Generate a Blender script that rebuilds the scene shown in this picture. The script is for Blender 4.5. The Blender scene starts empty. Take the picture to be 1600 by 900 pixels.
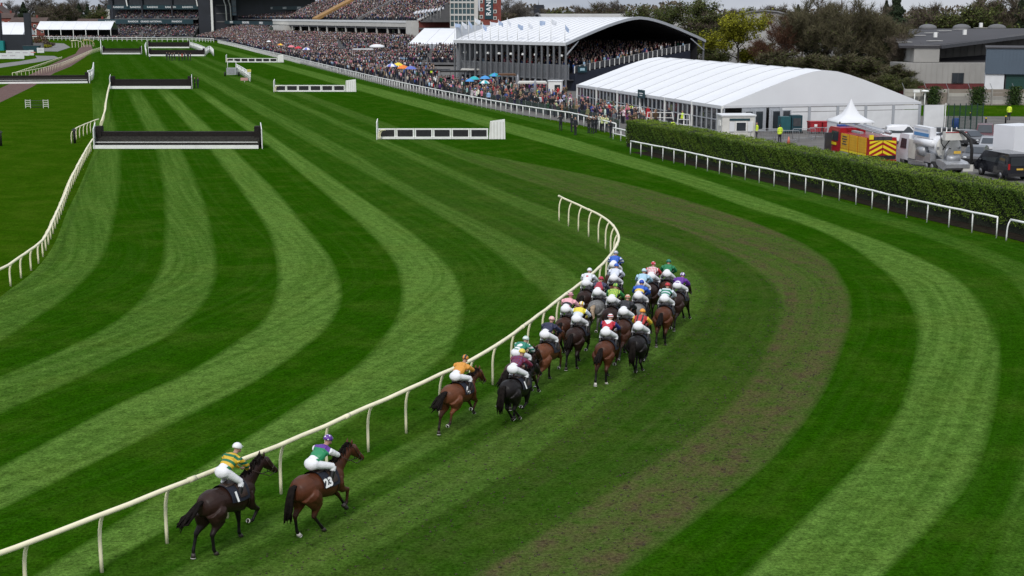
import bpy, bmesh, math, random
import numpy as np
from mathutils import Vector, Matrix, Euler, Quaternion

R = math.radians
PI = math.pi
SC = bpy.context.scene
COL = SC.collection
rng = random.Random(7)

# ------------------------------------------------------------------ camera, sky, sun, exposure
CAM_H = 12.0
FPX = 2133.0
PITCH = math.atan((450.0 - 21.0) / FPX)
cam_d = bpy.data.cameras.new('camera')
cam = bpy.data.objects.new('camera', cam_d)
COL.objects.link(cam)
cam.location = (0, 0, CAM_H)
cam.rotation_euler = (PI / 2 - PITCH, 0, 0)
cam_d.sensor_width = 36.0
cam_d.lens = 36.0 * FPX / 1600.0
cam_d.clip_start = 0.5
cam_d.clip_end = 9000
SC.camera = cam

SUN_EL, SUN_AZ = R(47), R(190)          # azimuth measured from +Y towards +X
world = bpy.data.worlds.new('World')
SC.world = world
world.use_nodes = True
wn, wl = world.node_tree.nodes, world.node_tree.links
wn.clear()
wo = wn.new('ShaderNodeOutputWorld')
bg = wn.new('ShaderNodeBackground')
bg.inputs['Strength'].default_value = 0.14
sky = wn.new('ShaderNodeTexSky')
sky.sky_type = 'NISHITA'
sky.sun_disc = False
sky.sun_elevation = SUN_EL
sky.sun_rotation = SUN_AZ
sky.air_density = 1.0
sky.dust_density = 3.0
tc = wn.new('ShaderNodeTexCoord')
mp = wn.new('ShaderNodeMapping')
mp.inputs['Scale'].default_value = (2.0, 2.0, 9.0)
cl = wn.new('ShaderNodeTexNoise')
cl.inputs['Scale'].default_value = 2.2
cl.inputs['Detail'].default_value = 6
cr = wn.new('ShaderNodeValToRGB')
cr.color_ramp.elements[0].position = 0.32
cr.color_ramp.elements[0].color = (0.82, 0.82, 0.82, 1)
cr.color_ramp.elements[1].position = 0.62
cr.color_ramp.elements[1].color = (1, 1, 1, 1)
cn = wn.new('ShaderNodeValToRGB')                       # grey and white cloud tones
cn.color_ramp.elements[0].position = 0.35
cn.color_ramp.elements[0].color = (3.9, 4.35, 5.2, 1)
cn.color_ramp.elements[1].position = 0.72
cn.color_ramp.elements[1].color = (6.0, 6.15, 6.4, 1)
mx = wn.new('ShaderNodeMix')
mx.data_type = 'RGBA'
wl.new(tc.outputs['Generated'], mp.inputs['Vector'])
wl.new(mp.outputs['Vector'], cl.inputs['Vector'])
wl.new(cl.outputs['Fac'], cr.inputs['Fac'])
wl.new(cl.outputs['Fac'], cn.inputs['Fac'])
wl.new(cr.outputs['Color'], mx.inputs['Factor'])
wl.new(sky.outputs['Color'], mx.inputs['A'])
wl.new(cn.outputs['Color'], mx.inputs['B'])
sepz = wn.new('ShaderNodeSeparateXYZ')                   # an overcast sky is about three times brighter overhead than at the horizon
ov = wn.new('ShaderNodeMapRange')
ov.inputs['From Max'].default_value = 1.0
ov.inputs['To Min'].default_value = 0.80
ov.inputs['To Max'].default_value = 1.55
ovm = wn.new('ShaderNodeVectorMath')
ovm.operation = 'SCALE'
wl.new(tc.outputs['Generated'], sepz.inputs['Vector'])
wl.new(sepz.outputs['Z'], ov.inputs['Value'])
wl.new(mx.outputs['Result'], ovm.inputs[0])
wl.new(ov.outputs['Result'], ovm.inputs['Scale'])
wl.new(ovm.outputs['Vector'], bg.inputs['Color'])
wl.new(bg.outputs['Background'], wo.inputs['Surface'])

sun_d = bpy.data.lights.new('sun', 'SUN')
sun_d.energy = 1.8
sun_d.angle = R(10)
sun_d.color = (1.0, 0.965, 0.91)
sun = bpy.data.objects.new('sun', sun_d)
COL.objects.link(sun)
sv = Vector((math.sin(SUN_AZ) * math.cos(SUN_EL), math.cos(SUN_AZ) * math.cos(SUN_EL), math.sin(SUN_EL)))
sun.rotation_euler = sv.to_track_quat('Z', 'Y').to_euler()
sun.location = (0, 0, 60)

SC.view_settings.view_transform = 'Standard'
SC.view_settings.look = 'None'
SC.view_settings.exposure = 0.0
SC.view_settings.gamma = 1.0
SC.view_settings.use_curve_mapping = False
SC.render.engine = 'CYCLES'
SC.cycles.max_bounces = 5
SC.cycles.transparent_max_bounces = 6


# ------------------------------------------------------------------ measuring: photo pixel -> place on the plane z = h
def P(x, y, h=0.0):
    u, v = (x - 800) / FPX, (y - 450) / FPX
    c, s = math.cos(PITCH), math.sin(PITCH)
    d = Vector((u, c - v * s, -s - v * c))
    t = (h - CAM_H) / d.z
    return Vector((d.x * t, d.y * t, h))


def at_depth(x, y, Y):
    """the point seen at pixel (x, y) that lies Y metres ahead"""
    u, v = (x - 800) / FPX, (y - 450) / FPX
    c, s = math.cos(PITCH), math.sin(PITCH)
    d = Vector((u, c - v * s, -s - v * c))
    t = Y / d.y
    return Vector((d.x * t, Y, CAM_H + d.z * t))


# ------------------------------------------------------------------ mesh helpers
class MB:
    def __init__(self):
        self.v, self.f, self.m, self.sm = [], [], [], []

    def add(self, verts, faces, mi=0, smooth=False):
        o = len(self.v)
        self.v.extend([tuple(p) for p in verts])
        for f in faces:
            self.f.append(tuple(i + o for i in f))
            self.m.append(mi)
            self.sm.append(smooth)
        return self

    def box(self, c, s, rz=0.0, mi=0, M=None):
        x, y, z = s[0] / 2, s[1] / 2, s[2] / 2
        vs = [Vector(q) for q in ((-x, -y, -z), (x, -y, -z), (x, y, -z), (-x, y, -z), (-x, -y, z), (x, -y, z), (x, y, z), (-x, y, z))]
        Q = M if M is not None else Matrix.Rotation(rz, 3, 'Z')
        vs = [Q @ q + Vector(c) for q in vs]
        return self.add(vs, [(0, 3, 2, 1), (4, 5, 6, 7), (0, 1, 5, 4), (1, 2, 6, 5), (2, 3, 7, 6), (3, 0, 4, 7)], mi)

    def bar(self, a, b, w, t, mi=0):
        """square bar from a to b, w wide, t thick"""
        a, b = Vector(a), Vector(b)
        d = b - a
        q = d.to_track_quat('Z', 'Y').to_matrix()
        return self.box((a + b) / 2, (w, t, d.length), M=q, mi=mi)

    def tube(self, pts, rad, n=8, mi=0, smooth=True, cap=True):
        pts = [Vector(p) for p in pts]
        if not hasattr(rad, '__len__'):
            rad = [rad] * len(pts)
        vs, fs = [], []
        N = len(pts)
        ref = None
        for i, p in enumerate(pts):
            d = (pts[min(i + 1, N - 1)] - pts[max(i - 1, 0)])
            if d.length < 1e-9:
                d = Vector((0, 0, 1))
            d.normalize()
            if ref is None:
                ref = Vector((0, 0, 1)) if abs(d.z) < 0.9 else Vector((1, 0, 0))
            a = (ref - d * ref.dot(d))
            if a.length < 1e-6:
                a = d.orthogonal()
            a.normalize()
            ref = a
            b = d.cross(a)
            for k in range(n):
                th = 2 * PI * k / n
                vs.append(p + (a * math.cos(th) + b * math.sin(th)) * rad[i])
        for i in range(N - 1):
            for k in range(n):
                k2 = (k + 1) % n
                fs.append((i * n + k, i * n + k2, (i + 1) * n + k2, (i + 1) * n + k))
        if cap:
            fs.append(tuple(reversed(range(n))))
            fs.append(tuple((N - 1) * n + k for k in range(n)))
        return self.add(vs, fs, mi, smooth)

    def loft(self, rings, n=14, mi=0, smooth=True):
        """rings: (centre, side radius, up radius, tilt) -- sections across the x-z plane, sides along y; tilt turns the section about y"""
        vs, fs = [], []
        for (c, ry, rz, t) in rings:
            for k in range(n):
                th = 2 * PI * k / n
                y, z = ry * math.cos(th), rz * math.sin(th)
                vs.append((c[0] - z * math.sin(t), c[1] + y, c[2] + z * math.cos(t)))
        N = len(rings)
        for i in range(N - 1):
            for k in range(n):
                k2 = (k + 1) % n
                fs.append((i * n + k, i * n + k2, (i + 1) * n + k2, (i + 1) * n + k))
        fs.append(tuple(reversed(range(n))))
        fs.append(tuple((N - 1) * n + k for k in range(n)))
        return self.add(vs, fs, mi, smooth)

    def ell(self, c, r, M=None, nu=12, nv=8, mi=0, zmin=-1.0, smooth=True):
        vs, fs = [], []
        for j in range(nv + 1):
            ph = PI * j / nv
            for i in range(nu):
                th = 2 * PI * i / nu
                z = max(math.cos(ph), zmin)
                q = Vector((r[0] * math.sin(ph) * math.cos(th), r[1] * math.sin(ph) * math.sin(th), r[2] * z))
                if M is not None:
                    q = M @ q
                vs.append(q + Vector(c))
        for j in range(nv):
            for i in range(nu):
                i2 = (i + 1) % nu
                fs.append((j * nu + i, (j + 1) * nu + i, (j + 1) * nu + i2, j * nu + i2))
        return self.add(vs, fs, mi, smooth)

    def prism(self, poly, depth, origin=(0, 0, 0), ax=(1, 0, 0), up=(0, 0, 1), mi=0):
        """2-D polygon (a, b) in the ax/up plane pushed out along ax x up by depth (counter-clockwise polygon)"""
        ax, up, o = Vector(ax), Vector(up), Vector(origin)
        nn = ax.cross(up)
        n = len(poly)
        a = [o + ax * p[0] + up * p[1] for p in poly]
        b = [q + nn * depth for q in a]
        fs = [tuple(reversed(range(n))), tuple(range(n, 2 * n))]
        for i in range(n):
            j = (i + 1) % n
            fs.append((i, j, n + j, n + i))
        return self.add(a + b, fs, mi)

    def mesh(self, name, mats):
        me = bpy.data.meshes.new(name)
        me.from_pydata(self.v, [], self.f)
        for m in (mats if isinstance(mats, (list, tuple)) else [mats]):
            me.materials.append(m)
        me.polygons.foreach_set('material_index', self.m)
        me.polygons.foreach_set('use_smooth', self.sm)
        me.update()
        return me

    def build(self, name, mats, parent=None):
        return link(name, self.mesh(name, mats), parent)


def link(name, me, parent=None, loc=None, rz=None):
    o = bpy.data.objects.new(name, me)
    COL.objects.link(o)
    if parent is not None:
        o.parent = parent
    if loc is not None:
        o.location = loc
    if rz is not None:
        o.rotation_euler = (0, 0, rz)
    return o


def tag(o, label=None, cat=None, group=None, kind=None):
    if label:
        o['label'] = label
    if cat:
        o['category'] = cat
    if group:
        o['group'] = group
    if kind:
        o['kind'] = kind
    return o


def thing(name, label, cat, loc=(0, 0, 0), rz=0.0, group=None):
    o = bpy.data.objects.new(name, None)
    COL.objects.link(o)
    o.empty_display_size = 0.3
    o.location = loc
    o.rotation_euler = (0, 0, rz)
    return tag(o, label, cat, group)


def kids(o):
    return list(o.children)


def copy_tree(o, parent=None):
    ch = kids(o)
    c = o.copy()
    COL.objects.link(c)
    if parent is not None:
        c.parent = parent
    for k in ch:
        copy_tree(k, c)
    return c


def grid_mesh(name, X, Y, Z, mat, attrs=None, uv=None):
    """X, Y, Z: (rows, cols) arrays"""
    r, c = X.shape
    co = np.stack([X, Y, Z], -1).reshape(-1, 3)
    i = np.arange(r * c).reshape(r, c)
    f = np.stack([i[:-1, :-1], i[:-1, 1:], i[1:, 1:], i[1:, :-1]], -1).reshape(-1, 4)
    return np_mesh(name, co, f, mat, attrs, uv)


def np_mesh(name, co, f, mat, attrs=None, uv=None, colors=None, midx=None, smooth=False):
    me = bpy.data.meshes.new(name)
    n, k = f.shape
    me.vertices.add(len(co))
    me.vertices.foreach_set('co', np.ascontiguousarray(co, np.float32).ravel())
    me.loops.add(n * k)
    me.loops.foreach_set('vertex_index', np.ascontiguousarray(f, np.int32).ravel())
    me.polygons.add(n)
    me.polygons.foreach_set('loop_start', np.arange(0, n * k, k, dtype=np.int32))
    me.polygons.foreach_set('loop_total', np.full(n, k, np.int32))
    for m in (mat if isinstance(mat, (list, tuple)) else [mat]):
        me.materials.append(m)
    if midx is not None:
        me.polygons.foreach_set('material_index', np.ascontiguousarray(midx, np.int32))
    if smooth:
        me.polygons.foreach_set('use_smooth', np.ones(n, bool))
    for a, val in (attrs or {}).items():
        at = me.attributes.new(a, 'FLOAT', 'POINT')
        at.data.foreach_set('value', np.ascontiguousarray(val, np.float32).ravel())
    if colors is not None:
        at = me.attributes.new('tint', 'FLOAT_COLOR', 'POINT')
        c4 = np.ones((len(co), 4), np.float32)
        c4[:, :3] = colors
        at.data.foreach_set('color', c4.ravel())
    if uv is not None:
        l = me.uv_layers.new(name='UVMap')
        l.data.foreach_set('uv', np.ascontiguousarray(uv.reshape(-1, 2)[f.ravel()], np.float32).ravel())
    me.update(calc_edges=True)
    me.validate()
    return me


def catmull(pts, per=8):
    pts = [Vector(p) for p in pts]
    out = []
    n = len(pts)
    for i in range(n - 1):
        p0 = pts[max(i - 1, 0)]
        p1, p2 = pts[i], pts[i + 1]
        p3 = pts[min(i + 2, n - 1)]
        for k in range(per):
            t = k / per
            out.append(0.5 * ((2 * p1) + (p2 - p0) * t + (2 * p0 - 5 * p1 + 4 * p2 - p3) * t * t + (3 * p1 - p0 - 3 * p2 + p3) * t ** 3))
    out.append(pts[-1])
    return out


def resample(pts, step, start=0.0):
    """points each `step` along a polyline, with tangents"""
    out = []
    acc, nxt = 0.0, start
    for a, b in zip(pts[:-1], pts[1:]):
        L = (b - a).length
        while L > 0 and nxt <= acc + L + 1e-6:
            t = (nxt - acc) / L
            out.append((a.lerp(b, t), (b - a).normalized()))
            nxt += step
        acc += L
    return out


# ------------------------------------------------------------------ materials
MATS = {}


def new_mat(name):
    m = bpy.data.materials.new(name)
    m.use_nodes = True
    nt = m.node_tree
    return m, nt.nodes, nt.links, nt.nodes['Principled BSDF']


def mat(name, col, rough=0.6, var=0.12, scale=3.0, bump=0.0, bscale=30.0, metal=0.0, spec=0.4, dirt=0.0, dirt_col=(0.05, 0.045, 0.035), emit=0.0, coat=0.0, tex='Object'):
    """base colour with grain, optional relief and dirt"""
    if name in MATS:
        return MATS[name]
    m, N, L, b = new_mat(name)
    t = N.new('ShaderNodeTexCoord')
    nz = N.new('ShaderNodeTexNoise')
    nz.inputs['Scale'].default_value = scale
    nz.inputs['Detail'].default_value = 5
    L.new(t.outputs[tex], nz.inputs['Vector'])
    mr = N.new('ShaderNodeMapRange')
    mr.inputs['From Min'].default_value = 0.3
    mr.inputs['From Max'].default_value = 0.7
    mr.inputs['To Min'].default_value = 1 - var
    mr.inputs['To Max'].default_value = 1 + var
    L.new(nz.outputs['Fac'], mr.inputs['Value'])
    mul = N.new('ShaderNodeVectorMath')
    mul.operation = 'SCALE'
    mul.inputs[0].default_value = col[:3]
    L.new(mr.outputs['Result'], mul.inputs['Scale'])
    out = mul.outputs['Vector']
    if dirt > 0:
        n2 = N.new('ShaderNodeTexNoise')
        n2.inputs['Scale'].default_value = scale * 0.37
        n2.inputs['Detail'].default_value = 8
        n2.inputs['Roughness'].default_value = 0.7
        L.new(t.outputs[tex], n2.inputs['Vector'])
        r2 = N.new('ShaderNodeMapRange')
        r2.inputs['From Min'].default_value = 0.5
        r2.inputs['From Max'].default_value = 0.75
        r2.inputs['To Max'].default_value = dirt
        L.new(n2.outputs['Fac'], r2.inputs['Value'])
        mxx = N.new('ShaderNodeMix')
        mxx.data_type = 'RGBA'
        mxx.inputs['B'].default_value = (*dirt_col, 1)
        L.new(out, mxx.inputs['A'])
        L.new(r2.outputs['Result'], mxx.inputs['Factor'])
        out = mxx.outputs['Result']
    L.new(out, b.inputs['Base Color'])
    b.inputs['Roughness'].default_value = rough
    b.inputs['Metallic'].default_value = metal
    b.inputs['Specular IOR Level'].default_value = spec
    b.inputs['Coat Weight'].default_value = coat
    if bump > 0:
        n3 = N.new('ShaderNodeTexNoise')
        n3.inputs['Scale'].default_value = bscale
        n3.inputs['Detail'].default_value = 4
        L.new(t.outputs[tex], n3.inputs['Vector'])
        bp = N.new('ShaderNodeBump')
        bp.inputs['Strength'].default_value = bump
        bp.inputs['Distance'].default_value = 0.05
        L.new(n3.outputs['Fac'], bp.inputs['Height'])
        L.new(bp.outputs['Normal'], b.inputs['Normal'])
    MATS[name] = m
    return m


def tint_mat(name, rough=0.85):
    """colour from the mesh's own 'tint' attribute"""
    m, N, L, b = new_mat(name)
    a = N.new('ShaderNodeAttribute')
    a.attribute_name = 'tint'
    L.new(a.outputs['Color'], b.inputs['Base Color'])
    b.inputs['Roughness'].default_value = rough
    b.inputs['Specular IOR Level'].default_value = 0.2
    return m


def objcol_mat(name, rough=0.8, var=0.15, scale=6.0):
    """colour from the object's own colour setting (one cloth or paint per object)"""
    m, N, L, b = new_mat(name)
    a = N.new('ShaderNodeObjectInfo')
    t = N.new('ShaderNodeTexCoord')
    nz = N.new('ShaderNodeTexNoise')
    nz.inputs['Scale'].default_value = scale
    L.new(t.outputs['Object'], nz.inputs['Vector'])
    mr = N.new('ShaderNodeMapRange')
    mr.inputs['To Min'].default_value = 1 - var * 2
    mr.inputs['To Max'].default_value = 1 + var * 2
    L.new(nz.outputs['Fac'], mr.inputs['Value'])
    mul = N.new('ShaderNodeVectorMath')
    mul.operation = 'SCALE'
    L.new(a.outputs['Color'], mul.inputs[0])
    L.new(mr.outputs['Result'], mul.inputs['Scale'])
    L.new(mul.outputs['Vector'], b.inputs['Base Color'])
    b.inputs['Roughness'].default_value = rough
    return m


M_RAIL = mat('rail_plastic', (0.83, 0.77, 0.54), 0.4, 0.06, 2.0, dirt=0.35, dirt_col=(0.33, 0.33, 0.22))
M_WHITE = mat('white_paint', (0.80, 0.80, 0.78), 0.5, 0.05, 2.0, dirt=0.25, dirt_col=(0.42, 0.41, 0.36))
M_OFFW = mat('weathered_white', (0.62, 0.61, 0.57), 0.6, 0.1, 1.5, dirt=0.5, dirt_col=(0.3, 0.29, 0.25))
M_PVC = mat('white_canvas', (0.70, 0.71, 0.73), 0.55, 0.03, 0.35, dirt=.10, dirt_col=(.50, .50, .50), bump=0.1, bscale=1.2)
M_STEEL = mat('galvanised_steel', (0.32, 0.33, 0.35), 0.45, 0.12, 4.0, metal=0.4)
M_DKSTEEL = mat('dark_steel', (0.05, 0.052, 0.058), 0.5, 0.15, 4.0)
M_BLACK = mat('black_rubber', (0.014, 0.014, 0.015), 0.6, 0.2, 5.0)
M_GLASS = mat('dark_glass', (0.03, 0.036, 0.042), 0.08, 0.2, 1.0, spec=0.7)
M_DARKNAVY = mat('navy_cladding', (0.016, 0.02, 0.034), 0.5, 0.15, 1.0)
# ------------------------------------------------------------------ the ground
# mown edges of the turf, measured from the photograph (left to right)
EDGES = [
 ('L0', [(143,235),(120,290),(100,330),(80,380),(50,421),(6,455)], 0.55),
 ('Ao', [(187,235),(186,280),(181,320),(167,380),(145,420),(100,465),(50,500),(0,532)], 0.0),
 ('Bi', [(245,235),(257,295),(260,360),(255,410),(240,445),(200,490),(125,535),(0,590)], 0.58),
 ('Bo', [(282,235),(310,295),(327,355),(336,410),(332,445),(310,480),(260,525),(175,565),(100,600),(0,645)], 0.0),
 ('Ci', [(330,235),(380,300),(420,360),(435,410),(435,455),(415,500),(370,535),(300,580),(200,625),(125,665)], 0.85),
 ('Co', [(370,240),(430,300),(480,360),(515,405),(530,450),(525,485),(500,520),(450,560),(380,605),(250,670)], 0.0),
 ('Di', [(430,235),(500,295),(575,360),(615,405),(630,450),(625,490),(600,530),(550,580),(450,645)], 0.85),
 ('Do', [(465,240),(565,310),(650,370),(700,420),(720,460),(722,490),(710,530),(685,565),(600,625),(430,725)], 0.06),
 ('Ei', [(505,235),(625,300),(725,360),(800,415),(855,462),(868,500),(845,555),(770,615),(640,690),(440,800)], 0.5),
 ('Eo', [(545,235),(675,310),(800,372),(900,430),(942,480),(940,530),(880,590),(760,660),(500,800)], 0.12),
 ('Fi', [(615,235),(800,322),(870,350),(950,392),(1005,440),(1015,485),(985,550),(900,610),(800,665),(600,775),(450,860)], 0.48),
 ('Fo', [(640,235),(800,304),(950,360),(1050,402),(1098,435),(1103,465),(1070,525),(950,625),(800,735),(600,850)], 0.06),
 ('Wi', [(680,235),(800,275),(1000,335),(1100,374),(1180,422),(1220,462),(1225,485),(1200,550),(1150,625),(1060,700),(950,770),(800,865)], 0.34),
 ('Wo', [(720,235),(900,270),(1000,293),(1100,322),(1200,357),(1280,397),(1315,440),(1327,490),(1305,565),(1270,635),(1200,720),(1100,800),(965,900)], 0.0),
 ('Li', [(830,218),(1030,275),(1170,325),(1250,348),(1325,382),(1390,430),(1425,475),(1437,520),(1420,610),(1375,690),(1280,790),(1165,900)], 0.8),
 ('Lo', [(868,210),(1050,264),(1200,315),(1300,350),(1400,387),(1485,430),(1530,475),(1557,540),(1557,600),(1545,665),(1520,740),(1465,810),(1390,885)], 0.03),
 ('Ni', [(905,208),(1100,266),(1250,310),(1400,355),(1520,400),(1585,440),(1620,520),(1620,620),(1590,740)], 0.28),
 ('No', [(925,206),(1120,262),(1280,305),(1430,350),(1570,400),(1640,440),(1690,520),(1700,620),(1670,740)], 0.05),
 ('H0', [(950,214),(1060,256),(1140,275),(1226,294),(1322,314),(1406,336),(1502,358),(1575,375),(1700,405),(1850,445),(2000,495),(2100,560)], 0.0),
]
TAN_FAR = 650.0 / FPX


def edge_fn(pix):
    q = [P(*a) for a in pix]
    q.sort(key=lambda p: p.y)
    q = catmull(q, 6)
    ys = np.array([p.y for p in q])
    xs = np.array([p.x for p in q])
    o = np.argsort(ys)
    ys, xs = ys[o], xs[o]
    s0 = (xs[6] - xs[0]) / (ys[6] - ys[0])

    def g(Y):
        Y = np.asarray(Y, float)
        r = np.interp(Y, ys, xs)
        r = np.where(Y < ys[0], xs[0] + (Y - ys[0]) * s0, r)
        return np.where(Y > ys[-1], xs[-1] - (Y - ys[-1]) * TAN_FAR, r)
    return g


EF = {k: edge_fn(p) for k, p, _ in EDGES}
rowsY = np.concatenate([np.arange(12, 70, 0.5), np.arange(70, 140, 1.25), np.arange(140, 300, 5), np.arange(300, 636, 16), [636]])
cols, lights, worn, cid = [], [], [], []
WORN = {'Do': 0.06, 'Ei': 0.15, 'Eo': 0.22, 'Fi': 0.26, 'Fo': 0.36, 'Wi': 1.0, 'Wo': 0.0}
prevx = None
for i, (k, p, lv) in enumerate(EDGES):
    gx = EF[k](rowsY)
    if prevx is not None:
        gx = np.maximum(gx, prevx + 0.5)
    w = 0.1 + rowsY * 0.0012
    if i:
        cols.append(gx - w); lights.append(EDGES[i - 1][2]); worn.append(WORN.get(EDGES[i - 1][0], 0.0))
    if i < len(EDGES) - 1:
        mid_next = None
        cols.append(gx + w); lights.append(lv); worn.append(WORN.get(k, 0.0))
    prevx = gx
TX = np.maximum.accumulate(np.stack(cols, 1), axis=1)
TY = np.repeat(rowsY[:, None], TX.shape[1], 1)
TL = np.repeat(np.array(lights)[None], len(rowsY), 0)
cidx = np.arange(TL.shape[1])[None]
fade_l = np.clip((235 - TY) / 40.0, .12, 1)              # the far turf is mown plain on the left, faintly striped on the right
fade_r = np.clip(1.0 - (TY - 220) / 500.0, .65, 1)
TL = TL * np.where(cidx < 15, fade_l, fade_r)
TW = np.repeat(np.array(worn)[None], len(rowsY), 0)
uvx = TX - EF['Fo'](rowsY)[:, None]
TUV = np.stack([uvx, TY], -1)


def grass_material(name, dark, light, striped=True, sc=1.0):
    m, N, L, b = new_mat(name)
    t = N.new('ShaderNodeTexCoord')

    def noise(vec, scale, detail=4, rough=0.6):
        n = N.new('ShaderNodeTexNoise')
        n.inputs['Scale'].default_value = scale
        n.inputs['Detail'].default_value = detail
        n.inputs['Roughness'].default_value = rough
        L.new(vec, n.inputs['Vector'])
        return n.outputs['Fac']

    def rng_(v, a, b_, c, d):
        r = N.new('ShaderNodeMapRange')
        for s_, x in zip(('From Min', 'From Max', 'To Min', 'To Max'), (a, b_, c, d)):
            r.inputs[s_].default_value = x
        L.new(v, r.inputs['Value'])
        return r.outputs['Result']

    def math_(op, a, b_):
        q = N.new('ShaderNodeMath')
        q.operation = op
        for i_, x in enumerate((a, b_)):
            if hasattr(x, 'links'):
                L.new(x, q.inputs[i_])
            else:
                q.inputs[i_].default_value = x
        return q.outputs[0]

    def mixc(f, a, b_):
        q = N.new('ShaderNodeMix')
        q.data_type = 'RGBA'
        for s_, x in (('Factor', f), ('A', a), ('B', b_)):
            if hasattr(x, 'links'):
                L.new(x, q.inputs[s_])
            elif s_ == 'Factor':
                q.inputs[s_].default_value = x
            else:
                q.inputs[s_].default_value = (*x, 1)
        return q.outputs['Result']

    pos = t.outputs['Object']
    patch = noise(pos, 0.35 * sc, 5)
    clump = noise(pos, 2.2 * sc, 5, 0.65)
    blade = noise(pos, 11.0 * sc, 4, 0.7)
    fine = noise(pos, 45.0 * sc, 2, 0.7)
    if striped:
        al = N.new('ShaderNodeAttribute'); al.attribute_name = 'light'
        aw = N.new('ShaderNodeAttribute'); aw.attribute_name = 'worn'
        mpg = N.new('ShaderNodeMapping')
        mpg.inputs['Scale'].default_value = (1.6, 0.035, 1)
        L.new(t.outputs['UV'], mpg.inputs['Vector'])
        streak = noise(mpg.outputs['Vector'], 1.6, 5, 0.6)
        f = math_('MULTIPLY', al.outputs['Fac'], rng_(streak, 0.3, 0.7, 0.62, 1.3))
        f = math_('MULTIPLY', f, rng_(clump, 0.3, 0.7, 0.78, 1.2))
        f = math_('ADD', f, rng_(streak, 0.45, 0.75, 0.0, 0.13))
        f = math_('ADD', f, rng_(patch, 0.5, 0.8, 0.0, 0.10))
    else:
        f = rng_(patch, 0.3, 0.7, 0.1, 0.6)
    base = mixc(f, dark, light)
    base = mixc(rng_(patch, 0.45, 0.75, 0.0, 0.22), base, (0.075, 0.10, 0.012))
    if striped:
        wearn = math_('MULTIPLY', aw.outputs['Fac'], rng_(noise(pos, 1.1, 8, 0.78), 0.36, 0.64, 0.12, 1.0))
        soil = mixc(rng_(clump, 0.4, 0.65, 0.0, 1.0), (0.098, 0.082, 0.036), (0.050, 0.036, 0.022))
        mpw = N.new('ShaderNodeMapping')
        mpw.inputs['Scale'].default_value = (0.55, 0.012, 1)
        L.new(t.outputs['UV'], mpw.inputs['Vector'])
        lane = noise(mpw.outputs['Vector'], 1.7, 4, 0.55)
        wearn = math_('MULTIPLY', wearn, rng_(lane, 0.36, 0.60, 0.45, 1.25))
        aY = N.new('ShaderNodeSeparateXYZ'); L.new(pos, aY.inputs['Vector'])
        wearn = math_('MULTIPLY', wearn, rng_(aY.outputs['Y'], 75.0, 125.0, 1.0, 0.12))
        base = mixc(math_('MINIMUM', math_('MULTIPLY', wearn, 0.92), 0.92), base, soil)
        divot = math_('MULTIPLY', math_('ADD', aw.outputs['Fac'], 0.05), rng_(noise(pos, 1.7, 3, 0.8), 0.63, 0.69, 0.0, 1.0))
        base = mixc(math_('MINIMUM', divot, 0.85), base, (0.030, 0.022, 0.014))
    v = math_('MULTIPLY', rng_(blade, 0.3, 0.7, 0.5, 1.5), rng_(fine, 0.25, 0.75, 0.65, 1.35))
    v = math_('MULTIPLY', v, rng_(clump, 0.3, 0.7, 0.76, 1.24))
    v = math_('MULTIPLY', v, rng_(noise(pos, 4.5 * sc, 5, 0.7), 0.55, 0.70, 1.05, 0.52))  # dark flecks: small shadows in the grass painted into the colour
    sc_ = N.new('ShaderNodeVectorMath'); sc_.operation = 'SCALE'
    L.new(base, sc_.inputs[0]); L.new(v, sc_.inputs['Scale'])
    L.new(sc_.outputs['Vector'], b.inputs['Base Color'])
    b.inputs['Roughness'].default_value = 0.9
    b.inputs['Specular IOR Level'].default_value = 0.0
    bp = N.new('ShaderNodeBump')
    bp.inputs['Strength'].default_value = 0.55
    bp.inputs['Distance'].default_value = 0.06
    L.new(math_('ADD', blade, math_('MULTIPLY', clump, 0.7)), bp.inputs['Height'])
    L.new(bp.outputs['Normal'], b.inputs['Normal'])
    return m


G_DARK, G_LIGHT = (0.0130, 0.054, 0.0008), (0.077, 0.149, 0.025)
M_TURF = grass_material('mown_turf', G_DARK, G_LIGHT)
M_INFIELD = grass_material('infield_grass', (0.0175, 0.057, 0.0010), (0.036, 0.080, 0.003), striped=False)

gx = np.array([-3500, -900, -300, -120, -60, -25, 0, 25, 60, 120, 300, 900, 3500.])
gy = np.array([-60, 10, 40, 80, 120, 200, 300, 450, 700, 1200, 2500, 6500.])
GX, GY = np.meshgrid(gx, gy)
gme = grid_mesh('ground', GX, GY, GX * 0, M_INFIELD)
tag(link('ground', gme), 'green grass ground reaching to the far trees', kind='structure')
tme = grid_mesh('racecourse_turf', TX, TY, TX * 0 + 0.006, M_TURF, {'light': TL, 'worn': TW}, TUV)
tag(link('racecourse_turf', tme), 'striped mown turf of the racecourse bend and straight', kind='structure')


def sheet(name, poly, z, m, label):
    """flat sheet over a polygon of plan points, fanned by bmesh"""
    bm = bmesh.new()
    f = bm.faces.new([bm.verts.new((p[0], p[1], z)) for p in poly])
    if f.normal.z < 0:
        f.normal_flip()
    bmesh.ops.triangulate(bm, faces=bm.faces[:])
    me = bpy.data.meshes.new(name)
    bm.to_mesh(me); bm.free()
    me.materials.append(m)
    return tag(link(name, me), label, kind='structure')


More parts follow.
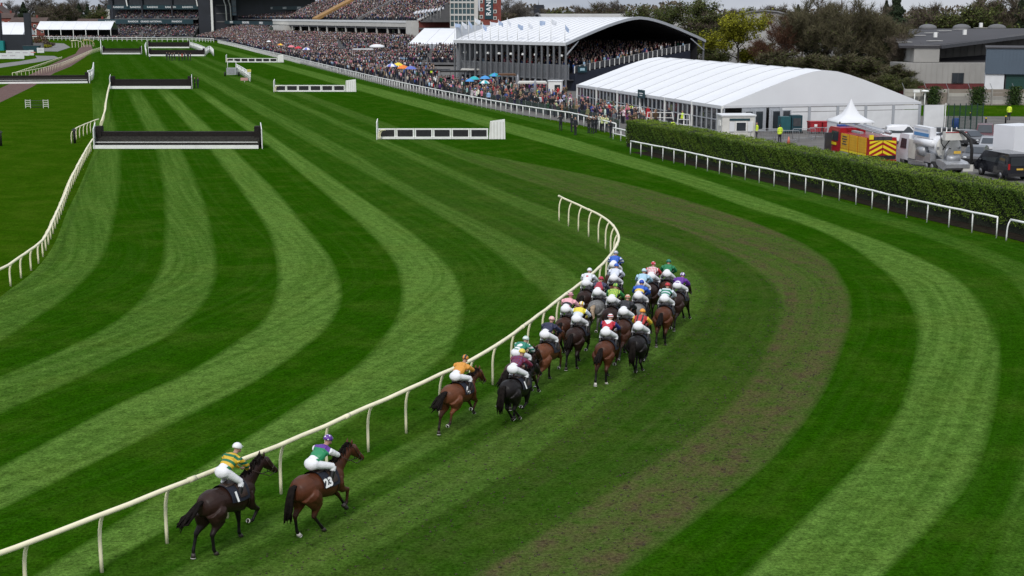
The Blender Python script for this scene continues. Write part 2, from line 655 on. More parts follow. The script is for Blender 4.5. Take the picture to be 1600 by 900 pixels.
M_APRON = mat('trodden_tarmac', (0.115, 0.108, 0.10), 0.9, 0.25, 0.5, dirt=0.5, dirt_col=(0.06, 0.055, 0.048), bump=0.3, bscale=8)
M_SOIL = mat('bare_soil', (0.020, 0.016, 0.012), 0.95, 0.35, 2.5, bump=0.6, bscale=14, spec=0.03, dirt=0.5, dirt_col=(0.022, 0.03, 0.010))
M_TAN = mat('tan_track', (0.098, 0.050, 0.040), 0.95, 0.2, 0.6, bump=0.3, bscale=6)
M_GREYPATH = mat('grey_path', (0.17, 0.165, 0.16), 0.9, 0.15, 0.4)

# outer rail of the straight: pixel positions of its foot, from the hedge to the far end
OUT_PIX = [(962,212),(930,203),(890,193),(800,178),(700,157),(600,134),(500,108),(440,92),(400,82),(370,74),(340,67)]
OUT = [P(*a) for a in OUT_PIX]
apron = [(p.x + 0.5, p.y) for p in OUT] + [(-140, 700), (60, 760), (190, 420), (150, 200), (60, 148), (28, 143), (14, 141)]
sheet('paved_enclosure', apron, 0.012, M_APRON, 'paved crowd enclosure beside the outer rail')
yard = [(15.5, 141), (28, 143), (60, 148), (150, 200), (150, 140), (75, 92), (44, 62), (30, 80), (24, 95), (19, 112), (15.2, 132)]
sheet('car_park', yard, 0.008, M_APRON, 'worn tarmac yard behind the hedge')
EV = [P(1340,215), P(1425,205), P(1600,190), P(1900,190), P(1900,165), P(1600,172), P(1430,172), P(1430,186)]
tan = [P(48,116), P(90,96), P(118,84), P(124,75), P(133,70), P(143,70), P(145,78), P(132,90), P(110,104), P(85,114), P(52,135), P(-10,165), P(-40,165), P(0,138)]
sheet('tan_walkway', [(p.x, p.y) for p in tan], 0.010, M_TAN, 'brown tan walkway inside the left rails')
gp = [P(-20,99), P(40,93), P(66,89), P(75,86), P(70,88), P(90,90), P(60,96), P(0,105), P(-40,112)]
gp = [P(-40,104), P(30,96), P(58,91), P(55,87), P(85,87.5), P(92,90.5), P(60,97), P(0,106), P(-40,113)]
sheet('grey_path', [(p.x, p.y) for p in gp], 0.014, M_GREYPATH, 'grey tarmac path curving over the infield')
yd = [P(-60,80), P(20,78), P(60,80), P(90,80.5), P(110,74), P(100,68), P(60,66), P(-60,66)]
sheet('service_yard', [(p.x, p.y) for p in yd], 0.014, M_GREYPATH, 'pale service yard beside the big dark screen')
# ------------------------------------------------------------------ rails
def gooseneck(h, out, r, n=6):
    """a post that rises straight and bends over at its top towards +x"""
    pts = [(0, 0, 0), (0, 0, h * 0.25), (0, 0, h * 0.52), (out * 0.10, 0, h * 0.70), (out * 0.36, 0, h * 0.85), (out * 0.72, 0, h * 0.955), (out * 0.97, 0, h * 0.985)]
    return MB().tube(pts, [r, r, r, r, r, r * 0.95, r * 0.9], n)


def running_rail(name, label, pts, h=1.15, step=1.95, out=0.34, side=1, r_rail=0.07, r_post=0.047, curved=True, second=0.0, group=None, mt=None, limit=300, post_name='post', start=0.0, sleeves=False):
    mt = mt or M_RAIL
    root = thing(name, label, 'rail', (pts[0][0], pts[0][1], 0), 0, group)
    o = Vector((pts[0][0], pts[0][1], 0))
    line = catmull([Vector((p[0], p[1], 0)) for p in pts], 8)
    rs = resample(line, step, start)

    def shift(p, t, d):
        return p + Vector((t.y, -t.x, 0)) * d * side
    dense = resample(line, min(step / 2, 1.0), 0.0)
    b = MB()
    jig = random.Random(len(pts))
    b.tube([shift(p, t, out if curved else 0) - o + Vector((0, 0, h + jig.uniform(-.012, .012))) for p, t in dense], r_rail, 8)
    b.build('rail', mt, root)
    if sleeves:          # joints where two lengths of rail meet
        for i, (p, t) in enumerate(resample(line, step * 3, step * .5)[:60]):
            q = shift(p, t, out if curved else 0) - o + Vector((0, 0, h))
            MB().tube([q - t * .11, q + t * .11], r_rail * 1.16, 8).build('joint_sleeve', mt, root)
    if second:
        b = MB()
        b.tube([shift(p, t, 0) - o + Vector((0, 0, second)) for p, t in dense], r_rail * 0.7, 6)
        b.build('lower_rail', mt, root)
    pm = (gooseneck(h, out, r_post) if curved else MB().tube([(0, 0, 0), (0, 0, h - 0.02)], r_post, 6)).mesh(post_name, mt)
    far = MB()
    for i, (p, t) in enumerate(rs):
        a = math.atan2(-t.x * side, t.y * side)
        if i < limit:
            q = link(post_name, pm, root, p - o, a + jig.uniform(-.05, .05))
            q.rotation_euler = (jig.uniform(-.02, .02), jig.uniform(-.02, .02), a)
        else:
            c = p - o
            far.box((c.x, c.y, h / 2), (r_post * 2, r_post * 2, h))
    if far.v:
        far.build('far_posts', mt, root)['kind'] = 'stuff'
    return root


INNER = [(-15.2, 20.2), (-12.5, 23.2), (-10.4, 25.95), (-9.05, 27.95), (-7.95, 29.75), (-5.98, 32.85), (-4.2, 36.1), (-2.4, 39.5), (-.8, 43), (1.6, 50.6), (3.6, 57.5), (4.8, 63.6), (5.0, 67.5), (4.75, 71), (4.3, 73.4), (3.5, 76.6), (2.6, 80.2)]
running_rail('running_rail', 'cream plastic running rail with bent posts curving past the runners', INNER, h=1.40, out=0.20, start=0.30, r_rail=0.062, r_post=0.042, sleeves=True)

HR = [P(985,241), P(1060,257), P(1140,276), P(1226,295), P(1322,316), P(1406,338), P(1502,360), P(1575,376)]
running_rail('running_rail', 'long white running rail along the foot of the hedge', [(p.x, p.y) for p in HR], h=1.15, step=2.0, curved=False, side=-1, r_rail=0.06, r_post=0.04, mt=M_WHITE, sleeves=True)
HR2 = [P(1572,376.5), P(1620,388), P(1720,415), P(1850,455)]
running_rail('running_rail', 'short white running rail starting at right of the hedge rail', [(p.x, p.y) for p in HR2], h=1.15, step=2.0, out=0.2, side=-1, r_rail=0.065, r_post=0.04, mt=M_WHITE)
running_rail('running_rail', 'white post and rail barrier before the crowd along the straight', [(p.x, p.y) for p in OUT], h=1.2, step=1.9, curved=False, second=0.0, r_rail=0.07, r_post=0.05, mt=M_WHITE, limit=110)
FARP = [P(334,66), P(300,65), P(240,64.5), P(180,64), P(130,63.5), P(100,63), P(20,62)]
running_rail('running_rail', 'far white rail crossing in front of the dark grandstand', [(p.x, p.y) for p in FARP], h=1.5, step=2.6, curved=False, second=0.8, r_rail=0.12, r_post=0.08, mt=M_WHITE, limit=0)
LEFT = [P(-60,490), P(-20,468), P(6,455), P(22,443), P(38,431), P(51,421), P(61,411), P(70,396), P(83,365), P(96,335), P(107,305), P(120,278), P(133,252), P(143,236)]
running_rail('running_rail', 'white running rail curving down from the near black fence', [(p.x, p.y) for p in LEFT], h=1.15, step=1.9, out=0.25, side=1, r_rail=0.065, r_post=0.045, mt=M_RAIL)
LEFT2 = [P(157,206), P(160,196), P(163,186), P(164,175), P(166,164), P(168,152), P(171,140)]
running_rail('running_rail', 'white running rail linking the two near black fences', [(p.x, p.y) for p in LEFT2], h=1.15, step=2.2, out=0.2, r_rail=0.07, r_post=0.05, mt=M_RAIL)
LEFT3 = [P(112,224), P(120,218), P(135,211), P(149,205), P(157,204)]
running_rail('running_rail', 'short spur of white rail left of the near black fence', [(p.x, p.y) for p in LEFT3], h=1.2, step=1.9, out=0.2, r_rail=0.06, r_post=0.045, mt=M_RAIL)
LEFT4 = [P(20,124), P(50,119), P(80,112), P(105,103), P(125,93), P(142,85), P(157,80)]
running_rail('running_rail', 'white rail bordering the brown tan walkway', [(p.x, p.y) for p in LEFT4], h=1.2, step=2.8, curved=False, second=0.0, r_rail=0.055, r_post=0.035, mt=M_RAIL)
LEFT5 = [P(25,117), P(60,105), P(85,96), P(97,92)]
running_rail('running_rail', 'low rail on the infield side of the tan walkway', [(p.x, p.y) for p in LEFT5], h=0.5, step=3.0, curved=False, r_rail=0.07, r_post=0.04, mt=M_RAIL)
LR6 = [P(958,218), P(975,222), P(985,226), P(992,229)]
running_rail('running_rail', 'short white rail end beside the hedge corner', [(p.x, p.y) for p in LR6], h=1.15, step=1.9, curved=False, second=0.6, r_rail=0.065, r_post=0.05, mt=M_WHITE)
# soil under the hedge, just inside its rail
HS = [P(985,238), P(1060,254), P(1140,272.5), P(1226,291.5), P(1322,312.5), P(1406,334), P(1502,356), P(1575,372), P(1720,412), P(1850,452), P(2000,500)]
HB = [Vector((p.x + 3.2, p.y + 1.3, 0)) for p in HS]
sheet('hedge_soil_strip', [(p.x, p.y) for p in HS] + [(p.x, p.y) for p in reversed(HB)], 0.018, M_SOIL, 'bare dark soil strip under the hedge')


# ------------------------------------------------------------------ steeplechase fences
M_BIRCH = mat('packed_birch', (0.012, 0.009, 0.008), 0.95, 0.5, 9.0, bump=1.0, bscale=25)
M_SPRUCE = mat('dark_spruce_apron', (0.020, 0.019, 0.015), 0.95, 0.5, 6.0, bump=1.0, bscale=18)


def fence_twigs(L, h, seed, dens=34):
    """bristling birch tops and loose twigs as thin upright blades"""
    r = np.random.default_rng(seed)
    n = int(L * dens)
    x = r.uniform(-L / 2, L / 2, n); y = r.uniform(0.05, 0.75, n)
    hh = h + r.uniform(-.03, .10, n)
    w = r.uniform(.012, .03, n); lx = r.uniform(-.04, .04, n); ly = r.uniform(-.05, .05, n)
    z0 = h - 0.25
    co = np.stack([np.stack([x - w, y, np.full(n, z0)], -1), np.stack([x + w, y, np.full(n, z0)], -1), np.stack([x + lx, y + ly, hh], -1)], 1).reshape(-1, 3)
    f = np.arange(3 * n).reshape(-1, 3)
    return np_mesh('birch_tops', co, f, M_BIRCH)


def chase_fence(label, x0, y0, x1, y1, h, style, wing_l=True, wing_r=True, seed=1, dens=34):
    a, b = P(x0, y0), P(x1, y1)
    d = b - a
    L = d.length
    c = (a + b) / 2
    root = thing('steeplechase_fence', label, 'fence', c, math.atan2(d.y, d.x), 'steeplechase fences on the course')
    # birch body: front face leans back, near face at y = 0 (local -y towards the camera)
    MB().prism([(0.0, 0.02), (0.95, 0.02), (0.80, h), (0.12, h)], -L, (L / 2, 0, 0), (0, 1, 0), (0, 0, 1)).build('birch_body', M_BIRCH, root)
    link('birch_tops', fence_twigs(L, h, seed, dens), root)
    if style == 'double':         # sloping apron of spruce held by two white boards
        MB().prism([(-0.75, 0.02), (-0.02, 0.02), (-0.02, h * 0.72)], -L * 0.995, (L * 0.4975, 0, 0), (0, 1, 0), (0, 0, 1)).build('spruce_apron', M_SPRUCE, root)
        MB().box((0, -1.0, 0.18), (L, 0.07, 0.32)).build('takeoff_board', M_WHITE, root)
        MB().box((0, -0.66, 0.58), (L * 0.985, 0.05, 0.055)).build('guard_rail', M_WHITE, root)
    else:
        MB().box((0, -0.35, 0.22), (L, 0.2, 0.42)).build('takeoff_board', M_WHITE, root)
    for s, on in ((-1, wing_l), (1, wing_r)):
        MB().box((s * (L / 2 - 0.25), 0.35, h / 2 + 0.25), (0.5, 0.9, h + 0.5)).build('birch_end', M_BIRCH, root)
        if on:
            wb = MB()
            n = 6
            wb.prism([(-1.15, 0.0), (1.3, 0.0), (1.3, h + 0.75), (-1.15, h + 0.35)], 0.06 * s, (s * (L / 2 + 0.09), 0, 0), (0, 1, 0), (0, 0, 1))
            w = wb.build('wing', M_WHITE, root)
            pv = Matrix.Translation((s * L / 2, 0, 0)) @ Matrix.Rotation(R(12), 4, 'Z') @ Matrix.Translation((-s * L / 2, 0, 0))
            w.matrix_local = pv
            for k in range(n):
                yy = -1.0 + k * 2.2 / (n - 1)
                hb = h + 0.35 + 0.4 * (yy + 1.15) / 2.45
                MB().box((s * (L / 2 + 0.16), yy, hb / 2 - 0.03), (0.03, 0.12, hb - 0.1)).build('batten', M_OFFW, w)
    return root


chase_fence('near black birch fence with white boards and wings across the left course', 151, 231, 407, 231, 1.45, 'double', seed=1)
chase_fence('middle black birch fence with one white board and two people beside', 174, 138.5, 299, 138.5, 1.5, 'single', seed=2, dens=20)
chase_fence('black birch fence at the left edge of the course', -30, 131, 138, 129.5, 1.35, 'double', wing_l=False, seed=3, dens=20)
chase_fence('small far black fence with white base left of the group', 161, 84.5, 221, 84.5, 1.7, 'double', seed=4, dens=8)
chase_fence('far black fence with the dark group standing before it', 233, 87.5, 320, 87.5, 1.7, 'single', seed=5, dens=8)
chase_fence('farthest black fence behind the other far fences', 232, 75, 296, 75, 2.0, 'single', seed=6, dens=6)


# ------------------------------------------------------------------ white hurdles
M_PAD = mat('black_padding', (0.016, 0.016, 0.018), 0.75, 0.3, 4.0, bump=0.3, bscale=10)


def hurdle(label, x0, x1, y, n, ext_l=0.3, ext_r=1.6):
    a, b = P(x0, y), P(x1, y)
    L = (b - a).length
    root = thing('hurdle', label, 'hurdle', (a + b) / 2, 0, 'white hurdles across the straight')
    h = 1.05
    w = L / n
    for k in range(n):
        cx = -L / 2 + w * (k + .5)
        fr = MB()
        fr.box((cx, 0, h - 0.07), (w - 0.02, 0.09, 0.14))
        fr.box((cx, -0.08, 0.14), (w - 0.02, 0.12, 0.22))
        for s in (-1, 1):
            fr.box((cx + s * (w / 2 - 0.09), 0, h / 2), (0.13, 0.085, h - 0.02))
        p = fr.build('hurdle_panel', M_WHITE, root)
        MB().box((cx, 0.01, h * 0.56), (w - 0.24, 0.06, h * 0.62)).build('padding', M_PAD, p)
    wr = MB()
    wr.prism([(0, 0), (ext_r, 0), (ext_r * 0.97, 1.95), (0.12, 1.75)], 0.06, (L / 2 + 0.06, 0.05, 0), (1, 0, 0), (0, 0, 1))
    w_ = wr.build('wing', M_WHITE, root)
    nb = 5
    for k in range(nb):
        xx = L / 2 + 0.06 + ext_r * (0.12 + 0.76 * k / (nb - 1))
        MB().box((xx, -0.025, 0.86), (0.07, 0.03, 1.66)).build('batten', M_OFFW, w_)
    wl_ = MB()
    wl_.prism([(0, 0), (1.3, 0), (1.2, 1.95), (0.1, 1.65)], 0.07, (-L / 2 - 0.06, -0.6, 0), (0, 1, 0), (0, 0, 1))
    wl_.build('wing', M_WHITE, root)
    for s in (0.25, 0.6, 0.95):
        g = gooseneck(0.95, 0.35, 0.04).build('wing_post', M_RAIL, root)
        g.location = (-L / 2 + 0.05 + s * 0.3, -0.75 + s * 0.15, 0)
    MB().tube([(-L / 2 + 0.45, -0.72, 0.95), (-L / 2 + 0.85, -0.62, 0.93)], 0.05, 6).build('wing_rail', M_RAIL, root)
    return root


hurdle('nearest white hurdle with six black padded panels and wide right wing', 590, 763, 217.5, 6)
hurdle('second white hurdle with black padded panels in mid straight', 429, 539, 143.5, 6, ext_r=1.7)
hurdle('farthest white hurdle with black padded panels near the far crowd', 354, 433, 97.5, 7, ext_r=1.6)


# small practice jump on the infield
pj_ = thing('practice_jump', 'small open white timber jump standing alone on the infield', 'jump', P(58, 169))
for s in (-1, 1):
    b = MB()
    for k in (-1, 1):
        b.box((s * 1.15 + k * 0.32, 0, 0.55), (0.07, 0.07, 1.1))
    for k in range(4):
        b.box((s * 1.15, 0, 0.25 + k * 0.25), (0.66, 0.06, 0.07))
    b.build('stand', M_OFFW, pj_)
for k in range(4):
    b = MB()
    b.bar((-0.85, 0.02, 0.12 + k * 0.28), (0.85, 0.02, 0.12 + k * 0.28), 0.06, 0.06)
    b.build('pole', M_DKSTEEL if k % 2 else M_SPRUCE, pj_)

# ------------------------------------------------------------------ hedge
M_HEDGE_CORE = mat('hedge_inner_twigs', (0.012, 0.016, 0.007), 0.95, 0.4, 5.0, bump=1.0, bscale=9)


def leaf_mat(name, cols, rough=0.7, trans=0.0):
    m, N, L, b = new_mat(name)
    at = N.new('ShaderNodeAttribute'); at.attribute_name = 'shade'
    rp = N.new('ShaderNodeValToRGB')
    el = rp.color_ramp.elements
    el[0].color = (*cols[0], 1)
    el[1].color = (*cols[-1], 1)
    for i, c in enumerate(cols[1:-1]):
        e = el.new((i + 1) / (len(cols) - 1)); e.color = (*c, 1)
    L.new(at.outputs['Fac'], rp.inputs['Fac'])
    L.new(rp.outputs['Color'], b.inputs['Base Color'])
    b.inputs['Roughness'].default_value = rough
    b.inputs['Specular IOR Level'].default_value = 0.15
    return m


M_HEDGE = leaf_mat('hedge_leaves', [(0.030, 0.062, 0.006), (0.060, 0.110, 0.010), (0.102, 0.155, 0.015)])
M_HEDGETOP = leaf_mat('hedge_top_leaves', [(0.078, 0.132, 0.010), (0.120, 0.184, 0.015), (0.155, 0.222, 0.020)])  # lighter leaf colours for the top face only


def leaves(centres, normals, size, seed, flat=0.5):
    """leaf quads scattered at centres, roughly facing normals"""
    r = np.random.default_rng(seed)
    n = len(centres)
    nr = normals * flat + r.normal(0, 0.6, (n, 3))
    nr /= np.linalg.norm(nr, axis=1, keepdims=True) + 1e-9
    a = np.cross(nr, r.normal(0, 1, (n, 3)))
    a /= np.linalg.norm(a, axis=1, keepdims=True) + 1e-9
    b = np.cross(nr, a)
    s = size * r.uniform(0.6, 1.4, (n, 1))
    co = np.stack([centres - a * s, centres - b * s * 0.55, centres + a * s, centres + b * s * 0.55], 1).reshape(-1, 3)
    f = np.arange(4 * n).reshape(-1, 4)
    return co, f


HC = [P(984,229), P(1060,246), P(1140,264), P(1226,283), P(1322,303), P(1406,324), P(1502,345), P(1575,360), P(1720,398), P(1850,438), P(2000,486)]
HC = [Vector((p.x - 0.42, p.y - 0.17, 0)) for p in HC]
hline = catmull(HC, 8)
hs = resample(hline, 0.5)
hedge = thing('clipped_hedge', 'long clipped green hedge behind the white rail at right', 'hedge', HC[0])
HW, HH = 2.85, 2.38
core_p, core_q = [], []
N_H = len(hs)
ring = []
for p, t in hs:
    nrm = Vector((-t.y, t.x, 0))           # away from the track?
    if nrm.x < 0:
        nrm = -nrm
    ring.append((p - HC[0], nrm))
cv, cf = [], []
for p, n_ in ring:
    for (u, z) in ((0.15, 0.02), (0.12, HH * 0.9), (0.3, HH - 0.1), (HW - 0.3, HH - 0.1), (HW - 0.1, HH * 0.9), (HW - 0.1, 0.02)):
        cv.append(p + n_ * u + Vector((0, 0, z)))
for i in range(N_H - 1):
    for k in range(5):
        cf.append((i * 6 + k, i * 6 + k + 1, (i + 1) * 6 + k + 1, (i + 1) * 6 + k))
cf += [(0, 1, 2, 3, 4, 5)]
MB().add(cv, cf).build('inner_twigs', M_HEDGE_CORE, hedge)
r_ = np.random.default_rng(3)


def hedge_pts(n, face):
    i = r_.integers(0, N_H - 1, n)
    tt = r_.uniform(0, 1, n)
    A = np.array([[*p] for p, _ in ring]); NN = np.array([[*q] for _, q in ring])
    p = A[i] * (1 - tt[:, None]) + A[i + 1] * tt[:, None]
    q = NN[i]
    s = i + tt
    lump = 0.07 * np.sin(s * 0.9) + 0.06 * np.sin(s * 2.1 + 1) + 0.05 * np.sin(s * 0.37)
    if face == 'front':
        z = HH * np.sqrt(r_.uniform(0.02, 1, n))
        u = 0.05 + 0.06 * np.sin(s * 1.3 + z * 4) + 0.05 * np.sin(z * 7 + s * 3) + r_.normal(0, .05, n) + np.where(z < 0.5, (0.5 - z) * 0.35, 0)
        nn = -q + np.array([0, 0, 0.35])
        z = z + lump * 0.5 * (z / HH)
    elif face == 'top':
        u = r_.uniform(0.05, HW - 0.05, n)
        z = HH + lump * 0.6 + 0.04 * np.sin(u * 5 + s * 2) + r_.normal(0, .045, n) - 0.12 * (np.abs(u - HW / 2) / (HW / 2)) ** 6
        nn = np.tile(np.array([0, 0, 1.0]), (n, 1))
    else:
        z = HH * r_.uniform(0.05, 1, n); u = HW - 0.05 + r_.normal(0, .05, n)
        nn = q
    c = p + q * u[:, None]
    c[:, 2] += z
    return c, nn, z


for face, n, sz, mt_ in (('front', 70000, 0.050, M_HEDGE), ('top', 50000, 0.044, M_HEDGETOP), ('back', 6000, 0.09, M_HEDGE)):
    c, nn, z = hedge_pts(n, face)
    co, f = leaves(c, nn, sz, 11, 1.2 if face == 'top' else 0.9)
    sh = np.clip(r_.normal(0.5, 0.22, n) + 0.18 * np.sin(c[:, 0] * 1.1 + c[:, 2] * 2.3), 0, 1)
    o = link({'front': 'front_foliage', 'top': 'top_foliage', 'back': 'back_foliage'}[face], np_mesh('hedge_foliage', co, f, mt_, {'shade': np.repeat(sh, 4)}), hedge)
    o['kind'] = 'stuff'
# end face at the near-left corner
n = 2600
u = r_.uniform(0.05, HW - 0.05, n); z = HH * r_.uniform(0.03, 1, n)
q = np.array([*ring[0][1]]); tdir = np.array([*(hs[0][1])])
c = np.outer(u, q) - tdir * (0.03 + r_.normal(0, .05, n)[:, None]); c[:, 2] += z
co, f = leaves(c, np.tile(-tdir, (n, 1)), 0.06, 12, 0.9)
link('end_foliage', np_mesh('hedge_foliage', co, f, M_HEDGE, {'shade': np.repeat(np.clip(r_.normal(.5, .2, n), 0, 1), 4)}), hedge)['kind'] = 'stuff'
# ------------------------------------------------------------------ horses and their riders
def solid(mb, name, voxel, smooth=4, ratio=0.35):
    """fuse overlapping closed shapes into one continuous skin"""
    me = mb.mesh(name + '_raw', [])
    o = bpy.data.objects.new(name + '_raw', me)
    COL.objects.link(o)
    m = o.modifiers.new('fuse', 'REMESH')
    m.mode = 'VOXEL'
    m.voxel_size = voxel
    m.use_smooth_shade = True
    s = o.modifiers.new('soften', 'SMOOTH')
    s.factor = 0.5
    s.iterations = smooth
    d = o.modifiers.new('thin', 'DECIMATE')
    d.ratio = ratio
    dg = bpy.context.evaluated_depsgraph_get()
    out = bpy.data.meshes.new_from_object(o.evaluated_get(dg))
    out.name = name
    bpy.data.objects.remove(o)
    bpy.data.meshes.remove(me)
    out.materials.clear()
    out.polygons.foreach_set('use_smooth', np.ones(len(out.polygons), bool))
    return out


def coat_mat(name, body, points, z0=0.42, z1=0.78, var=0.25, dapple=0.0, sock=None):
    """horse coat: body colour, dark legs (points), soft sheen"""
    m, N, L, b = new_mat(name)
    t = N.new('ShaderNodeTexCoord')
    sp = N.new('ShaderNodeSeparateXYZ')
    L.new(t.outputs['Object'], sp.inputs['Vector'])
    mr = N.new('ShaderNodeMapRange')
    mr.inputs['From Min'].default_value = z0
    mr.inputs['From Max'].default_value = z1
    L.new(sp.outputs['Z'], mr.inputs['Value'])
    nz = N.new('ShaderNodeTexNoise')
    nz.inputs['Scale'].default_value = 3.0
    nz.inputs['Detail'].default_value = 6
    L.new(t.outputs['Object'], nz.inputs['Vector'])
    vr = N.new('ShaderNodeMapRange')
    vr.inputs['From Min'].default_value = 0.3; vr.inputs['From Max'].default_value = 0.7
    vr.inputs['To Min'].default_value = 1 - var; vr.inputs['To Max'].default_value = 1 + var
    L.new(nz.outputs['Fac'], vr.inputs['Value'])
    bc = N.new('ShaderNodeVectorMath'); bc.operation = 'SCALE'
    bc.inputs[0].default_value = body
    L.new(vr.outputs['Result'], bc.inputs['Scale'])
    out = bc.outputs['Vector']
    if dapple:
        vo = N.new('ShaderNodeTexVoronoi'); vo.inputs['Scale'].default_value = 9
        L.new(t.outputs['Object'], vo.inputs['Vector'])
        dr = N.new('ShaderNodeMapRange')
        dr.inputs['From Min'].default_value = 0.1; dr.inputs['From Max'].default_value = 0.6
        dr.inputs['To Min'].default_value = 0.0; dr.inputs['To Max'].default_value = dapple
        L.new(vo.outputs['Distance'], dr.inputs['Value'])
        mx0 = N.new('ShaderNodeMix'); mx0.data_type = 'RGBA'
        mx0.inputs['B'].default_value = (*[c * 0.35 for c in body], 1)
        L.new(out, mx0.inputs['A']); L.new(dr.outputs['Result'], mx0.inputs['Factor'])
        out = mx0.outputs['Result']
    mx1 = N.new('ShaderNodeMix'); mx1.data_type = 'RGBA'
    mx1.inputs['A'].default_value = (*points, 1)
    L.new(mr.outputs['Result'], mx1.inputs['Factor'])
    L.new(out, mx1.inputs['B'])
    L.new(mx1.outputs['Result'], b.inputs['Base Color'])
    b.inputs['Roughness'].default_value = 0.46
    b.inputs['Specular IOR Level'].default_value = 0.20
    bp = N.new('ShaderNodeBump'); bp.inputs['Strength'].default_value = 0.25; bp.inputs['Distance'].default_value = 0.02
    n2 = N.new('ShaderNodeTexNoise'); n2.inputs['Scale'].default_value = 9; n2.inputs['Detail'].default_value = 3
    L.new(t.outputs['Object'], n2.inputs['Vector'])
    L.new(n2.outputs['Fac'], bp.inputs['Height']); L.new(bp.outputs['Normal'], b.inputs['Normal'])
    return m


BLK = (0.008, 0.007, 0.007)
COATS = {
    'bay': coat_mat('bay_coat', (0.078, 0.025, 0.011), BLK),
    'bright': coat_mat('bright_bay_coat', (0.112, 0.038, 0.016), (0.016, 0.009, 0.006)),
    'dark': coat_mat('dark_bay_coat', (0.024, 0.011, 0.008), BLK, 0.5, 0.95),
    'brown': coat_mat('brown_coat', (0.044, 0.016, 0.009), BLK, 0.45, 0.9),
    'black': coat_mat('black_coat', (0.009, 0.007, 0.007), BLK, 0.3, 0.8),
    'grey': coat_mat('grey_coat', (0.23, 0.225, 0.22), (0.05, 0.048, 0.046), 0.5, 1.05, 0.2, 0.55),
}
M_HAIR = mat('black_horsehair', (0.008, 0.006, 0.005), 0.75, 0.5, 12.0, spec=0.08)
M_HAIRG = mat('flaxen_horsehair', (0.30, 0.22, 0.14), 0.6, 0.35, 9.0)
M_HOOF = mat('horse_hoof', (0.035, 0.028, 0.024), 0.5, 0.2, 5.0)
M_SHOE = mat('bright_horseshoe', (0.62, 0.60, 0.55), 0.35, 0.1, 5.0, metal=0.3)
M_SOCK = mat('white_sock', (0.55, 0.52, 0.48), 0.8, 0.15, 9.0)
M_LEATHER = mat('dark_leather', (0.030, 0.016, 0.010), 0.45, 0.25, 8.0)
M_CLOTH = mat('navy_saddlecloth', (0.010, 0.012, 0.022), 0.8, 0.2, 10.0)
M_NUM = mat('white_number_cloth', (0.78, 0.78, 0.76), 0.7, 0.08, 8.0)

# leg poses: joint points (x forward, z up) hip/shoulder -> stifle/elbow -> hock/knee -> fetlock -> toe
HIND = {
    'stand': [(-.50, 1.12), (-.40, .88), (-.66, .56), (-.62, .16), (-.54, .03)],
    'push': [(-.52, 1.10), (-.52, .86), (-.86, .60), (-.98, .24), (-1.00, .06)],
    'trail': [(-.55, 1.10), (-.62, .86), (-1.00, .68), (-1.22, .36), (-1.36, .24)],
    'swing': [(-.48, 1.12), (-.26, .86), (-.42, .52), (-.12, .26), (-.02, .14)],
    'reach': [(-.48, 1.12), (-.22, .86), (-.34, .50), (-.06, .15), (.03, .03)],
    'fold': [(-.50, 1.12), (-.36, .90), (-.70, .70), (-.78, .38), (-.92, .34)],
}
FORE = {
    'stand': [(.52, 1.10), (.50, .86), (.54, .50), (.52, .15), (.58, .03)],
    'back': [(.50, 1.10), (.42, .86), (.30, .52), (.12, .20), (.14, .05)],
    'reach': [(.58, 1.10), (.66, .88), (.94, .60), (1.16, .28), (1.24, .14)],
    'fold': [(.58, 1.10), (.64, .86), (.90, .70), (.70, .44), (.58, .48)],
    'fold2': [(.58, 1.10), (.66, .90), (.96, .80), (.92, .44), (.80, .40)],
    'under': [(.52, 1.10), (.46, .86), (.46, .54), (.20, .40), (.10, .48)],
}
POSES = {   # hind left, hind right, fore left, fore right, neck drop, tail, lift
    'canter': ('push', 'stand', 'stand', 'fold', 0.00, 'flow', 0.0),
    'bound': ('stand', 'reach', 'reach', 'fold2', -0.02, 'hang', 0.02),
    'drive': ('trail', 'push', 'reach', 'reach', -0.20, 'flow', 0.03),
    'gather': ('reach', 'swing', 'back', 'under', -0.15, 'hang', 0.05),
    'stretch': ('push', 'fold', 'reach', 'fold', -0.22, 'flow', 0.03),
    'land': ('fold', 'trail', 'stand', 'fold2', -0.16, 'hang', 0.0),
}


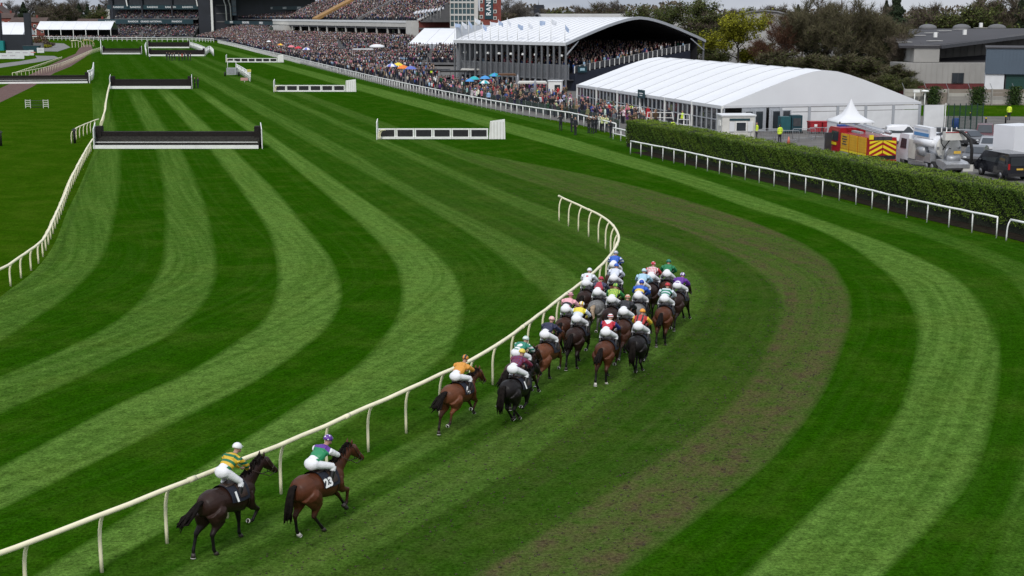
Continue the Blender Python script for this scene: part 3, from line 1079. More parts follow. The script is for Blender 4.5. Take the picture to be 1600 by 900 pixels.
def horse_meshes(key):
    hl, hr, fl, fr, drop, tail, lift = POSES[key]
    b = MB()
    # trunk: buttock to breast
    b.loft([((-.83, 0, 1.21), .11, .15, 0), ((-.76, 0, 1.25), .21, .23, 0), ((-.62, 0, 1.27), .285, .30, 0), ((-.45, 0, 1.28), .315, .325, 0),
            ((-.25, 0, 1.25), .30, .315, 0), ((-.02, 0, 1.215), .30, .335, 0), ((.22, 0, 1.19), .305, .37, 0), ((.42, 0, 1.19), .285, .395, 0),
            ((.60, 0, 1.21), .235, .35, 0), ((.75, 0, 1.22), .19, .27, 0), ((.87, 0, 1.22), .12, .16, 0)], 18)
    # withers
    b.loft([((.18, 0, 1.50), .07, .05, 0), ((.42, 0, 1.53), .09, .08, 0), ((.62, 0, 1.50), .09, .09, 0)], 10)
    d = drop
    # neck
    b.loft([((.52, 0, 1.32), .17, .30, .45), ((.74, 0, 1.44 + d * .25), .135, .25, .55), ((.95, 0, 1.58 + d * .5), .10, .19, .62), ((1.14, 0, 1.71 + d * .8), .082, .15, .68), ((1.27, 0, 1.80 + d), .078, .125, .8)], 14)
    # head
    hx, hz = 1.28, 1.80 + d
    b.loft([((hx - .04, 0, hz + .03), .07, .10, -.6), ((hx + .08, 0, hz - .05), .092, .155, -.75), ((hx + .2, 0, hz - .16), .078, .125, -.78), ((hx + .34, 0, hz - .29), .056, .085, -.8), ((hx + .45, 0, hz - .39), .056, .075, -.8), ((hx + .50, 0, hz - .44), .042, .05, -.8)], 14)
    for s in (-1, 1):
        b.tube([(hx - .03, s * .05, hz + .10), (hx - .02, s * .065, hz + .18), (hx + .0, s * .065, hz + .27)], [.035, .034, .008], 8)
        b.ell((hx + .10, s * .085, hz - .02), (.03, .018, .025), nu=8, nv=6)

    def leg(j, y, hind):
        p = [Vector((q[0], 0, q[1] + lift)) for q in j]
        w = (.17, .155, .14, .13, .13) if hind else (.16, .15, .135, .125, .125)
        p = [Vector((q.x, y * a, q.z)) for q, a in zip(p, w)]
        if hind:
            b.tube([p[0] + Vector((-.08, 0, .08)), p[0], p[0].lerp(p[1], .6), p[1]], [.17, .225, .20, .145], 12)
            b.tube([p[0] + Vector((-.17, -.02 * y, -.02)), p[0].lerp(p[1], .8) + Vector((-.14, 0, 0)), p[1].lerp(p[2], .45)], [.14, .15, .095], 12)
            b.tube([p[1], p[1].lerp(p[2], .35), p[1].lerp(p[2], .75), p[2], p[2].lerp(p[3], .12)], [.145, .12, .074, .064, .053], 10)
            back = (p[2] - p[1]).normalized()
            b.tube([p[2] + back * .035, p[1].lerp(p[2], .7) + Vector((-.05, 0, 0))], [.035, .022], 6)
        else:
            b.tube([p[0] + Vector((0, -.02 * y, .14)), p[0], p[1]], [.12, .135, .10], 12)
            b.tube([p[1] + Vector((0, 0, .05)), p[1].lerp(p[2], .3), p[1].lerp(p[2], .75), p[2], p[2].lerp(p[3], .14)], [.112, .092, .062, .058, .048], 10)
        b.tube([p[2], p[2].lerp(p[3], .25), p[2].lerp(p[3], .75), p[3]], [.054, .042, .038, .047], 10)
        b.tube([p[3], p[3].lerp(p[4], .6)], [.046, .041], 8)
        return p

    feet = []
    for (src, nm, y, hind) in ((HIND, hl, 1, True), (HIND, hr, -1, True), (FORE, fl, 1, False), (FORE, fr, -1, False)):
        feet.append(leg(src[nm], y, hind))
    body = solid(b, 'horse_body', 0.017, 7, 0.30)
    hooves = []
    for p in feet:
        f, t = p[3], p[4]
        h = MB()
        ax = (t - f).normalized()
        h.tube([f.lerp(t, .45), f.lerp(t, .75), t + ax * .02], [.038, .050, .058], 10)
        hooves.append((h.mesh('horse_hoof', M_HOOF), t + ax * .026, ax))
    # shoes: an open ring on the sole
    shoes = []
    for _, c, ax in hooves:
        q = ax.to_track_quat('Z', 'X').to_matrix()
        pts = [c + q @ Vector((.05 * math.cos(a), .05 * math.sin(a), 0)) for a in np.linspace(R(-150), R(150), 12)]
        shoes.append(MB().tube(pts, .013, 5).mesh('horse_shoe', M_SHOE))
    # tail: a fan of tapering locks
    tb = MB()
    rg = random.Random(sum(map(ord, key)) % 97)
    for k in range(16):
        a = rg.uniform(-1, 1)
        if tail == 'flow':
            pts = [(-.78, .03 * a, 1.40), (-.93, .05 * a, 1.38), (-1.13, .09 * a + rg.uniform(-.03, .03), 1.25 + rg.uniform(-.06, .05)), (-1.36, .12 * a + rg.uniform(-.06, .06), 1.10 + rg.uniform(-.10, .10)), (-1.55, .14 * a, 1.02 + rg.uniform(-.14, .12))]
        else:
            pts = [(-.78, .03 * a, 1.40), (-.90, .05 * a, 1.36), (-.98, .07 * a, 1.14), (-1.03 + rg.uniform(-.05, .03), .09 * a, .86), (-1.04 + rg.uniform(-.10, .05), .08 * a, .56 + rg.uniform(-.08, .12))]
        tb.tube([Vector(q) + Vector((0, 0, lift)) for q in pts], [.035, .045, .045, .036, .006], 6)
    tailm = tb.mesh('horse_tail', M_HAIR)
    mb = MB()
    for k in range(44):          # mane: short locks falling on the left side, some blown up
        t = k / 43
        c = Vector((.52 + .74 * t, 0, 1.56 + (1.93 - 1.56 + d) * t + .02))
        s = 1 if k % 3 else -1
        jx = rg.uniform(-.04, .03); jz = rg.uniform(-.05, .05)
        mb.tube([c + Vector((0, 0, .0)), c + Vector((-.05 + jx, s * .05, .015 + jz * .3)), c + Vector((-.10 + jx * 2, s * .085, -.13 + jz))], [.02, .022, .004], 5)
    mane = mb.mesh('horse_mane', M_HAIR)
    # tack
    def trunk_ring(x):      # half widths of the trunk near x
        xs = [-.25, -.02, .22, .42, .6]
        return np.interp(x, xs, [.30, .30, .305, .285, .235]), np.interp(x, xs, [.315, .335, .37, .395, .35]), np.interp(x, xs, [1.25, 1.215, 1.19, 1.19, 1.21])

    def drape(x0, x1, a0, a1, off, n=7, mm=10):
        vs, fs = [], []
        for i in range(n + 1):
            x = x0 + (x1 - x0) * i / n
            ry, rz, cz = trunk_ring(x)
            for k in range(mm + 1):
                th = a0 + (a1 - a0) * k / mm
                bulge = .05 * max(0, math.sin(th)) ** 6 if x > .1 else .02
                vs.append((x, (ry + off) * math.cos(th), cz + (rz + off + bulge) * math.sin(th)))
        for i in range(n):
            for k in range(mm):
                o = i * (mm + 1) + k
                fs.append((o, o + 1, o + mm + 2, o + mm + 1))
        return vs, fs
    cl_ = MB().add(*drape(-.16, .46, R(-2), R(182), .028, 8, 18), 0, True).mesh('saddlecloth', M_CLOTH)
    sd = MB()
    sd.loft([((-.12, 0, 1.575), .13, .035, .1), ((.05, 0, 1.575), .15, .035, 0), ((.22, 0, 1.60), .14, .05, -.1), ((.36, 0, 1.64), .10, .045, -.2)], 10)
    for s in (-1, 1):
        sd.add(*drape(.10, .36, R(90 - s * 20), R(90 - s * 78), .042, 4, 6), 0, True)
    saddle = sd.mesh('saddle', M_LEATHER)
    gl = MB().add(*drape(.42, .50, R(-178), R(182), .012, 1, 24)).mesh('girth', M_LEATHER)
    br = MB()
    for s in (-1, 1):
        br.tube([(hx + .02, s * .085, hz + .05), (hx + .12, s * .10, hz - .12), (hx + .36, s * .06, hz - .38)], .011, 5)
        br.tube([(hx + .38, s * .065, hz - .38), (hx + .08, s * .13, hz - .40), (.78, s * .12, 1.72 + d * .3)], .010, 5)
    br.tube([(hx + .30, .07, hz - .21), (hx + .33, 0, hz - .17), (hx + .30, -.07, hz - .21), (hx + .24, -.06, hz - .36), (hx + .24, .06, hz - .36), (hx + .30, .07, hz - .21)], .012, 5)
    br.tube([(hx - .02, .08, hz + .04), (hx + .03, 0, hz + .13), (hx - .02, -.08, hz + .04)], .012, 5)
    bridle = br.mesh('bridle', M_LEATHER)
    return dict(body=body, hooves=[h[0] for h in hooves], shoes=shoes, tail=tailm, mane=mane, cloth=cl_, saddle=saddle, girth=gl, bridle=bridle, drape=drape, drop=drop, lift=lift)


HM = {k: horse_meshes(k) for k in POSES}


def text_mesh(cu):
    t = bpy.data.objects.new('lettering', cu)
    COL.objects.link(t)
    me = bpy.data.meshes.new_from_object(t.evaluated_get(bpy.context.evaluated_depsgraph_get()))
    bpy.data.objects.remove(t)
    me.name = 'lettering'
    return me


def lettering(txt, size, m, parent, loc, rot, extrude=0.01, align='CENTER', spacing=1.0, offset=0.0):
    cu = bpy.data.curves.new('lettering', 'FONT')
    cu.body = txt; cu.size = size; cu.extrude = extrude; cu.offset = offset
    cu.align_x = align; cu.align_y = 'CENTER'; cu.space_character = spacing
    cu.materials.append(m)
    o = link('lettering', text_mesh(cu), parent, loc)
    o.rotation_euler = rot
    return o


def number_patch(hm, side, txt, parent):
    """white figures lying on the saddlecloth on one flank"""
    cu = bpy.data.curves.new('number', 'FONT')
    cu.body = txt
    cu.size = 0.34 if len(txt) < 2 else 0.29
    cu.extrude = 0.004
    cu.offset = 0.012
    cu.align_x = 'CENTER'
    cu.align_y = 'CENTER'
    cu.materials.append(M_NUM)
    o = link('number', text_mesh(cu), parent)
    y = -0.352 if side < 0 else 0.352
    o.location = (0.0, y * 0.93, 1.33)
    o.rotation_euler = (R(90 - 20), 0, 0) if side < 0 else (R(90 - 20), 0, R(180))
    return o


# -------- riders
M_SKIN = mat('skin', (0.42, 0.24, 0.17), 0.55, 0.08, 6.0)
M_BREECH = mat('white_breeches', (0.74, 0.74, 0.76), 0.7, 0.06, 5.0, bump=0.35, bscale=9)
M_BOOT = mat('black_boots', (0.012, 0.011, 0.011), 0.3, 0.2, 6.0)

RIDE = {  # pelvis, chest, neck, head (x, z); knee, ankle, toe; elbow, hand (x, y, z)
    'up': dict(pel=(-.05, 1.96), chest=(.24, 2.16), neck=(.38, 2.28), head=(.47, 2.37), knee=(.26, .27, 1.62), ankle=(.10, .31, 1.22), toe=(.28, .31, 1.17), elbow=(.48, .27, 1.98), hand=(.66, .10, 1.80)),
    'sit': dict(pel=(-.14, 1.83), chest=(.22, 2.03), neck=(.38, 2.14), head=(.48, 2.23), knee=(.30, .29, 1.66), ankle=(.12, .31, 1.26), toe=(.30, .31, 1.22), elbow=(.48, .28, 1.90), hand=(.68, .11, 1.78)),
    'low': dict(pel=(-.20, 1.93), chest=(.22, 2.05), neck=(.40, 2.12), head=(.52, 2.20), knee=(.24, .29, 1.68), ankle=(.02, .31, 1.30), toe=(.20, .31, 1.25), elbow=(.42, .34, 1.88), hand=(.70, .10, 1.74)),
    'mid': dict(pel=(-.18, 1.93), chest=(.19, 2.12), neck=(.35, 2.22), head=(.45, 2.31), knee=(.24, .29, 1.66), ankle=(.04, .31, 1.27), toe=(.22, .31, 1.22), elbow=(.42, .35, 1.94), hand=(.68, .11, 1.77)),
}


def rider_meshes(key):
    q = RIDE[key]
    pel, ch, nk, hd = (Vector((a[0], 0, a[1])) for a in (q['pel'], q['chest'], q['neck'], q['head']))
    up = (ch - pel).normalized()
    tilt = math.atan2(ch.x - pel.x, ch.z - pel.z)
    body, silks, bre, boots = MB(), MB(), MB(), MB()
    Mt = Matrix.Rotation(tilt, 3, 'Y')

    def torso(m, g):
        m.ell(pel.lerp(ch, .05), (.13 + g, .165 + g, .15), Mt, 14, 10)
        m.ell(pel.lerp(ch, .55), (.11 + g * 1.6, .155 + g * 3, .20), Mt, 14, 10)
        m.ell(ch, (.125 + g, .185 + g * 3.2, .18), Mt, 14, 10)
        m.tube([ch + Vector((-.02, -.17, .04)), ch + Vector((-.02, .17, .04))], [.085 + g, .085 + g], 10)

    def arms(m, g, hand=False):
        for s in (-1, 1):
            sh = ch + Vector((.0, s * .215, .03))
            el = Vector((q['elbow'][0], s * q['elbow'][1], q['elbow'][2]))
            ha = Vector((q['hand'][0], s * q['hand'][1], q['hand'][2]))
            m.tube([sh, sh.lerp(el, .5), el], [.072 + g, .058 + g, .046 + g], 9)
            m.tube([el, el.lerp(ha, .5), ha if hand else el.lerp(ha, .9)], [.046 + g, .042 + g, .031 + g], 9)
            if hand:
                d = (ha - el).normalized()
                m.ell(ha + d * .045, (.045, .026, .040), nu=8, nv=6)

    def legs(m, g, part, sides=(-1, 1)):
        for s in sides:
            hp = pel + Vector((-.01, s * .10, -.04))
            kn = Vector((q['knee'][0], s * q['knee'][1], q['knee'][2]))
            an = Vector((q['ankle'][0], s * q['ankle'][1], q['ankle'][2]))
            to = Vector((q['toe'][0], s * q['toe'][1], q['toe'][2]))
            if part != 'boot':
                m.ell(hp + Vector((-.035, -s * .02, .01)), (.125 + g, .12 + g, .125 + g), nu=12, nv=8)
                m.tube([hp, hp.lerp(kn, .5), kn], [.105 + g, .088 + g, .066 + g], 11)
                m.tube([kn, kn.lerp(an, .35)], [.066 + g, .058 + g], 10)
            if part != 'bre':
                m.tube([kn.lerp(an, .18), kn.lerp(an, .45), an], [.058 + g, .056 + g, .042 + g], 9)
                m.tube([an + Vector((-.05, 0, -.02)), an.lerp(to, .5), to], [.038 + g, .04 + g, .03 + g], 8)
    torso(body, -.012); arms(body, -.010, True); legs(body, -.012, 'all')
    body.tube([ch + up * .08, nk, hd + Vector((-.03, 0, -.06))], [.075, .058, .055], 10)
    face = Matrix.Rotation(0.35, 3, 'Y')
    body.ell(hd, (.098, .075, .118), face, 14, 10)
    body.ell(hd + Vector((.065, 0, -.085)), (.045, .045, .035), nu=8, nv=6)      # jaw
    body.tube([hd + Vector((.085, 0, .0)), hd + Vector((.115, 0, -.04)), hd + Vector((.095, 0, -.05))], [.012, .018, .012], 6)   # nose
    for s in (-1, 1):
        body.ell(hd + Vector((-.01, s * .078, -.02)), (.022, .012, .032), nu=8, nv=6)
        ha = Vector((q['hand'][0], s * q['hand'][1], q['hand'][2]))
        for k in range(4):       # fingers closed round the rein
            a = ha + Vector((.075 - .002 * k, s * .012, .028 - .018 * k))
            body.tube([a, a + Vector((.035, -s * .01, -.004)), a + Vector((.038, -s * .040, -.010)), a + Vector((.008, -s * .045, -.012))], [.011, .0105, .010, .008], 6)
        a = ha + Vector((.03, -s * .02, .038))
        body.tube([a, a + Vector((.035, -s * .012, .012)), a + Vector((.062, -s * .02, .004))], [.013, .011, .008], 6)
    torso(silks, .018); arms(silks, .020)
    silks.tube([ch + up * .06, nk.lerp(ch, .35)], [.10, .072], 10)
    legs(bre, .010, 'bre')
    bre.ell(pel + Vector((-.055, 0, -.035)), (.15, .19, .16), Mt, 14, 10)
    bre.tube([pel + up * .0, pel + up * .11], [.165, .155], 14)
    bootm = []
    for s in (-1, 1):
        boots = MB()
        legs(boots, .012, 'boot', (s,))
        bootm.append(solid(boots, 'jockey_boot', .016, 2, .4))
    h = MB()
    h.ell(hd + Vector((-.012, 0, .035)), (.135, .112, .118), face, 16, 10, zmin=-.25)
    pk = [(.10 + .055 * math.cos(a), .085 * math.sin(a)) for a in np.linspace(-1.3, 1.3, 8)]
    h.add([hd + Vector((.0, p[1], .035)) + Vector((p[0], 0, -.01)) for p in pk] + [hd + Vector((.08, p[1] * .9, .05)) for p in pk], [(i, i + 1, 9 + i, 8 + i) for i in range(7)])
    g = MB()
    g.ell(hd + Vector((.085, 0, .012)), (.035, .078, .026), face, 10, 6)
    out = dict(body=solid(body, 'jockey_body', .014, 2, .45), silks=solid(silks, 'jockey_silks', .016, 3, .4), breeches=solid(bre, 'jockey_breeches', .017, 6, .4), boots=bootm, helmet=h.mesh('jockey_cap', []), goggles=g.mesh('jockey_goggles', []))
    out['tilt'] = tilt; out['ch'] = ch; out['pel'] = pel; out['hd'] = hd
    return out


RM = {k: rider_meshes(k) for k in RIDE}


def silk_mat(name, base, pattern=None, col2=(1, 1, 1), pose='mid', sleeve=None, size=0.1, sleeve2=None):
    """jockey silks: hoops, diamonds, chevron, sash ... woven into the cloth, with sleeves of their own colour"""
    m, N, L, b = new_mat(name)
    t = N.new('ShaderNodeTexCoord')
    q = RM[pose]
    mp_ = N.new('ShaderNodeMapping')
    mp_.vector_type = 'TEXTURE'
    mp_.inputs['Location'].default_value = q['pel']
    mp_.inputs['Rotation'].default_value = (0, q['tilt'], 0)
    L.new(t.outputs['Object'], mp_.inputs['Vector'])
    sp = N.new('ShaderNodeSeparateXYZ')
    L.new(mp_.outputs['Vector'], sp.inputs['Vector'])

    def M_(op, a, c=0.0):
        n = N.new('ShaderNodeMath'); n.operation = op
        for i, x in enumerate((a, c)):
            if hasattr(x, 'links'):
                L.new(x, n.inputs[i])
            else:
                n.inputs[i].default_value = x
        return n.outputs[0]
    X, Y, Z = sp.outputs['X'], sp.outputs['Y'], sp.outputs['Z']
    ay = M_('ABSOLUTE', Y)
    fac = None
    if pattern == 'hoops':
        fac = M_('GREATER_THAN', M_('FRACT', M_('DIVIDE', M_('ADD', Z, 10.02), size)), 0.5)
    elif pattern in ('diamonds', 'checks', 'spots'):
        u = M_('DIVIDE', M_('ADD', Y, M_('MULTIPLY', Z, 1.0)), size) if pattern == 'diamonds' else M_('DIVIDE', Y, size)
        v = M_('DIVIDE', M_('SUBTRACT', Z, M_('MULTIPLY', Y, 1.0)), size) if pattern == 'diamonds' else M_('DIVIDE', Z, size)
        a = M_('GREATER_THAN', M_('FRACT', M_('ADD', u, 20)), 0.5)
        c = M_('GREATER_THAN', M_('FRACT', M_('ADD', v, 20)), 0.5)
        fac = M_('ABSOLUTE', M_('SUBTRACT', a, c))
    elif pattern == 'yoke':
        fac = M_('GREATER_THAN', Z, size)
    elif pattern == 'chevron':
        fac = M_('GREATER_THAN', Z, M_('ADD', M_('MULTIPLY', ay, 1.3), size))
    elif pattern == 'band':
        fac = M_('LESS_THAN', M_('ABSOLUTE', M_('SUBTRACT', Z, size)), 0.07)
    elif pattern == 'braces':
        fac = M_('LESS_THAN', M_('ABSOLUTE', M_('SUBTRACT', ay, 0.10)), 0.032)
    elif pattern == 'epaulets':
        fac = M_('GREATER_THAN', M_('ADD', ay, M_('MULTIPLY', Z, .5)), size)
    elif pattern == 'disc':
        fac = M_('LESS_THAN', M_('ADD', M_('MULTIPLY', Y, Y), M_('POWER', M_('SUBTRACT', Z, .27), 2.0)), size * size)

    def mix_(f, a, c):
        n = N.new('ShaderNodeMix'); n.data_type = 'RGBA'
        for s_, x in (('Factor', f), ('A', a), ('B', c)):
            if hasattr(x, 'links'):
                L.new(x, n.inputs[s_])
            else:
                n.inputs[s_].default_value = (*x, 1)
        return n.outputs['Result']
    colr = mix_(fac, base, col2) if fac is not None else None
    if sleeve is not None:
        sl = M_('GREATER_THAN', ay, 0.25)
        s_in = sleeve
        if sleeve2 is not None:
            f2 = M_('GREATER_THAN', M_('FRACT', M_('DIVIDE', M_('ADD', t_sep(N, L, t), 10.0), 0.14)), 0.5)
            s_in = mix_(f2, sleeve, sleeve2)
        colr = mix_(sl, colr if colr is not None else base, s_in)
    nz = N.new('ShaderNodeTexNoise'); nz.inputs['Scale'].default_value = 7; nz.inputs['Detail'].default_value = 3
    L.new(t.outputs['Object'], nz.inputs['Vector'])
    if colr is not None:
        L.new(colr, b.inputs['Base Color'])
    else:
        b.inputs['Base Color'].default_value = (*base, 1)
    bp = N.new('ShaderNodeBump'); bp.inputs['Strength'].default_value = 0.6; bp.inputs['Distance'].default_value = 0.05
    L.new(nz.outputs['Fac'], bp.inputs['Height']); L.new(bp.outputs['Normal'], b.inputs['Normal'])
    b.inputs['Roughness'].default_value = 0.5
    return m


def t_sep(N, L, t):
    s = N.new('ShaderNodeSeparateXYZ')
    L.new(t.outputs['Object'], s.inputs['Vector'])
    return s.outputs['Z']


def cap_mat(name, col, col2=None, pat=None):
    m, N, L, b = new_mat(name)
    b.inputs['Roughness'].default_value = 0.4
    b.inputs['Base Color'].default_value = (*col, 1)
    if pat:
        t = N.new('ShaderNodeTexCoord')
        if pat == 'spots':
            v = N.new('ShaderNodeTexVoronoi'); v.inputs['Scale'].default_value = 11; v.inputs['Randomness'].default_value = 0.2
            L.new(t.outputs['Object'], v.inputs['Vector'])
            c = N.new('ShaderNodeMath'); c.operation = 'LESS_THAN'; c.inputs[1].default_value = 0.33
            L.new(v.outputs['Distance'], c.inputs[0]); f = c.outputs[0]
        else:
            v = N.new('ShaderNodeTexWave'); v.inputs['Scale'].default_value = 4.5 if pat == 'hoops' else 3.0
            v.bands_direction = 'Z' if pat == 'hoops' else 'Y'
            L.new(t.outputs['Object'], v.inputs['Vector'])
            c = N.new('ShaderNodeMath'); c.operation = 'GREATER_THAN'; c.inputs[1].default_value = 0.5
            L.new(v.outputs['Fac'], c.inputs[0]); f = c.outputs[0]
        x = N.new('ShaderNodeMix'); x.data_type = 'RGBA'
        x.inputs['A'].default_value = (*col, 1); x.inputs['B'].default_value = (*col2, 1)
        L.new(f, x.inputs['Factor']); L.new(x.outputs['Result'], b.inputs['Base Color'])
    return m


def own_slot(o, m):
    if not o.data.materials:
        o.data.materials.append(m)
    o.material_slots[0].link = 'OBJECT'
    o.material_slots[0].material = m


WHT, RED, YEL, GRN, BLU, NVY = (.75, .75, .76), (.50, .012, .018), (.72, .48, .03), (.006, .17, .07), (.02, .10, .48), (.010, .014, .06)
PINK, PURP, MAR, LBLU, ORG, BLACK, EMER = (.75, .38, .42), (.10, .025, .26), (.14, .008, .035), (.36, .55, .68), (.72, .25, .03), (.014, .014, .018), (.02, .20, .13)


def runner(px, py, head, pose, coat, ride, silk, cap, hlabel, jlabel, num=None, num_side=-1, tail=None, sock=(), hands=None, dz=0.0, size=0.89, shoes=(0, 1, 2, 3)):
    """one horse and its rider, the middle of its rump seen at pixel (px, py), heading degrees clockwise of straight ahead"""
    hm, rm = HM[pose], RM[ride]
    if size < .9:
        head += 4
    rz = R(90 - head)
    loc = P(px, py, 1.35 * size) + Matrix.Rotation(rz, 3, 'Z') @ Vector((0.6 * size, 0, 0))
    loc.z = dz
    h = thing('racehorse', hlabel, 'horse', loc, rz, 'racehorses running round the bend')
    h.scale = (size * 1.05, size * 1.12, size)
    b = link('body', hm['body'], h)
    own_slot(b, COATS[coat])
    link('mane', hm['mane'], h)
    tl = link('tail', hm['tail'], h)
    if tail is not None:
        own_slot(tl, tail)
    for i, m in enumerate(hm['hooves']):
        q = link('hoof', m, h)
        if i in shoes:
            link('horseshoe', hm['shoes'][i], q)
        if i in sock:
            own_slot(q, M_SOCK)
    c = link('saddlecloth', hm['cloth'], h)
    if num:
        number_patch(hm, num_side, num, c)
    elif num is None:
        pass
    link('saddle', hm['saddle'], h)
    link('girth', hm['girth'], h)
    link('bridle', hm['bridle'], h)
    j = thing('person', jlabel, 'person', loc, rz, 'jockeys riding in the race')
    j.scale = (size,) * 3
    own_slot(link('body', rm['body'], j), M_SKIN)
    own_slot(link('silks', rm['silks'], j), silk)
    own_slot(link('breeches', rm['breeches'], j), M_BREECH)
    for bm_ in rm['boots']:
        own_slot(link('boot', bm_, j), M_BOOT)
    own_slot(link('helmet', rm['helmet'], j), cap)
    own_slot(link('goggles', rm['goggles'], j), M_GLASS)
    return h, j
S = silk_mat
GOLD = (.62, .40, .02)
runner(326, 783, 31, 'canter', 'dark', 'up', S('silk_hoops', (.006, .13, .05), 'hoops', GOLD, 'up', (.004, .10, .05), .15, (.60, .38, .02)), cap_mat('cap_white', WHT),
       'dark brown horse with number 1 cloth, last of the field', 'jockey in green and gold hoops with plain white cap', num='1', shoes=(0, 3), size=.94)
runner(471, 760, 31, 'bound', 'bay', 'sit', S('silk_green_purple', (.012, .22, .085), 'yoke', PURP, 'sit', WHT, .38), cap_mat('cap_purple_spot', PURP, WHT, 'spots'),
       'bay horse with number 23 cloth just ahead of the last horse', 'jockey in green with white sleeves and purple spotted cap', num='23', sock=(0,), shoes=(0,), size=.95)
runner(702, 614, 27, 'stretch', 'bright', 'sit', S('silk_orange', (.62, .27, .035), None, WHT, 'sit'), cap_mat('cap_orange', (.60, .25, .03), (.02, .016, .03), 'quarters'),
       'bright bay horse alone at the rail under an orange jacket', 'jockey in plain orange jacket riding beside the cream rail', num='6', size=.90)
runner(793, 606, 24, 'gather', 'black', 'mid', S('silk_maroon', MAR, 'diamonds', (.10, .02, .09), 'mid', MAR, .2), cap_mat('cap_yellow', (.72, .55, .08)),
       'black horse under the maroon jockey, with white figure on cloth', 'jockey in maroon jacket and yellow cap on a black horse', num='1')
runner(800, 579, 22, 'drive', 'brown', 'low', S('silk_emerald', EMER, 'disc', WHT, 'low', EMER, .1, WHT), cap_mat('cap_white_green', WHT, (.45, .60, .55), 'hoops'),
       'brown horse half hidden ahead of the black horse', 'jockey in emerald green with a white star shape on the back')
runner(845, 549, 20, 'land', 'bright', 'mid', S('silk_navy', (.014, .016, .05), None, WHT, 'mid'), cap_mat('cap_pink', PINK, (.75, .55, .45), 'quarters'),
       'bay horse by the rail under the navy jockey in a pink cap', 'jockey in plain navy jacket and pale pink cap')
runner(879, 507, 16, 'gather', 'brown', 'mid', S('silk_pink', PINK, 'band', BLACK, 'mid', PINK, .17), cap_mat('cap_pink_hoop', PINK, (.10, .02, .05), 'hoops'),
       'brown horse squeezed along the rail on the left of the pack', 'jockey in pale pink with a black band across the jacket')
runner(896, 523, 16, 'canter', 'dark', 'mid', S('silk_yellow_yoke', (.60, .66, .74), 'yoke', (.72, .60, .05), 'mid', (.60, .66, .74), .22), cap_mat('cap_white_yellow', WHT, YEL, 'quarters'),
       'dark brown horse with full black tail at the left rear of the pack', 'jockey in pale jacket with yellow shoulders near the rail', tail=M_HAIR)
runner(912, 464, 13, 'drive', 'dark', 'mid', S('silk_white_dot', (.66, .68, .72), 'disc', RED, 'mid', (.66, .68, .72), .06), cap_mat('cap_pale', (.72, .74, .78)),
       'dark horse second along the rail from the front', 'jockey in all white with a small red spot on the back')
runner(930, 479, 13, 'stretch', 'grey', 'mid', S('silk_red_dark', (.32, .02, .04), 'epaulets', (.05, .05, .10), 'mid', (.03, .035, .06), .30), cap_mat('cap_red', (.42, .02, .05)),
       'grey horse with pale flaxen tail in the middle of the pack', 'jockey in dark red with black sleeves on the grey horse', tail=M_HAIRG)
runner(956, 434, 10, 'drive', 'brown', 'mid', S('silk_blue', BLU, None, WHT, 'mid', BLU, .1, WHT), cap_mat('cap_white_check', WHT, (.1, .15, .3), 'hoops'),
       'leading brown horse at the rail end', 'leading jockey in royal blue with white hooped sleeves')
runner(956, 456, 11, 'bound', 'bay', 'mid', S('silk_white_blue', (.62, .65, .74), None, WHT, 'mid'), cap_mat('cap_blue', BLU),
       'bay horse right behind the leader at the rail', 'jockey in pale white jacket with royal blue cap')
runner(952, 491, 14, 'canter', 'dark', 'mid', S('silk_green_diamonds', (.03, .26, .05), 'diamonds', (.52, .58, .06), 'mid', (.02, .20, .04), .13), cap_mat('cap_green_check', (.03, .24, .05), (.35, .5, .05), 'quarters'),
       'dark horse under the green and yellow diamond jacket', 'jockey in green jacket with yellow diamonds')
runner(970, 511, 15, 'land', 'brown', 'mid', S('silk_black', BLACK, None, WHT, 'mid'), cap_mat('cap_cream', (.66, .55, .40), (.5, .05, .04), 'hoops'),
       'brown horse under the black jacketed jockey in mid pack', 'jockey in plain black jacket with cream and red hooped cap')
runner(942, 545, 15, 'push_a' if 'push_a' in POSES else 'canter', 'bay', 'mid', S('silk_red_chevron', (.46, .012, .03), 'chevron', WHT, 'mid', (.012, .02, .14), .24), cap_mat('cap_white_red', WHT, (.5, .04, .05), 'hoops'),
       'bay horse trailing the pack with white shoes showing', 'jockey in red with white chevron and dark blue sleeves', sock=(0, 1))
runner(993, 536, 15, 'gather', 'black', 'mid', S('silk_red_braces', (.46, .03, .03), 'braces', BLACK, 'mid', (.70, .45, .03), .1), cap_mat('cap_orange_plain', (.74, .32, .03)),
       'black horse at the right rear under a yellow sleeved rider', 'jockey in red jacket with yellow sleeves and orange cap')
runner(999, 465, 12, 'stretch', 'brown', 'mid', S('silk_light_blue', LBLU, None, WHT, 'mid'), cap_mat('cap_light_blue', (.48, .64, .72)),
       'brown horse hidden under the light blue jockey', 'jockey in plain light blue jacket and cap')
runner(994, 485, 13, 'drive', 'grey', 'mid', S('silk_blue_yellow', BLU, 'band', (.70, .50, .08), 'mid', BLU, .2), cap_mat('cap_blue_deep', (.015, .06, .42)),
       'grey horse right of the middle, under the blue and yellow jacket', 'jockey in blue jacket with a broad yellow band')
runner(1015, 453, 10, 'canter', 'dark', 'mid', S('silk_red_diamonds', (.50, .015, .03), 'diamonds', WHT, 'mid', (.42, .012, .02), .13), cap_mat('cap_red_spots', (.5, .015, .03), WHT, 'spots'),
       'dark horse near the front under red and white diamonds', 'jockey in red and white diamonds with spotted red cap')
runner(1040, 449, 9, 'bound', 'brown', 'mid', S('silk_green', (.006, .17, .06), None, WHT, 'mid'), cap_mat('cap_green', (.008, .15, .10)),
       'brown horse at the right front of the pack under green', 'jockey in plain green jacket and green cap')
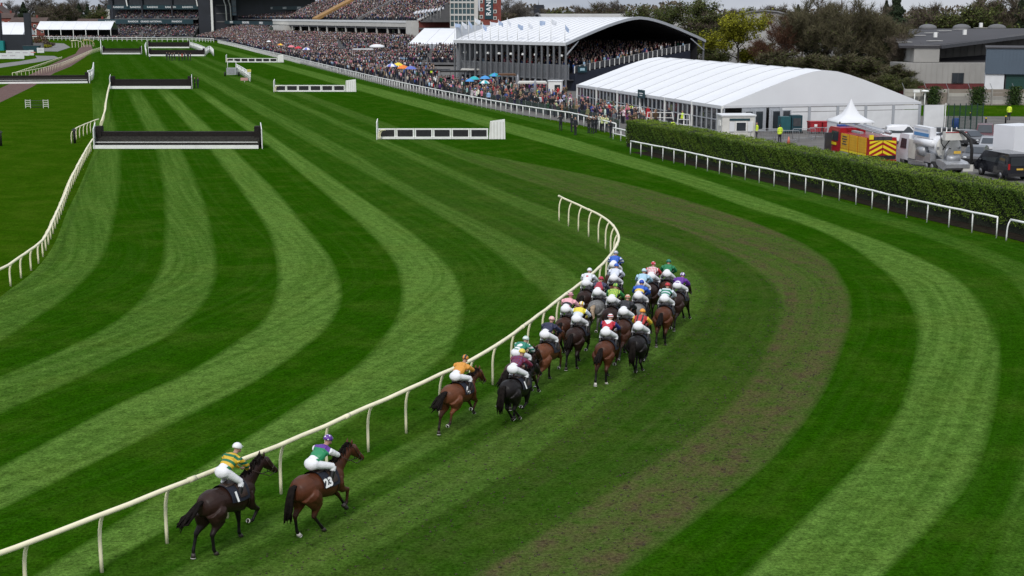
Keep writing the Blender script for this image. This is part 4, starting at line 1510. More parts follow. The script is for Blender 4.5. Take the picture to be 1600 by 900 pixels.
runner(1054, 468, 20, 'drive', 'dark', 'low', S('silk_purple', (.11, .02, .26), None, WHT, 'low', (.11, .02, .26), .1), cap_mat('cap_purple', (.14, .06, .30), (.7, .7, .75), 'quarters'),
       'dark horse farthest right with its head showing', 'jockey in purple jacket at the right edge of the pack')
runner(1035, 490, 13, 'canter', 'bay', 'mid', S('silk_white_stripes', (.60, .64, .70), 'hoops', (.02, .20, .12), 'mid', (.62, .66, .72), .16), cap_mat('cap_red_plain', (.50, .02, .03)),
       'bay horse on the right flank under the red capped jockey', 'jockey in white and green stripes with red cap')
# ------------------------------------------------------------------ tents
PROFILE = [(0, 0), (.07, .19), (.14, .36), (.21, .53), (.28, .69), (.34, .81), (.40, .91), (.45, .97), (.5, 1.0)]
PROFILE = PROFILE + [(1 - a, b) for a, b in reversed(PROFILE[:-1])]
RIDGED = [(0, 0), (.1, .235), (.2, .47), (.3, .70), (.38, .865), (.44, .96), (.5, 1.0), (.56, .96), (.62, .865), (.7, .70), (.8, .47), (.9, .235), (1, 0)]
PITCHED = [(0, 0), (.25, .5), (.5, 1), (.75, .5), (1, 0)]
M_SEAM = mat('canvas_seam', (0.50, 0.51, 0.53), 0.6, 0.05, 1.0)
M_VAL = mat('canvas_valance', (0.58, 0.59, 0.61), 0.6, 0.05, 1.0)
M_GREYMETAL = mat('grey_frame_metal', (0.40, 0.42, 0.45), 0.45, 0.08, 3.0, metal=0.2)
M_WPANEL = mat('white_wall_panel', (0.66, 0.67, 0.68), 0.55, 0.06, 1.2, dirt=0.2, dirt_col=(.4, .4, .4))
M_TEAL = mat('dark_teal_panel', (0.010, 0.045, 0.060), 0.5, 0.12, 2.0)
M_INSIDE = mat('interior_shade_tone', (0.012, 0.012, 0.015), 0.9, 0.3, 0.8)  # near-black colour carries the shade inside tents and stands
M_LETTER = mat('white_letters', (0.82, 0.83, 0.84), 0.5, 0.03, 2.0)


def roof_panels(root, W, L, bays, eave, rise, prof, mt=None, sag=0.10, name='roof_panel', over=0.0):
    """one stretched canvas sheet for each bay, seams standing proud"""
    mt = mt or M_PVC
    bl = L / bays
    n = len(prof)
    vs, fs = [], []
    ny = 5
    for j in range(ny):
        t = j / (ny - 1)
        dip = sag * (4 * t * (1 - t))
        for (u, z) in prof:
            uu = u if 0 < u < 1 else (u - over / W if u == 0 else u + over / W)
            vs.append((uu * W, t * (bl - 0.03) + .015, eave + rise * z - dip * (0.35 + 0.65 * math.sin(PI * min(u, 1 - u) * 2))))
    for j in range(ny - 1):
        for i in range(n - 1):
            fs.append((j * n + i, j * n + i + 1, (j + 1) * n + i + 1, (j + 1) * n + i))
    m = MB().add(vs, fs, 0, True)
    sv, sf = [], []
    pm = m.mesh('roof_panel', mt)
    for k in range(bays):
        link(name, pm, root, (0, k * bl, 0))
    seam = MB().tube([(u * W, 0, eave + rise * z + .02) for u, z in prof], 0.04, 5).mesh('roof_seam', M_SEAM)
    for k in range(1, bays):
        link('roof_seam', seam, root, (0, k * bl, 0))


def gable(root, W, eave, rise, prof, y, mt=None, low=None, name='gable_canvas', thick=0.05):
    low = eave if low is None else low
    poly = [(0, low)] + [(u * W, eave + rise * z) for u, z in prof] + [(W, low)]
    if low == eave:
        poly = [(u * W, eave + rise * z - .01) for u, z in prof]
    return MB().prism([(a, b_) for a, b_ in reversed(poly)], thick, (0, y, 0), (1, 0, 0), (0, 0, 1)).build(name, mt or M_PVC, root)


def valance(root, W, L, eave, h=0.32, t=0.04):
    b = MB()
    b.box((-.03, L / 2, eave - h / 2 + .03), (t, L, h))
    b.box((W + .03, L / 2, eave - h / 2 + .03), (t, L, h))
    b.build('valance', M_VAL, root)['kind'] = 'stuff'
    return b


ANG = R(16.5)
MA = P(1127, 207.5)
mq = thing('marquee', 'biggest white marquee with glazed side, behind the hedge', 'tent', MA, ANG)
W_, L_, E_, RS_ = 23.2, 45.0, 2.72, 3.5
roof_panels(mq, W_, L_, 11, E_, RS_, RIDGED, sag=.13)
gable(mq, W_, E_, RS_, RIDGED, 0.0)
gable(mq, W_, E_, RS_, RIDGED, L_)
valance(mq, W_, L_, E_)
MB().box((W_ / 2, -0.04, E_ - .08), (W_, 0.05, 0.26)).build('gable_valance', M_VAL, mq)
# glazed side facing the course: posts, rails and panes
post = MB().box((0, 0, E_ / 2), (.12, .12, E_)).mesh('wall_post', M_GREYMETAL)
big = MB().box((0, 0, E_ / 2), (.2, .22, E_)).mesh('wall_post', M_WHITE)
pane = MB().box((0, 0, 0), (.03, 1.0, 1.02)).mesh('pane', M_GLASS)
NP = 36
st = L_ / NP
for k in range(NP + 1):
    link('wall_post', big if k % 6 == 0 else post, mq, (.02, k * st, 0))
for k in range(NP):
    for z in (0.68, 1.86):
        link('pane', pane, mq, (.06, (k + .5) * st, z))
MB().box((.03, L_ / 2, 1.27), (.08, L_, .1)).box((.03, L_ / 2, 0.10), (.08, L_, .14)).box((.03, L_ / 2, 2.46), (.08, L_, .18)).build('glazing_rails', M_GREYMETAL, mq)
MB().box((.5, L_ / 2, 1.2), (.05, L_ - .4, 2.3)).build('inner_shade_sheet', M_INSIDE, mq)  # near-black sheet painted as the shade behind the panes
# gable-end wall: grey door bay then white panels between grey posts
NB = 7
bw = W_ / NB
pp = MB().box((0, 0, E_ / 2 - .12), (.28, .16, E_ - .26)).mesh('end_post', M_GREYMETAL)
for k in range(NB + 1):
    link('end_post', pp, mq, (min(max(k * bw, .14), W_ - .14), -0.03, 0))
wp = MB().box((0, 0, E_ * .36), (bw - .3, .05, E_ * .70 - .02)).mesh('wall_panel', M_WPANEL)
wp2 = MB().box((0, 0, E_ * .81), (bw - .3, .05, E_ * .16)).mesh('wall_panel', M_WPANEL)
for k in range(NB):
    if k in (0, 1):
        continue
    link('wall_panel', wp, mq, ((k + .5) * bw, 0.0, 0))
    link('wall_panel', wp2, mq, ((k + .5) * bw, 0.0, 0))
for c_ in (1.62 * bw - 1.75, 1.62 * bw + 1.35):
    MB().box((c_, 0.02, E_ / 2 - .1), (2.75, .06, E_ - .24)).build('wall_panel', M_GREYMETAL, mq)
    for s in (-1, 1):
        d = MB().box((c_ + s * .58, -0.06, 1.12), (1.05, .06, 2.15)).build('door', M_GREYMETAL, mq)
        MB().box((c_ + s * .58, -0.10, 1.2), (.78, .03, 1.8)).build('pane', M_GLASS, d)
sg = thing('sign_board', 'small dark teal sign at the eave of the biggest marquee', 'sign', MA + Matrix.Rotation(ANG, 3, 'Z') @ Vector((-.25, 21.5, E_ - .25)), ANG)
MB().box((0, 0, .3), (.08, 2.1, .95)).build('panel', M_TEAL, sg)
MB().box((-.05, 0, .38), (.02, 1.2, .10)).box((-.05, 0, .14), (.02, .8, .10)).build('print', M_LETTER, sg)

# grandstand under a tall open-ended tent
GA = R(39.4)
GO = Vector((8.4, 216.0, 0))
gs = thing('tent_grandstand', 'open-ended white tented grandstand full of people on dark tiers', 'grandstand', GO, GA)
GW, GL, GE, GR = 31.5, 29.0, 7.5, 3.9
roof_panels(gs, GW, GL, 20, GE, GR, PROFILE, sag=.06)
MB().prism([(u * GW, GE + GR * z + .12) for u, z in reversed(PROFILE)] + [(u * GW, GE + GR * z - .32) for u, z in PROFILE], .3, (0, -.05, 0), (1, 0, 0), (0, 0, 1)).build('end_beam', M_GREYMETAL, gs)
MB().box((-.05, GL / 2, GE - .2), (.05, GL, .5)).build('valance', M_VAL, gs)
M_COLM = mat('grey_column_steel', (.17, .175, .185), .5, .1, 3.0, metal=.2)
cb = MB().box((0, 0, GE / 2), (.24, .24, GE)).mesh('column', M_COLM)
for k in range(21):
    link('column', cb, gs, (.1, .1 + k * (GL - .2) / 20, 0))
for x in (GW - .1,):
    link('column', cb, gs, (x, .1, 0))
    link('column', cb, gs, (x, GL - .1, 0))
MB().bar((.1, 0, GE - 1.9), (2.6, 0, GE + .25), .16, .16).build('end_brace', M_GREYMETAL, gs)
MB().bar((GW - .1, 0, GE - 1.6), (GW - 3.4, 0, GE + .35), .16, .16).build('end_brace', M_GREYMETAL, gs)
# tiers rising away from the course
NT = 22
for k in range(NT):
    x = 2.0 + k * 1.16
    z = 2.7 + k * .14
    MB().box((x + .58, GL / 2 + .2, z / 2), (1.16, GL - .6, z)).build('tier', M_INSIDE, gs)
MB().prism([(28.2, 0), (28.2, 5.9), (2.0, 2.75), (2.0, 0)], .08, (0, .18, 0), (1, 0, 0), (0, 0, 1)).build('side_cladding', M_DARKNAVY, gs)
MB().box((1.95, GL / 2, 1.3), (.1, GL - .4, 2.6)).build('front_cladding', M_DARKNAVY, gs)
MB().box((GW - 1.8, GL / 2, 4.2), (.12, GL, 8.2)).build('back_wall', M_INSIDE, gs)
MB().box((GW / 2, GL - .1, 5.2), (GW - 1, .12, 9.6)).build('far_daylight_sheet', M_GREYMETAL, gs)  # pale sheet, its colour stands in for daylight through the open back
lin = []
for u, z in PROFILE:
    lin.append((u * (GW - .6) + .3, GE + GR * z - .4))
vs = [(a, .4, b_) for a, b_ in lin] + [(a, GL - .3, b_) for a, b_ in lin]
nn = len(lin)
MB().add(vs, [(i, i + 1, nn + i + 1, nn + i) for i in range(nn - 1)]).build('ceiling_shade_sheet', M_INSIDE, gs)  # underside sheet coloured near-black as the shade below the roof
hp_ = MB().box((0, 0, .55), (.10, .10, 1.1)).mesh('handrail_post', M_WHITE)
for k in range(25):
    x = 2.0 + k * 1.08
    link('handrail_post', hp_, gs, (x, .15, 2.75 + (x - 2.0) * .12))
hr = MB()
hr.bar((2, .15, 3.85), (28.2, .15, 3.85 + 26.2 * .12), .06, .06)
hr.build('handrail', M_STEEL, gs)
hg = MB()
hg.add([(2, .16, 2.9), (28.2, .16, 2.9 + 26.2 * .12), (28.2, .16, 3.75 + 26.2 * .12), (2, .16, 3.75)], [(0, 1, 2, 3)])
hg.build('smoked_panel', M_DKSTEEL, gs)
bal = MB()
for k in range(150):
    y = .3 + k * (GL - .6) / 149
    bal.box((.9, y, 2.9), (.05, .07, 2.2))
bal.box((.9, GL / 2, 4.02), (.08, GL - .4, .08))
bal.box((.9, GL / 2, 1.82), (.08, GL - .4, .10))
o_ = bal.build('balusters', M_STEEL, gs)
o_['kind'] = 'stuff'
MB().box((1.4, GL / 2, 1.7), (1.1, GL - .4, .12)).build('front_deck', M_DKSTEEL, gs)
MB().box((1.3, 7.0, 3.35), (.08, 2.6, 1.2)).build('banner', M_TEAL, gs)
# floodlights under the front eave
fl = MB().box((0, 0, 0), (.25, .5, .32)).mesh('floodlight', M_WHITE)
for k in range(9):
    q = link('floodlight', fl, gs, (.35, 1.5 + k * 3.1, GE - 2.0))
    q.rotation_euler = (0, R(25), 0)
lb = thing('sign_board', 'blue and white banner on the corner railing of the tented grandstand', 'sign', GO + Matrix.Rotation(GA, 3, 'Z') @ Vector((3.4, -.12, 2.9)), GA)
MB().box((0, 0, .45), (1.9, .05, .95)).build('panel', M_TEAL, lb)
MB().box((0, -.035, .45), (1.0, .02, .4)).build('print', mat('pale_blue_print', (.35, .52, .60), .6), lb)

# flags along the roof
M_FLAG = mat('pale_blue_flag', (.42, .52, .72), .8, .25, 1.6)
M_FLAGW = mat('white_blue_flag', (.74, .77, .84), .8, .18, 1.6)


def flag_mesh(droop, seed, mt):
    g = random.Random(seed)
    n = 8
    vs, fs = [], []
    ph = g.uniform(0, 6)
    for i in range(n):
        t = i / (n - 1)
        x = 1.05 * t * math.cos(droop)
        dz = -1.05 * t * math.sin(droop)
        wv = .12 * math.sin(t * 6 + ph) * t
        vs += [(x, wv, dz), (x * .92, wv * .7 + .03, dz - .66 + .12 * math.sin(t * 5 + ph))]
    for i in range(n - 1):
        fs.append((2 * i, 2 * i + 2, 2 * i + 3, 2 * i + 1))
    return MB().add(vs, fs, 0, True).mesh('flag_cloth', mt)


pole_m = MB().tube([(0, 0, 0), (0, 0, 3.6)], [.045, .03], 6).mesh('flag_pole', M_WHITE)
flag_spots = [(712, 62, 42), (724, 62, 50), (735, 62, 40), (746, 62, 52), (758, 62, 50), (771, 62, 55), (784, 62, 42), (798, 62, 50), (814, 62, 44), (830, 62, 36), (847, 62, 50), (864, 61, 38), (884, 61, 37)]
for i, (x, y0, yt) in enumerate(flag_spots):
    s = (885 - x) / 173.0
    base = GO + Matrix.Rotation(GA, 3, 'Z') @ Vector((.1, .2 + s * (GL - .4), GE + .25))
    far_ = ['at the far end of the tented grandstand eave', 'second from the far end of the grandstand eave', 'third from the far end of the grandstand eave', 'fourth from the far end of the grandstand eave', 'fifth from the far end of the grandstand eave', 'sixth from the far end of the grandstand eave', 'midway along the grandstand eave', 'sixth from the open end of the grandstand eave', 'fifth from the open end of the grandstand eave', 'fourth from the open end of the grandstand eave', 'third from the open end of the grandstand eave', 'second from the open end of the grandstand eave', 'at the open end of the grandstand eave'][i]
    f = thing('flag', ['pale blue flag ', 'white flag '][i % 2] + far_, 'flag', base, 0, 'flags along the tented grandstand')
    q = link('pole', pole_m, f)
    q.scale = (1, 1, .75 + .08 * (i % 4))
    c = link('cloth', flag_mesh(.15 + .35 * ((i * 7) % 5) / 2.0, i, M_FLAG if i % 2 == 0 else M_FLAGW), f, (0, 0, 3.45 * (.75 + .08 * (i % 4))))
    c.rotation_euler = (0, 0, rng.uniform(-.5, .9))

# white tent roof behind it
b1 = thing('marquee', 'white marquee roof left of the flag row with dense crowd before it', 'tent', (-25.0, 334, 0), R(-104))
# local y runs to the right and slightly away
for o_ in (b1,):
    roof_panels(o_, -26.0, 34.0, 8, 4.8, 3.6, PITCHED)
    MB().prism([(u * -26, 4.8 + 3.6 * z) for u, z in PITCHED], -.05, (0, 0, 0), (1, 0, 0), (0, 0, 1)).build('gable_canvas', M_PVC, o_)
    MB().box((-.05, 17, 2.35), (.06, 34, 4.7)).build('wall', M_GREYMETAL, o_)
    MB().box((-13, -.02, 2.35), (26, .06, 4.7)).build('end_wall', M_WPANEL, o_)
sl = MB().box((0, 0, 0), (.1, .45, .35)).mesh('speaker_box', M_DKSTEEL)
for k in range(3):
    link('speaker_box', sl, b1, (.15, 3 + 5 * k, 5.0))

# far-left tents
def small_tent(label, X, Y, W, L, eave, rise, bays, rz=0.0, open_=True):
    t = thing('marquee', label, 'tent', (X, Y, 0), rz)
    roof_panels(t, W, L, bays, eave, rise, PITCHED)
    gable(t, W, eave, rise, PITCHED, 0.0)
    c = MB().box((0, 0, eave / 2), (.25, .25, eave)).mesh('leg', M_WHITE)
    for k in range(bays + 1):
        for x in (0, W):
            link('leg', c, t, (x, k * L / bays, 0))
    return t


lt = thing('marquee', 'long white ridge marquee at far left before the red brick houses', 'tent', (-229.0, 668, 0), R(-90))
roof_panels(lt, -14, 36, 6, 4.4, 3.9, PITCHED)
MB().prism([(0, 4.4), (-14, 4.4), (-7, 8.3)], .05, (0, 0, 0), (1, 0, 0), (0, 0, 1)).build('gable_canvas', M_PVC, lt)
lc = MB().box((0, 0, 2.2), (.3, .3, 4.4)).mesh('leg', M_WHITE)
for k in range(7):
    for x in (0, -14):
        link('leg', lc, lt, (x, k * 6, 0))
MB().box((-12, 18, 2.2), (.1, 36, 4.3)).build('back_wall', M_INSIDE, lt)
lt2 = thing('marquee', 'pale peaked tent behind the dark pylons at far left', 'tent', (-222.0, 570, 0), R(-90))
roof_panels(lt2, -16, 21, 4, 3.2, 5.2, PITCHED)
MB().prism([(0, 3.2), (-16, 3.2), (-8, 8.4)], .05, (0, 21, 0), (1, 0, 0), (0, 0, 1)).build('gable_canvas', M_PVC, lt2)
for k in range(5):
    link('leg', lc, lt2, (0, k * 5.2, -1.2))
# pointed pagoda tent in the yard
pt = thing('pagoda_tent', 'small white tent with one tall pointed peak beside the fire engine', 'tent', P(1335, 216) + Vector((0, 2.0, 0)), R(8))
pt.scale = (.70, .70, .72)
pr = [(2.55, 2.05), (2.5, 2.25), (1.75, 2.55), (1.1, 3.1), (.6, 3.9), (.25, 4.6), (.06, 5.1)]
vs, fs = [], []
for (r0, z) in pr:
    for k in range(16):
        a = 2 * PI * k / 16
        m_ = max(abs(math.cos(a)), abs(math.sin(a)))
        q = r0 / m_ * (1 if r0 > 1.5 else (.6 + .4 * m_))
        vs.append((q * math.cos(a), q * math.sin(a), z))
for j in range(len(pr) - 1):
    for k in range(16):
        fs.append((j * 16 + k, j * 16 + (k + 1) % 16, (j + 1) * 16 + (k + 1) % 16, (j + 1) * 16 + k))
MB().add(vs, fs, 0, True).build('canopy', M_PVC, pt)
MB().tube([(0, 0, 4.7), (0, 0, 5.15)], [.05, .02], 6).build('finial', M_WHITE, pt)
for s in (-1, 1):
    for q in (-1, 1):
        MB().box((s * 2.4, q * 2.4, 1.05), (.09, .09, 2.1)).build('leg', M_WHITE, pt)
for (x, y, sx, sy) in ((-2.45, 0, .03, 4.8), (0, 2.45, 4.8, .03)):
    MB().box((x, y, 1.05), (sx, sy, 2.0)).build('side_sheet', M_PVC, pt)

# ------------------------------------------------------------------ the far grandstands
M_STANDK = mat('dark_stand_steel', (0.020, 0.023, 0.032), 0.6, 0.2, .2)
M_STANDG = mat('grey_stand_concrete', (0.14, 0.14, 0.145), 0.8, 0.2, .3, dirt=.3)
M_BANNER = mat('teal_fascia', (0.012, 0.040, 0.052), 0.5, 0.1, .3)
M_BRICK = mat('red_brick', (0.20, 0.052, 0.040), 0.85, 0.2, 1.5, dirt=.3, dirt_col=(.10, .03, .025))
M_BLUEGL = mat('blue_tinted_glass', (0.10, 0.17, 0.22), 0.12, .15, .3, spec=.6)
M_GREENGL = mat('green_tinted_glass', (0.035, 0.075, 0.085), 0.1, .3, .5, spec=.7)
M_SLATE = mat('grey_slate_roof', (0.060, 0.058, 0.062), 0.7, 0.15, .4)
M_CREAM = mat('cream_render', (0.52, 0.51, 0.48), 0.7, 0.08, .3, dirt=.2, dirt_col=(.3, .3, .28))

TIERS = []   # places where crowd sits: (corner, along, back-and-up, rows, density)


def tier(root, a, b, depth, rise, mt=None, name='seating_tier', mass=True, sides=True):
    """a raked bank from line a-b (front foot) going back by depth (plan normal, away from camera) and up by rise"""
    a, b = Vector(a), Vector(b)
    t = (b - a).normalized()
    nrm = Vector((-t.y, t.x, 0))
    if nrm.y < 0:
        nrm = -nrm
    up = nrm * depth + Vector((0, 0, rise))
    n = max(3, int(rise / .45))
    m = MB()
    poly = [(0, 0)]
    for k in range(n):
        poly += [(k * depth / n, (k + 1) * rise / n), ((k + 1) * depth / n, (k + 1) * rise / n)]
    poly.append((depth, 0))
    L = (b - a).length
    zb = a.z if mass else 0
    vs, fs = [], []
    for s in (a, b):
        for (d, z) in poly:
            vs.append(s + nrm * d + Vector((0, 0, z if z > 0 else -.0)))
    k = len(poly)
    for i in range(k):
        j = (i + 1) % k
        fs.append((i, j, k + j, k + i))
    fs += [tuple(range(k - 1, -1, -1)), tuple(range(k, 2 * k))]
    o0 = root.location
    m.add([v - o0 for v in vs], fs)
    o = m.build(name, mt or M_STANDG, root)
    TIERS.append((a, b, up, root))
    return o


def fascia(root, a, b, z0, z1, mt, words=(), size=1.2, t=.4, name='fascia'):
    a, b = Vector(a), Vector(b)
    d = b - a
    rz = math.atan2(d.y, d.x)
    c = (a + b) / 2 - root.location
    o = MB().box((c.x, c.y, (z0 + z1) / 2), (d.length, t, z1 - z0), rz).build(name, mt, root)
    if rz > PI / 2 or rz < -PI / 2:
        rz += PI
    for (u, w) in words:
        p = a + d * u - root.location
        n = Vector((math.sin(rz), -math.cos(rz), 0))
        p = p + n * (t / 2 + .03)
        lettering(w, size, M_LETTER, o, (p.x, p.y, (z0 + z1) / 2), (R(90), 0, rz), .02, spacing=1.05, offset=.02)
    return o


YS = 688.0
xs = lambda px, Y: (px - 800) * Y / FPX
zs = lambda py, Y: CAM_H - (py - 21) * Y / FPX
da = thing('dark_grandstand', 'far dark grandstand with two packed tiers at upper left', 'grandstand', (xs(250, YS), YS, 0))
ax0, ax1 = xs(182, YS), xs(322, YS)
tier(da, (ax0 - 4, YS - 8, .5), (ax1 - 2, YS - 8, .5), 16, 6.2)
fascia(da, (ax0 - 6, YS + 2, 0), (ax1 - 4, YS + 2, 0), 6.9, 9.2, M_BANNER, [(.13, 'RANDOX'), (.37, 'RANDOX'), (.56, 'GRAND NATIONAL'), (.83, 'RANDOX')], 1.15)
tier(da, (ax0 + 2, YS + 3, 9.0), (ax1 - 2, YS + 3, 9.0), 12, 4.6)
fascia(da, (ax0 - 2, YS + 5, 0), (ax1, YS + 5, 0), 14.0, 16.1, M_BANNER, [(.12, 'RANDOX'), (.30, 'RANDOX'), (.48, 'RANDOX'), (.67, 'RANDOX'), (.85, 'RANDOX')], 1.2)
MB().box((0, 19, 12), (ax1 - ax0 + 8, 2, 24)).build('back_wall', M_STANDK, da)
MB().box((0, 10, 24), (ax1 - ax0 + 6, 20, 2.4)).build('roof', M_STANDK, da)
MB().box((0, 6, 17.5), (ax1 - ax0 + 2, .3, 2.6)).build('upper_glazing', M_GLASS, da)
for px in (208, 316):
    MB().bar((xs(px - 3, YS) - da.location.x, 4, 22), (xs(px, YS) - da.location.x, 4, 15.5), .5, .5).build('strut', M_WHITE, da)
for px in (184, 230, 276, 321):
    MB().box((xs(px, YS) - da.location.x, 4.5, 11), (.7, .7, 22)).build('column', M_STANDK, da)

dc = thing('stair_block', 'dark central block with a tall white mast between the grandstands', 'building', (xs(345, YS), YS, 0))
MB().box((0, 8, 12.5), (xs(372, YS) - xs(320, YS), 14, 25)).build('wall', M_STANDK, dc)
MB().box((-1.2, -1, 9), (1.1, 1.1, 24)).build('mast', M_WHITE, dc)
for z in (4, 8, 12, 16):
    MB().box((3.5, .9, z), (6, .2, .5)).build('ledge', M_STANDG, dc)
gb_ = MB().box((xs(380, YS) - xs(345, YS), 0, 15.5), (5.2, 3, 9)).build('glass_bay', M_BLUEGL, dc)
for k in range(3):
    MB().box((xs(380, YS) - xs(345, YS), -1.6, 12.5 + 3 * k), (5.2, .15, .3)).build('mullion', M_STANDG, gb_)
for px in (391,):
    MB().box((xs(px, YS) - xs(345, YS), -1.5, 14), (.9, .9, 14)).build('white_column', M_WHITE, dc)
for px in (364, 371):
    q = xs(px, YS) - xs(345, YS)
    b = MB()
    b.tube([(q - 1.6, -3, 21), (q, -3, 15.5), (q + .2, -3, 7.5)], .35, 6)
    b.build('bent_strut', M_WHITE, dc)

dbA, dbB = Vector((xs(352, 690), 680, 0)), Vector((xs(474, 590), 590, 0))
db = thing('dark_grandstand', 'far dark grandstand right of the white mast, angled to the course', 'grandstand', (dbA + dbB) / 2)
tier(db, dbA + Vector((-4, -26, .4)), dbB + Vector((-16, -26, .4)), 26, 6.3)
fascia(db, dbA + Vector((4, 3, 0)), dbB + Vector((-9, 3, 0)), 7.0, 8.6, M_BANNER, [(.14, 'RANDOX'), (.42, 'GRAND NATIONAL'), (.70, 'RANDOX')], 1.4)
tier(db, dbA + Vector((10, 4, 9.0)), dbB + Vector((-3, 4, 9.0)), 12, 3.6)
fascia(db, dbA + Vector((12, 8, 0)), dbB + Vector((4, 8, 0)), 13.6, 15.2, M_BANNER, [(.25, 'RANDOX'), (.45, 'RANDOX'), (.65, 'RANDOX'), (.85, 'RANDOX')], 1.2)
d_ = dbB - dbA
MB().box((2, 20, 12), (d_.length + 6, 2, 24), math.atan2(d_.y, d_.x)).build('back_wall', M_STANDK, db)
MB().box((4, 12, 22), (d_.length + 10, 20, 2.2), math.atan2(d_.y, d_.x)).build('roof', M_STANDK, db)

# white balcony building
wa, wb_ = Vector((xs(434, 560), 560, 0)), Vector((xs(656, 440), 440, 0))
wd = wb_ - wa
wr = math.atan2(wd.y, wd.x)
wb0 = thing('balcony_stand', 'long white balcony stand with columns under a packed upper terrace', 'grandstand', (wa + wb_) / 2)
wn_ = Vector((-wd.y, wd.x, 0)).normalized()
if wn_.y < 0:
    wn_ = -wn_
tier(wb0, wa - wn_ * 20 + Vector((0, 0, .3)), wb_ - wn_ * 20 + Vector((0, 0, .3)), 19, 3.9)
fascia(wb0, wa, wb_, 7.7, 9.0, M_CREAM, [(.22, 'THE PRINCESS ROYAL')] and [], .9, .5)
fascia(wb0, wa - wn_ * .3, wb_ - wn_ * .3, 9.05, 9.75, M_WPANEL, [], .9, .2, 'parapet')
MB().box((wn_.x * 9, wn_.y * 9, 7.3), (wd.length, 17.5, .5), wr).build('terrace_slab', M_STANDG, wb0)
MB().box((wn_.x * 5, wn_.y * 5, 3.6), (wd.length, .4, 7.0), wr).build('inner_wall', M_INSIDE, wb0)
cm_ = MB().box((0, 0, 0), (.5, .5, 3.6)).mesh('column', M_CREAM)
for k in range(15):
    p = wa.lerp(wb_, (k + .3) / 15) + wn_ * .4 - wb0.location
    q = link('column', cm_, wb0, (p.x, p.y, 5.8), wr)
wm_ = MB().box((0, 0, 0), (1.5, .12, 2.2)).mesh('window', M_CREAM)
wg_ = MB().box((0, -.09, 0), (1.1, .05, 1.8)).mesh('pane', M_GLASS)
for k in range(30):
    p = wa.lerp(wb_, (k + .5) / 30) + wn_ * 4.7 - wb0.location
    if k % 5 in (2, 3):
        q = link('window', wm_, wb0, (p.x, p.y, 5.5), wr)
        link('pane', wg_, q)
# end block at right of the balcony and lower left wing
p = wb_ - wb0.location
MB().box((p.x - 2, p.y + 1.2, 4.9), (4.2, 2.5, 9.6), wr).build('end_pavilion', M_CREAM, wb0)
p = wa.lerp(wb_, .08) - wb0.location
MB().box((p.x, p.y - 1, 5.6), (13, 4, 3.6), wr).build('corner_room', M_CREAM, wb0)
MB().box((p.x - 4, p.y - 3.4, 6.2), (4, .2, 1.2), wr).build('corner_window', M_GLASS, wb0)
tier(wb0, wa + wn_ * 1.0 + Vector((4, 0, 9.3)), wb_ + wn_ * 1.0 + Vector((0, 0, 9.3)), 15, 7.2)
# dividing stair walls across the terrace
for u, m_ in ((.30, mat('timber_stair', (.30, .17, .06), .8, .15, .5)), (.62, M_STANDG), (.98, M_STANDG)):
    p = wa.lerp(wb_, u) + wn_ * 1.0 - wb0.location
    q = p + wn_ * 15
    MB().prism([(0, 0), (15, 7.2), (15, 8.3), (0, 1.1)], 1.0 if u > .4 else 5.0, (p.x, p.y, 9.3), tuple(wn_), (0, 0, 1)).build('stair_wall' if u > .4 else 'wooden_stair', m_, wb0)
rf = MB()
p0 = wa + wn_ * 16 - wb0.location
p1 = wa.lerp(wb_, .48) + wn_ * 16 - wb0.location
rf.add([p0 + Vector((-6, 0, 13.2)), p1 + Vector((0, 0, 13.2)), p1 + wn_ * 12 + Vector((0, 0, 20)), p0 + wn_ * 12 + Vector((0, 0, 20))], [(0, 1, 2, 3)])
rf.build('slate_roof', M_SLATE, wb0)
cbx = MB().box((0, 0, 0), (11, 3, 2.2), wr).build('white_box', M_CREAM, wb0)
pm_ = wa.lerp(wb_, .62) + wn_ * 17 - wb0.location
cbx.location = (pm_.x, pm_.y, 17.6)
# brick flank rising to the tower
bw_ = thing('brick_flank', 'sloping red brick flank wall between the white stand and the tower', 'building', wb_)
q0 = Vector((0, 0, 0))
q1 = Vector((xs(708, 452) - wb_.x, 452 - wb_.y, 0))
t_ = q1.normalized()
MB().prism([(0, 0), (q1.length, 0), (q1.length, 14.8), (0, 9.8)], -.6, tuple(q0), tuple(t_), (0, 0, 1)).build('wall', M_BRICK, bw_)
MB().bar(q0 + Vector((0, 0, 9.9)), q1 + Vector((0, 0, 14.95)), .8, .35).build('coping', M_CREAM, bw_)
for k in range(6):
    c = q0.lerp(q1, (k + .6) / 6.6)
    MB().box((c.x, c.y - .4, 5.2), (.25, .25, 3.4)).build('downpipe', M_STANDG, bw_)

TY0 = 432
tw = thing('brick_tower', 'tall red brick and glass tower with a tall vertical lettered sign', 'building', (xs(745, TY0), TY0, 0))
ox = tw.location.x
gx0, gx1, bx1 = xs(705, TY0) - ox, xs(748, TY0) - ox, xs(783, TY0) - ox
MB().box(((gx0 + gx1) / 2, 5, 13), (gx1 - gx0, 9.6, 26)).build('glass_block', M_GREENGL, tw)
for k in range(7):
    x = gx0 + (gx1 - gx0) * k / 7
    MB().box((x + .1, .1, 13), (.22, .3, 26)).build('mullion', M_CREAM, tw)
for k in range(9):
    MB().box(((gx0 + gx1) / 2, .12, 4.0 + k * 1.9), (gx1 - gx0, .24, .28 if k % 2 else .55)).build('spandrel', M_CREAM, tw)
MB().box((gx1 - .5, -.2, 13), (1.0, .6, 26)).build('white_pier', M_CREAM, tw)
MB().box(((gx1 + bx1) / 2 + .3, 5, 13), (bx1 - gx1 - .6, 10.4, 26)).build('brick_block', M_BRICK, tw)
sx0, sx1 = xs(758, TY0) - ox, xs(771, TY0) - ox
sgn = MB().box(((sx0 + sx1) / 2, -.35, 17.0), (sx1 - sx0, .2, 13.5)).build('sign', M_TEAL, tw)
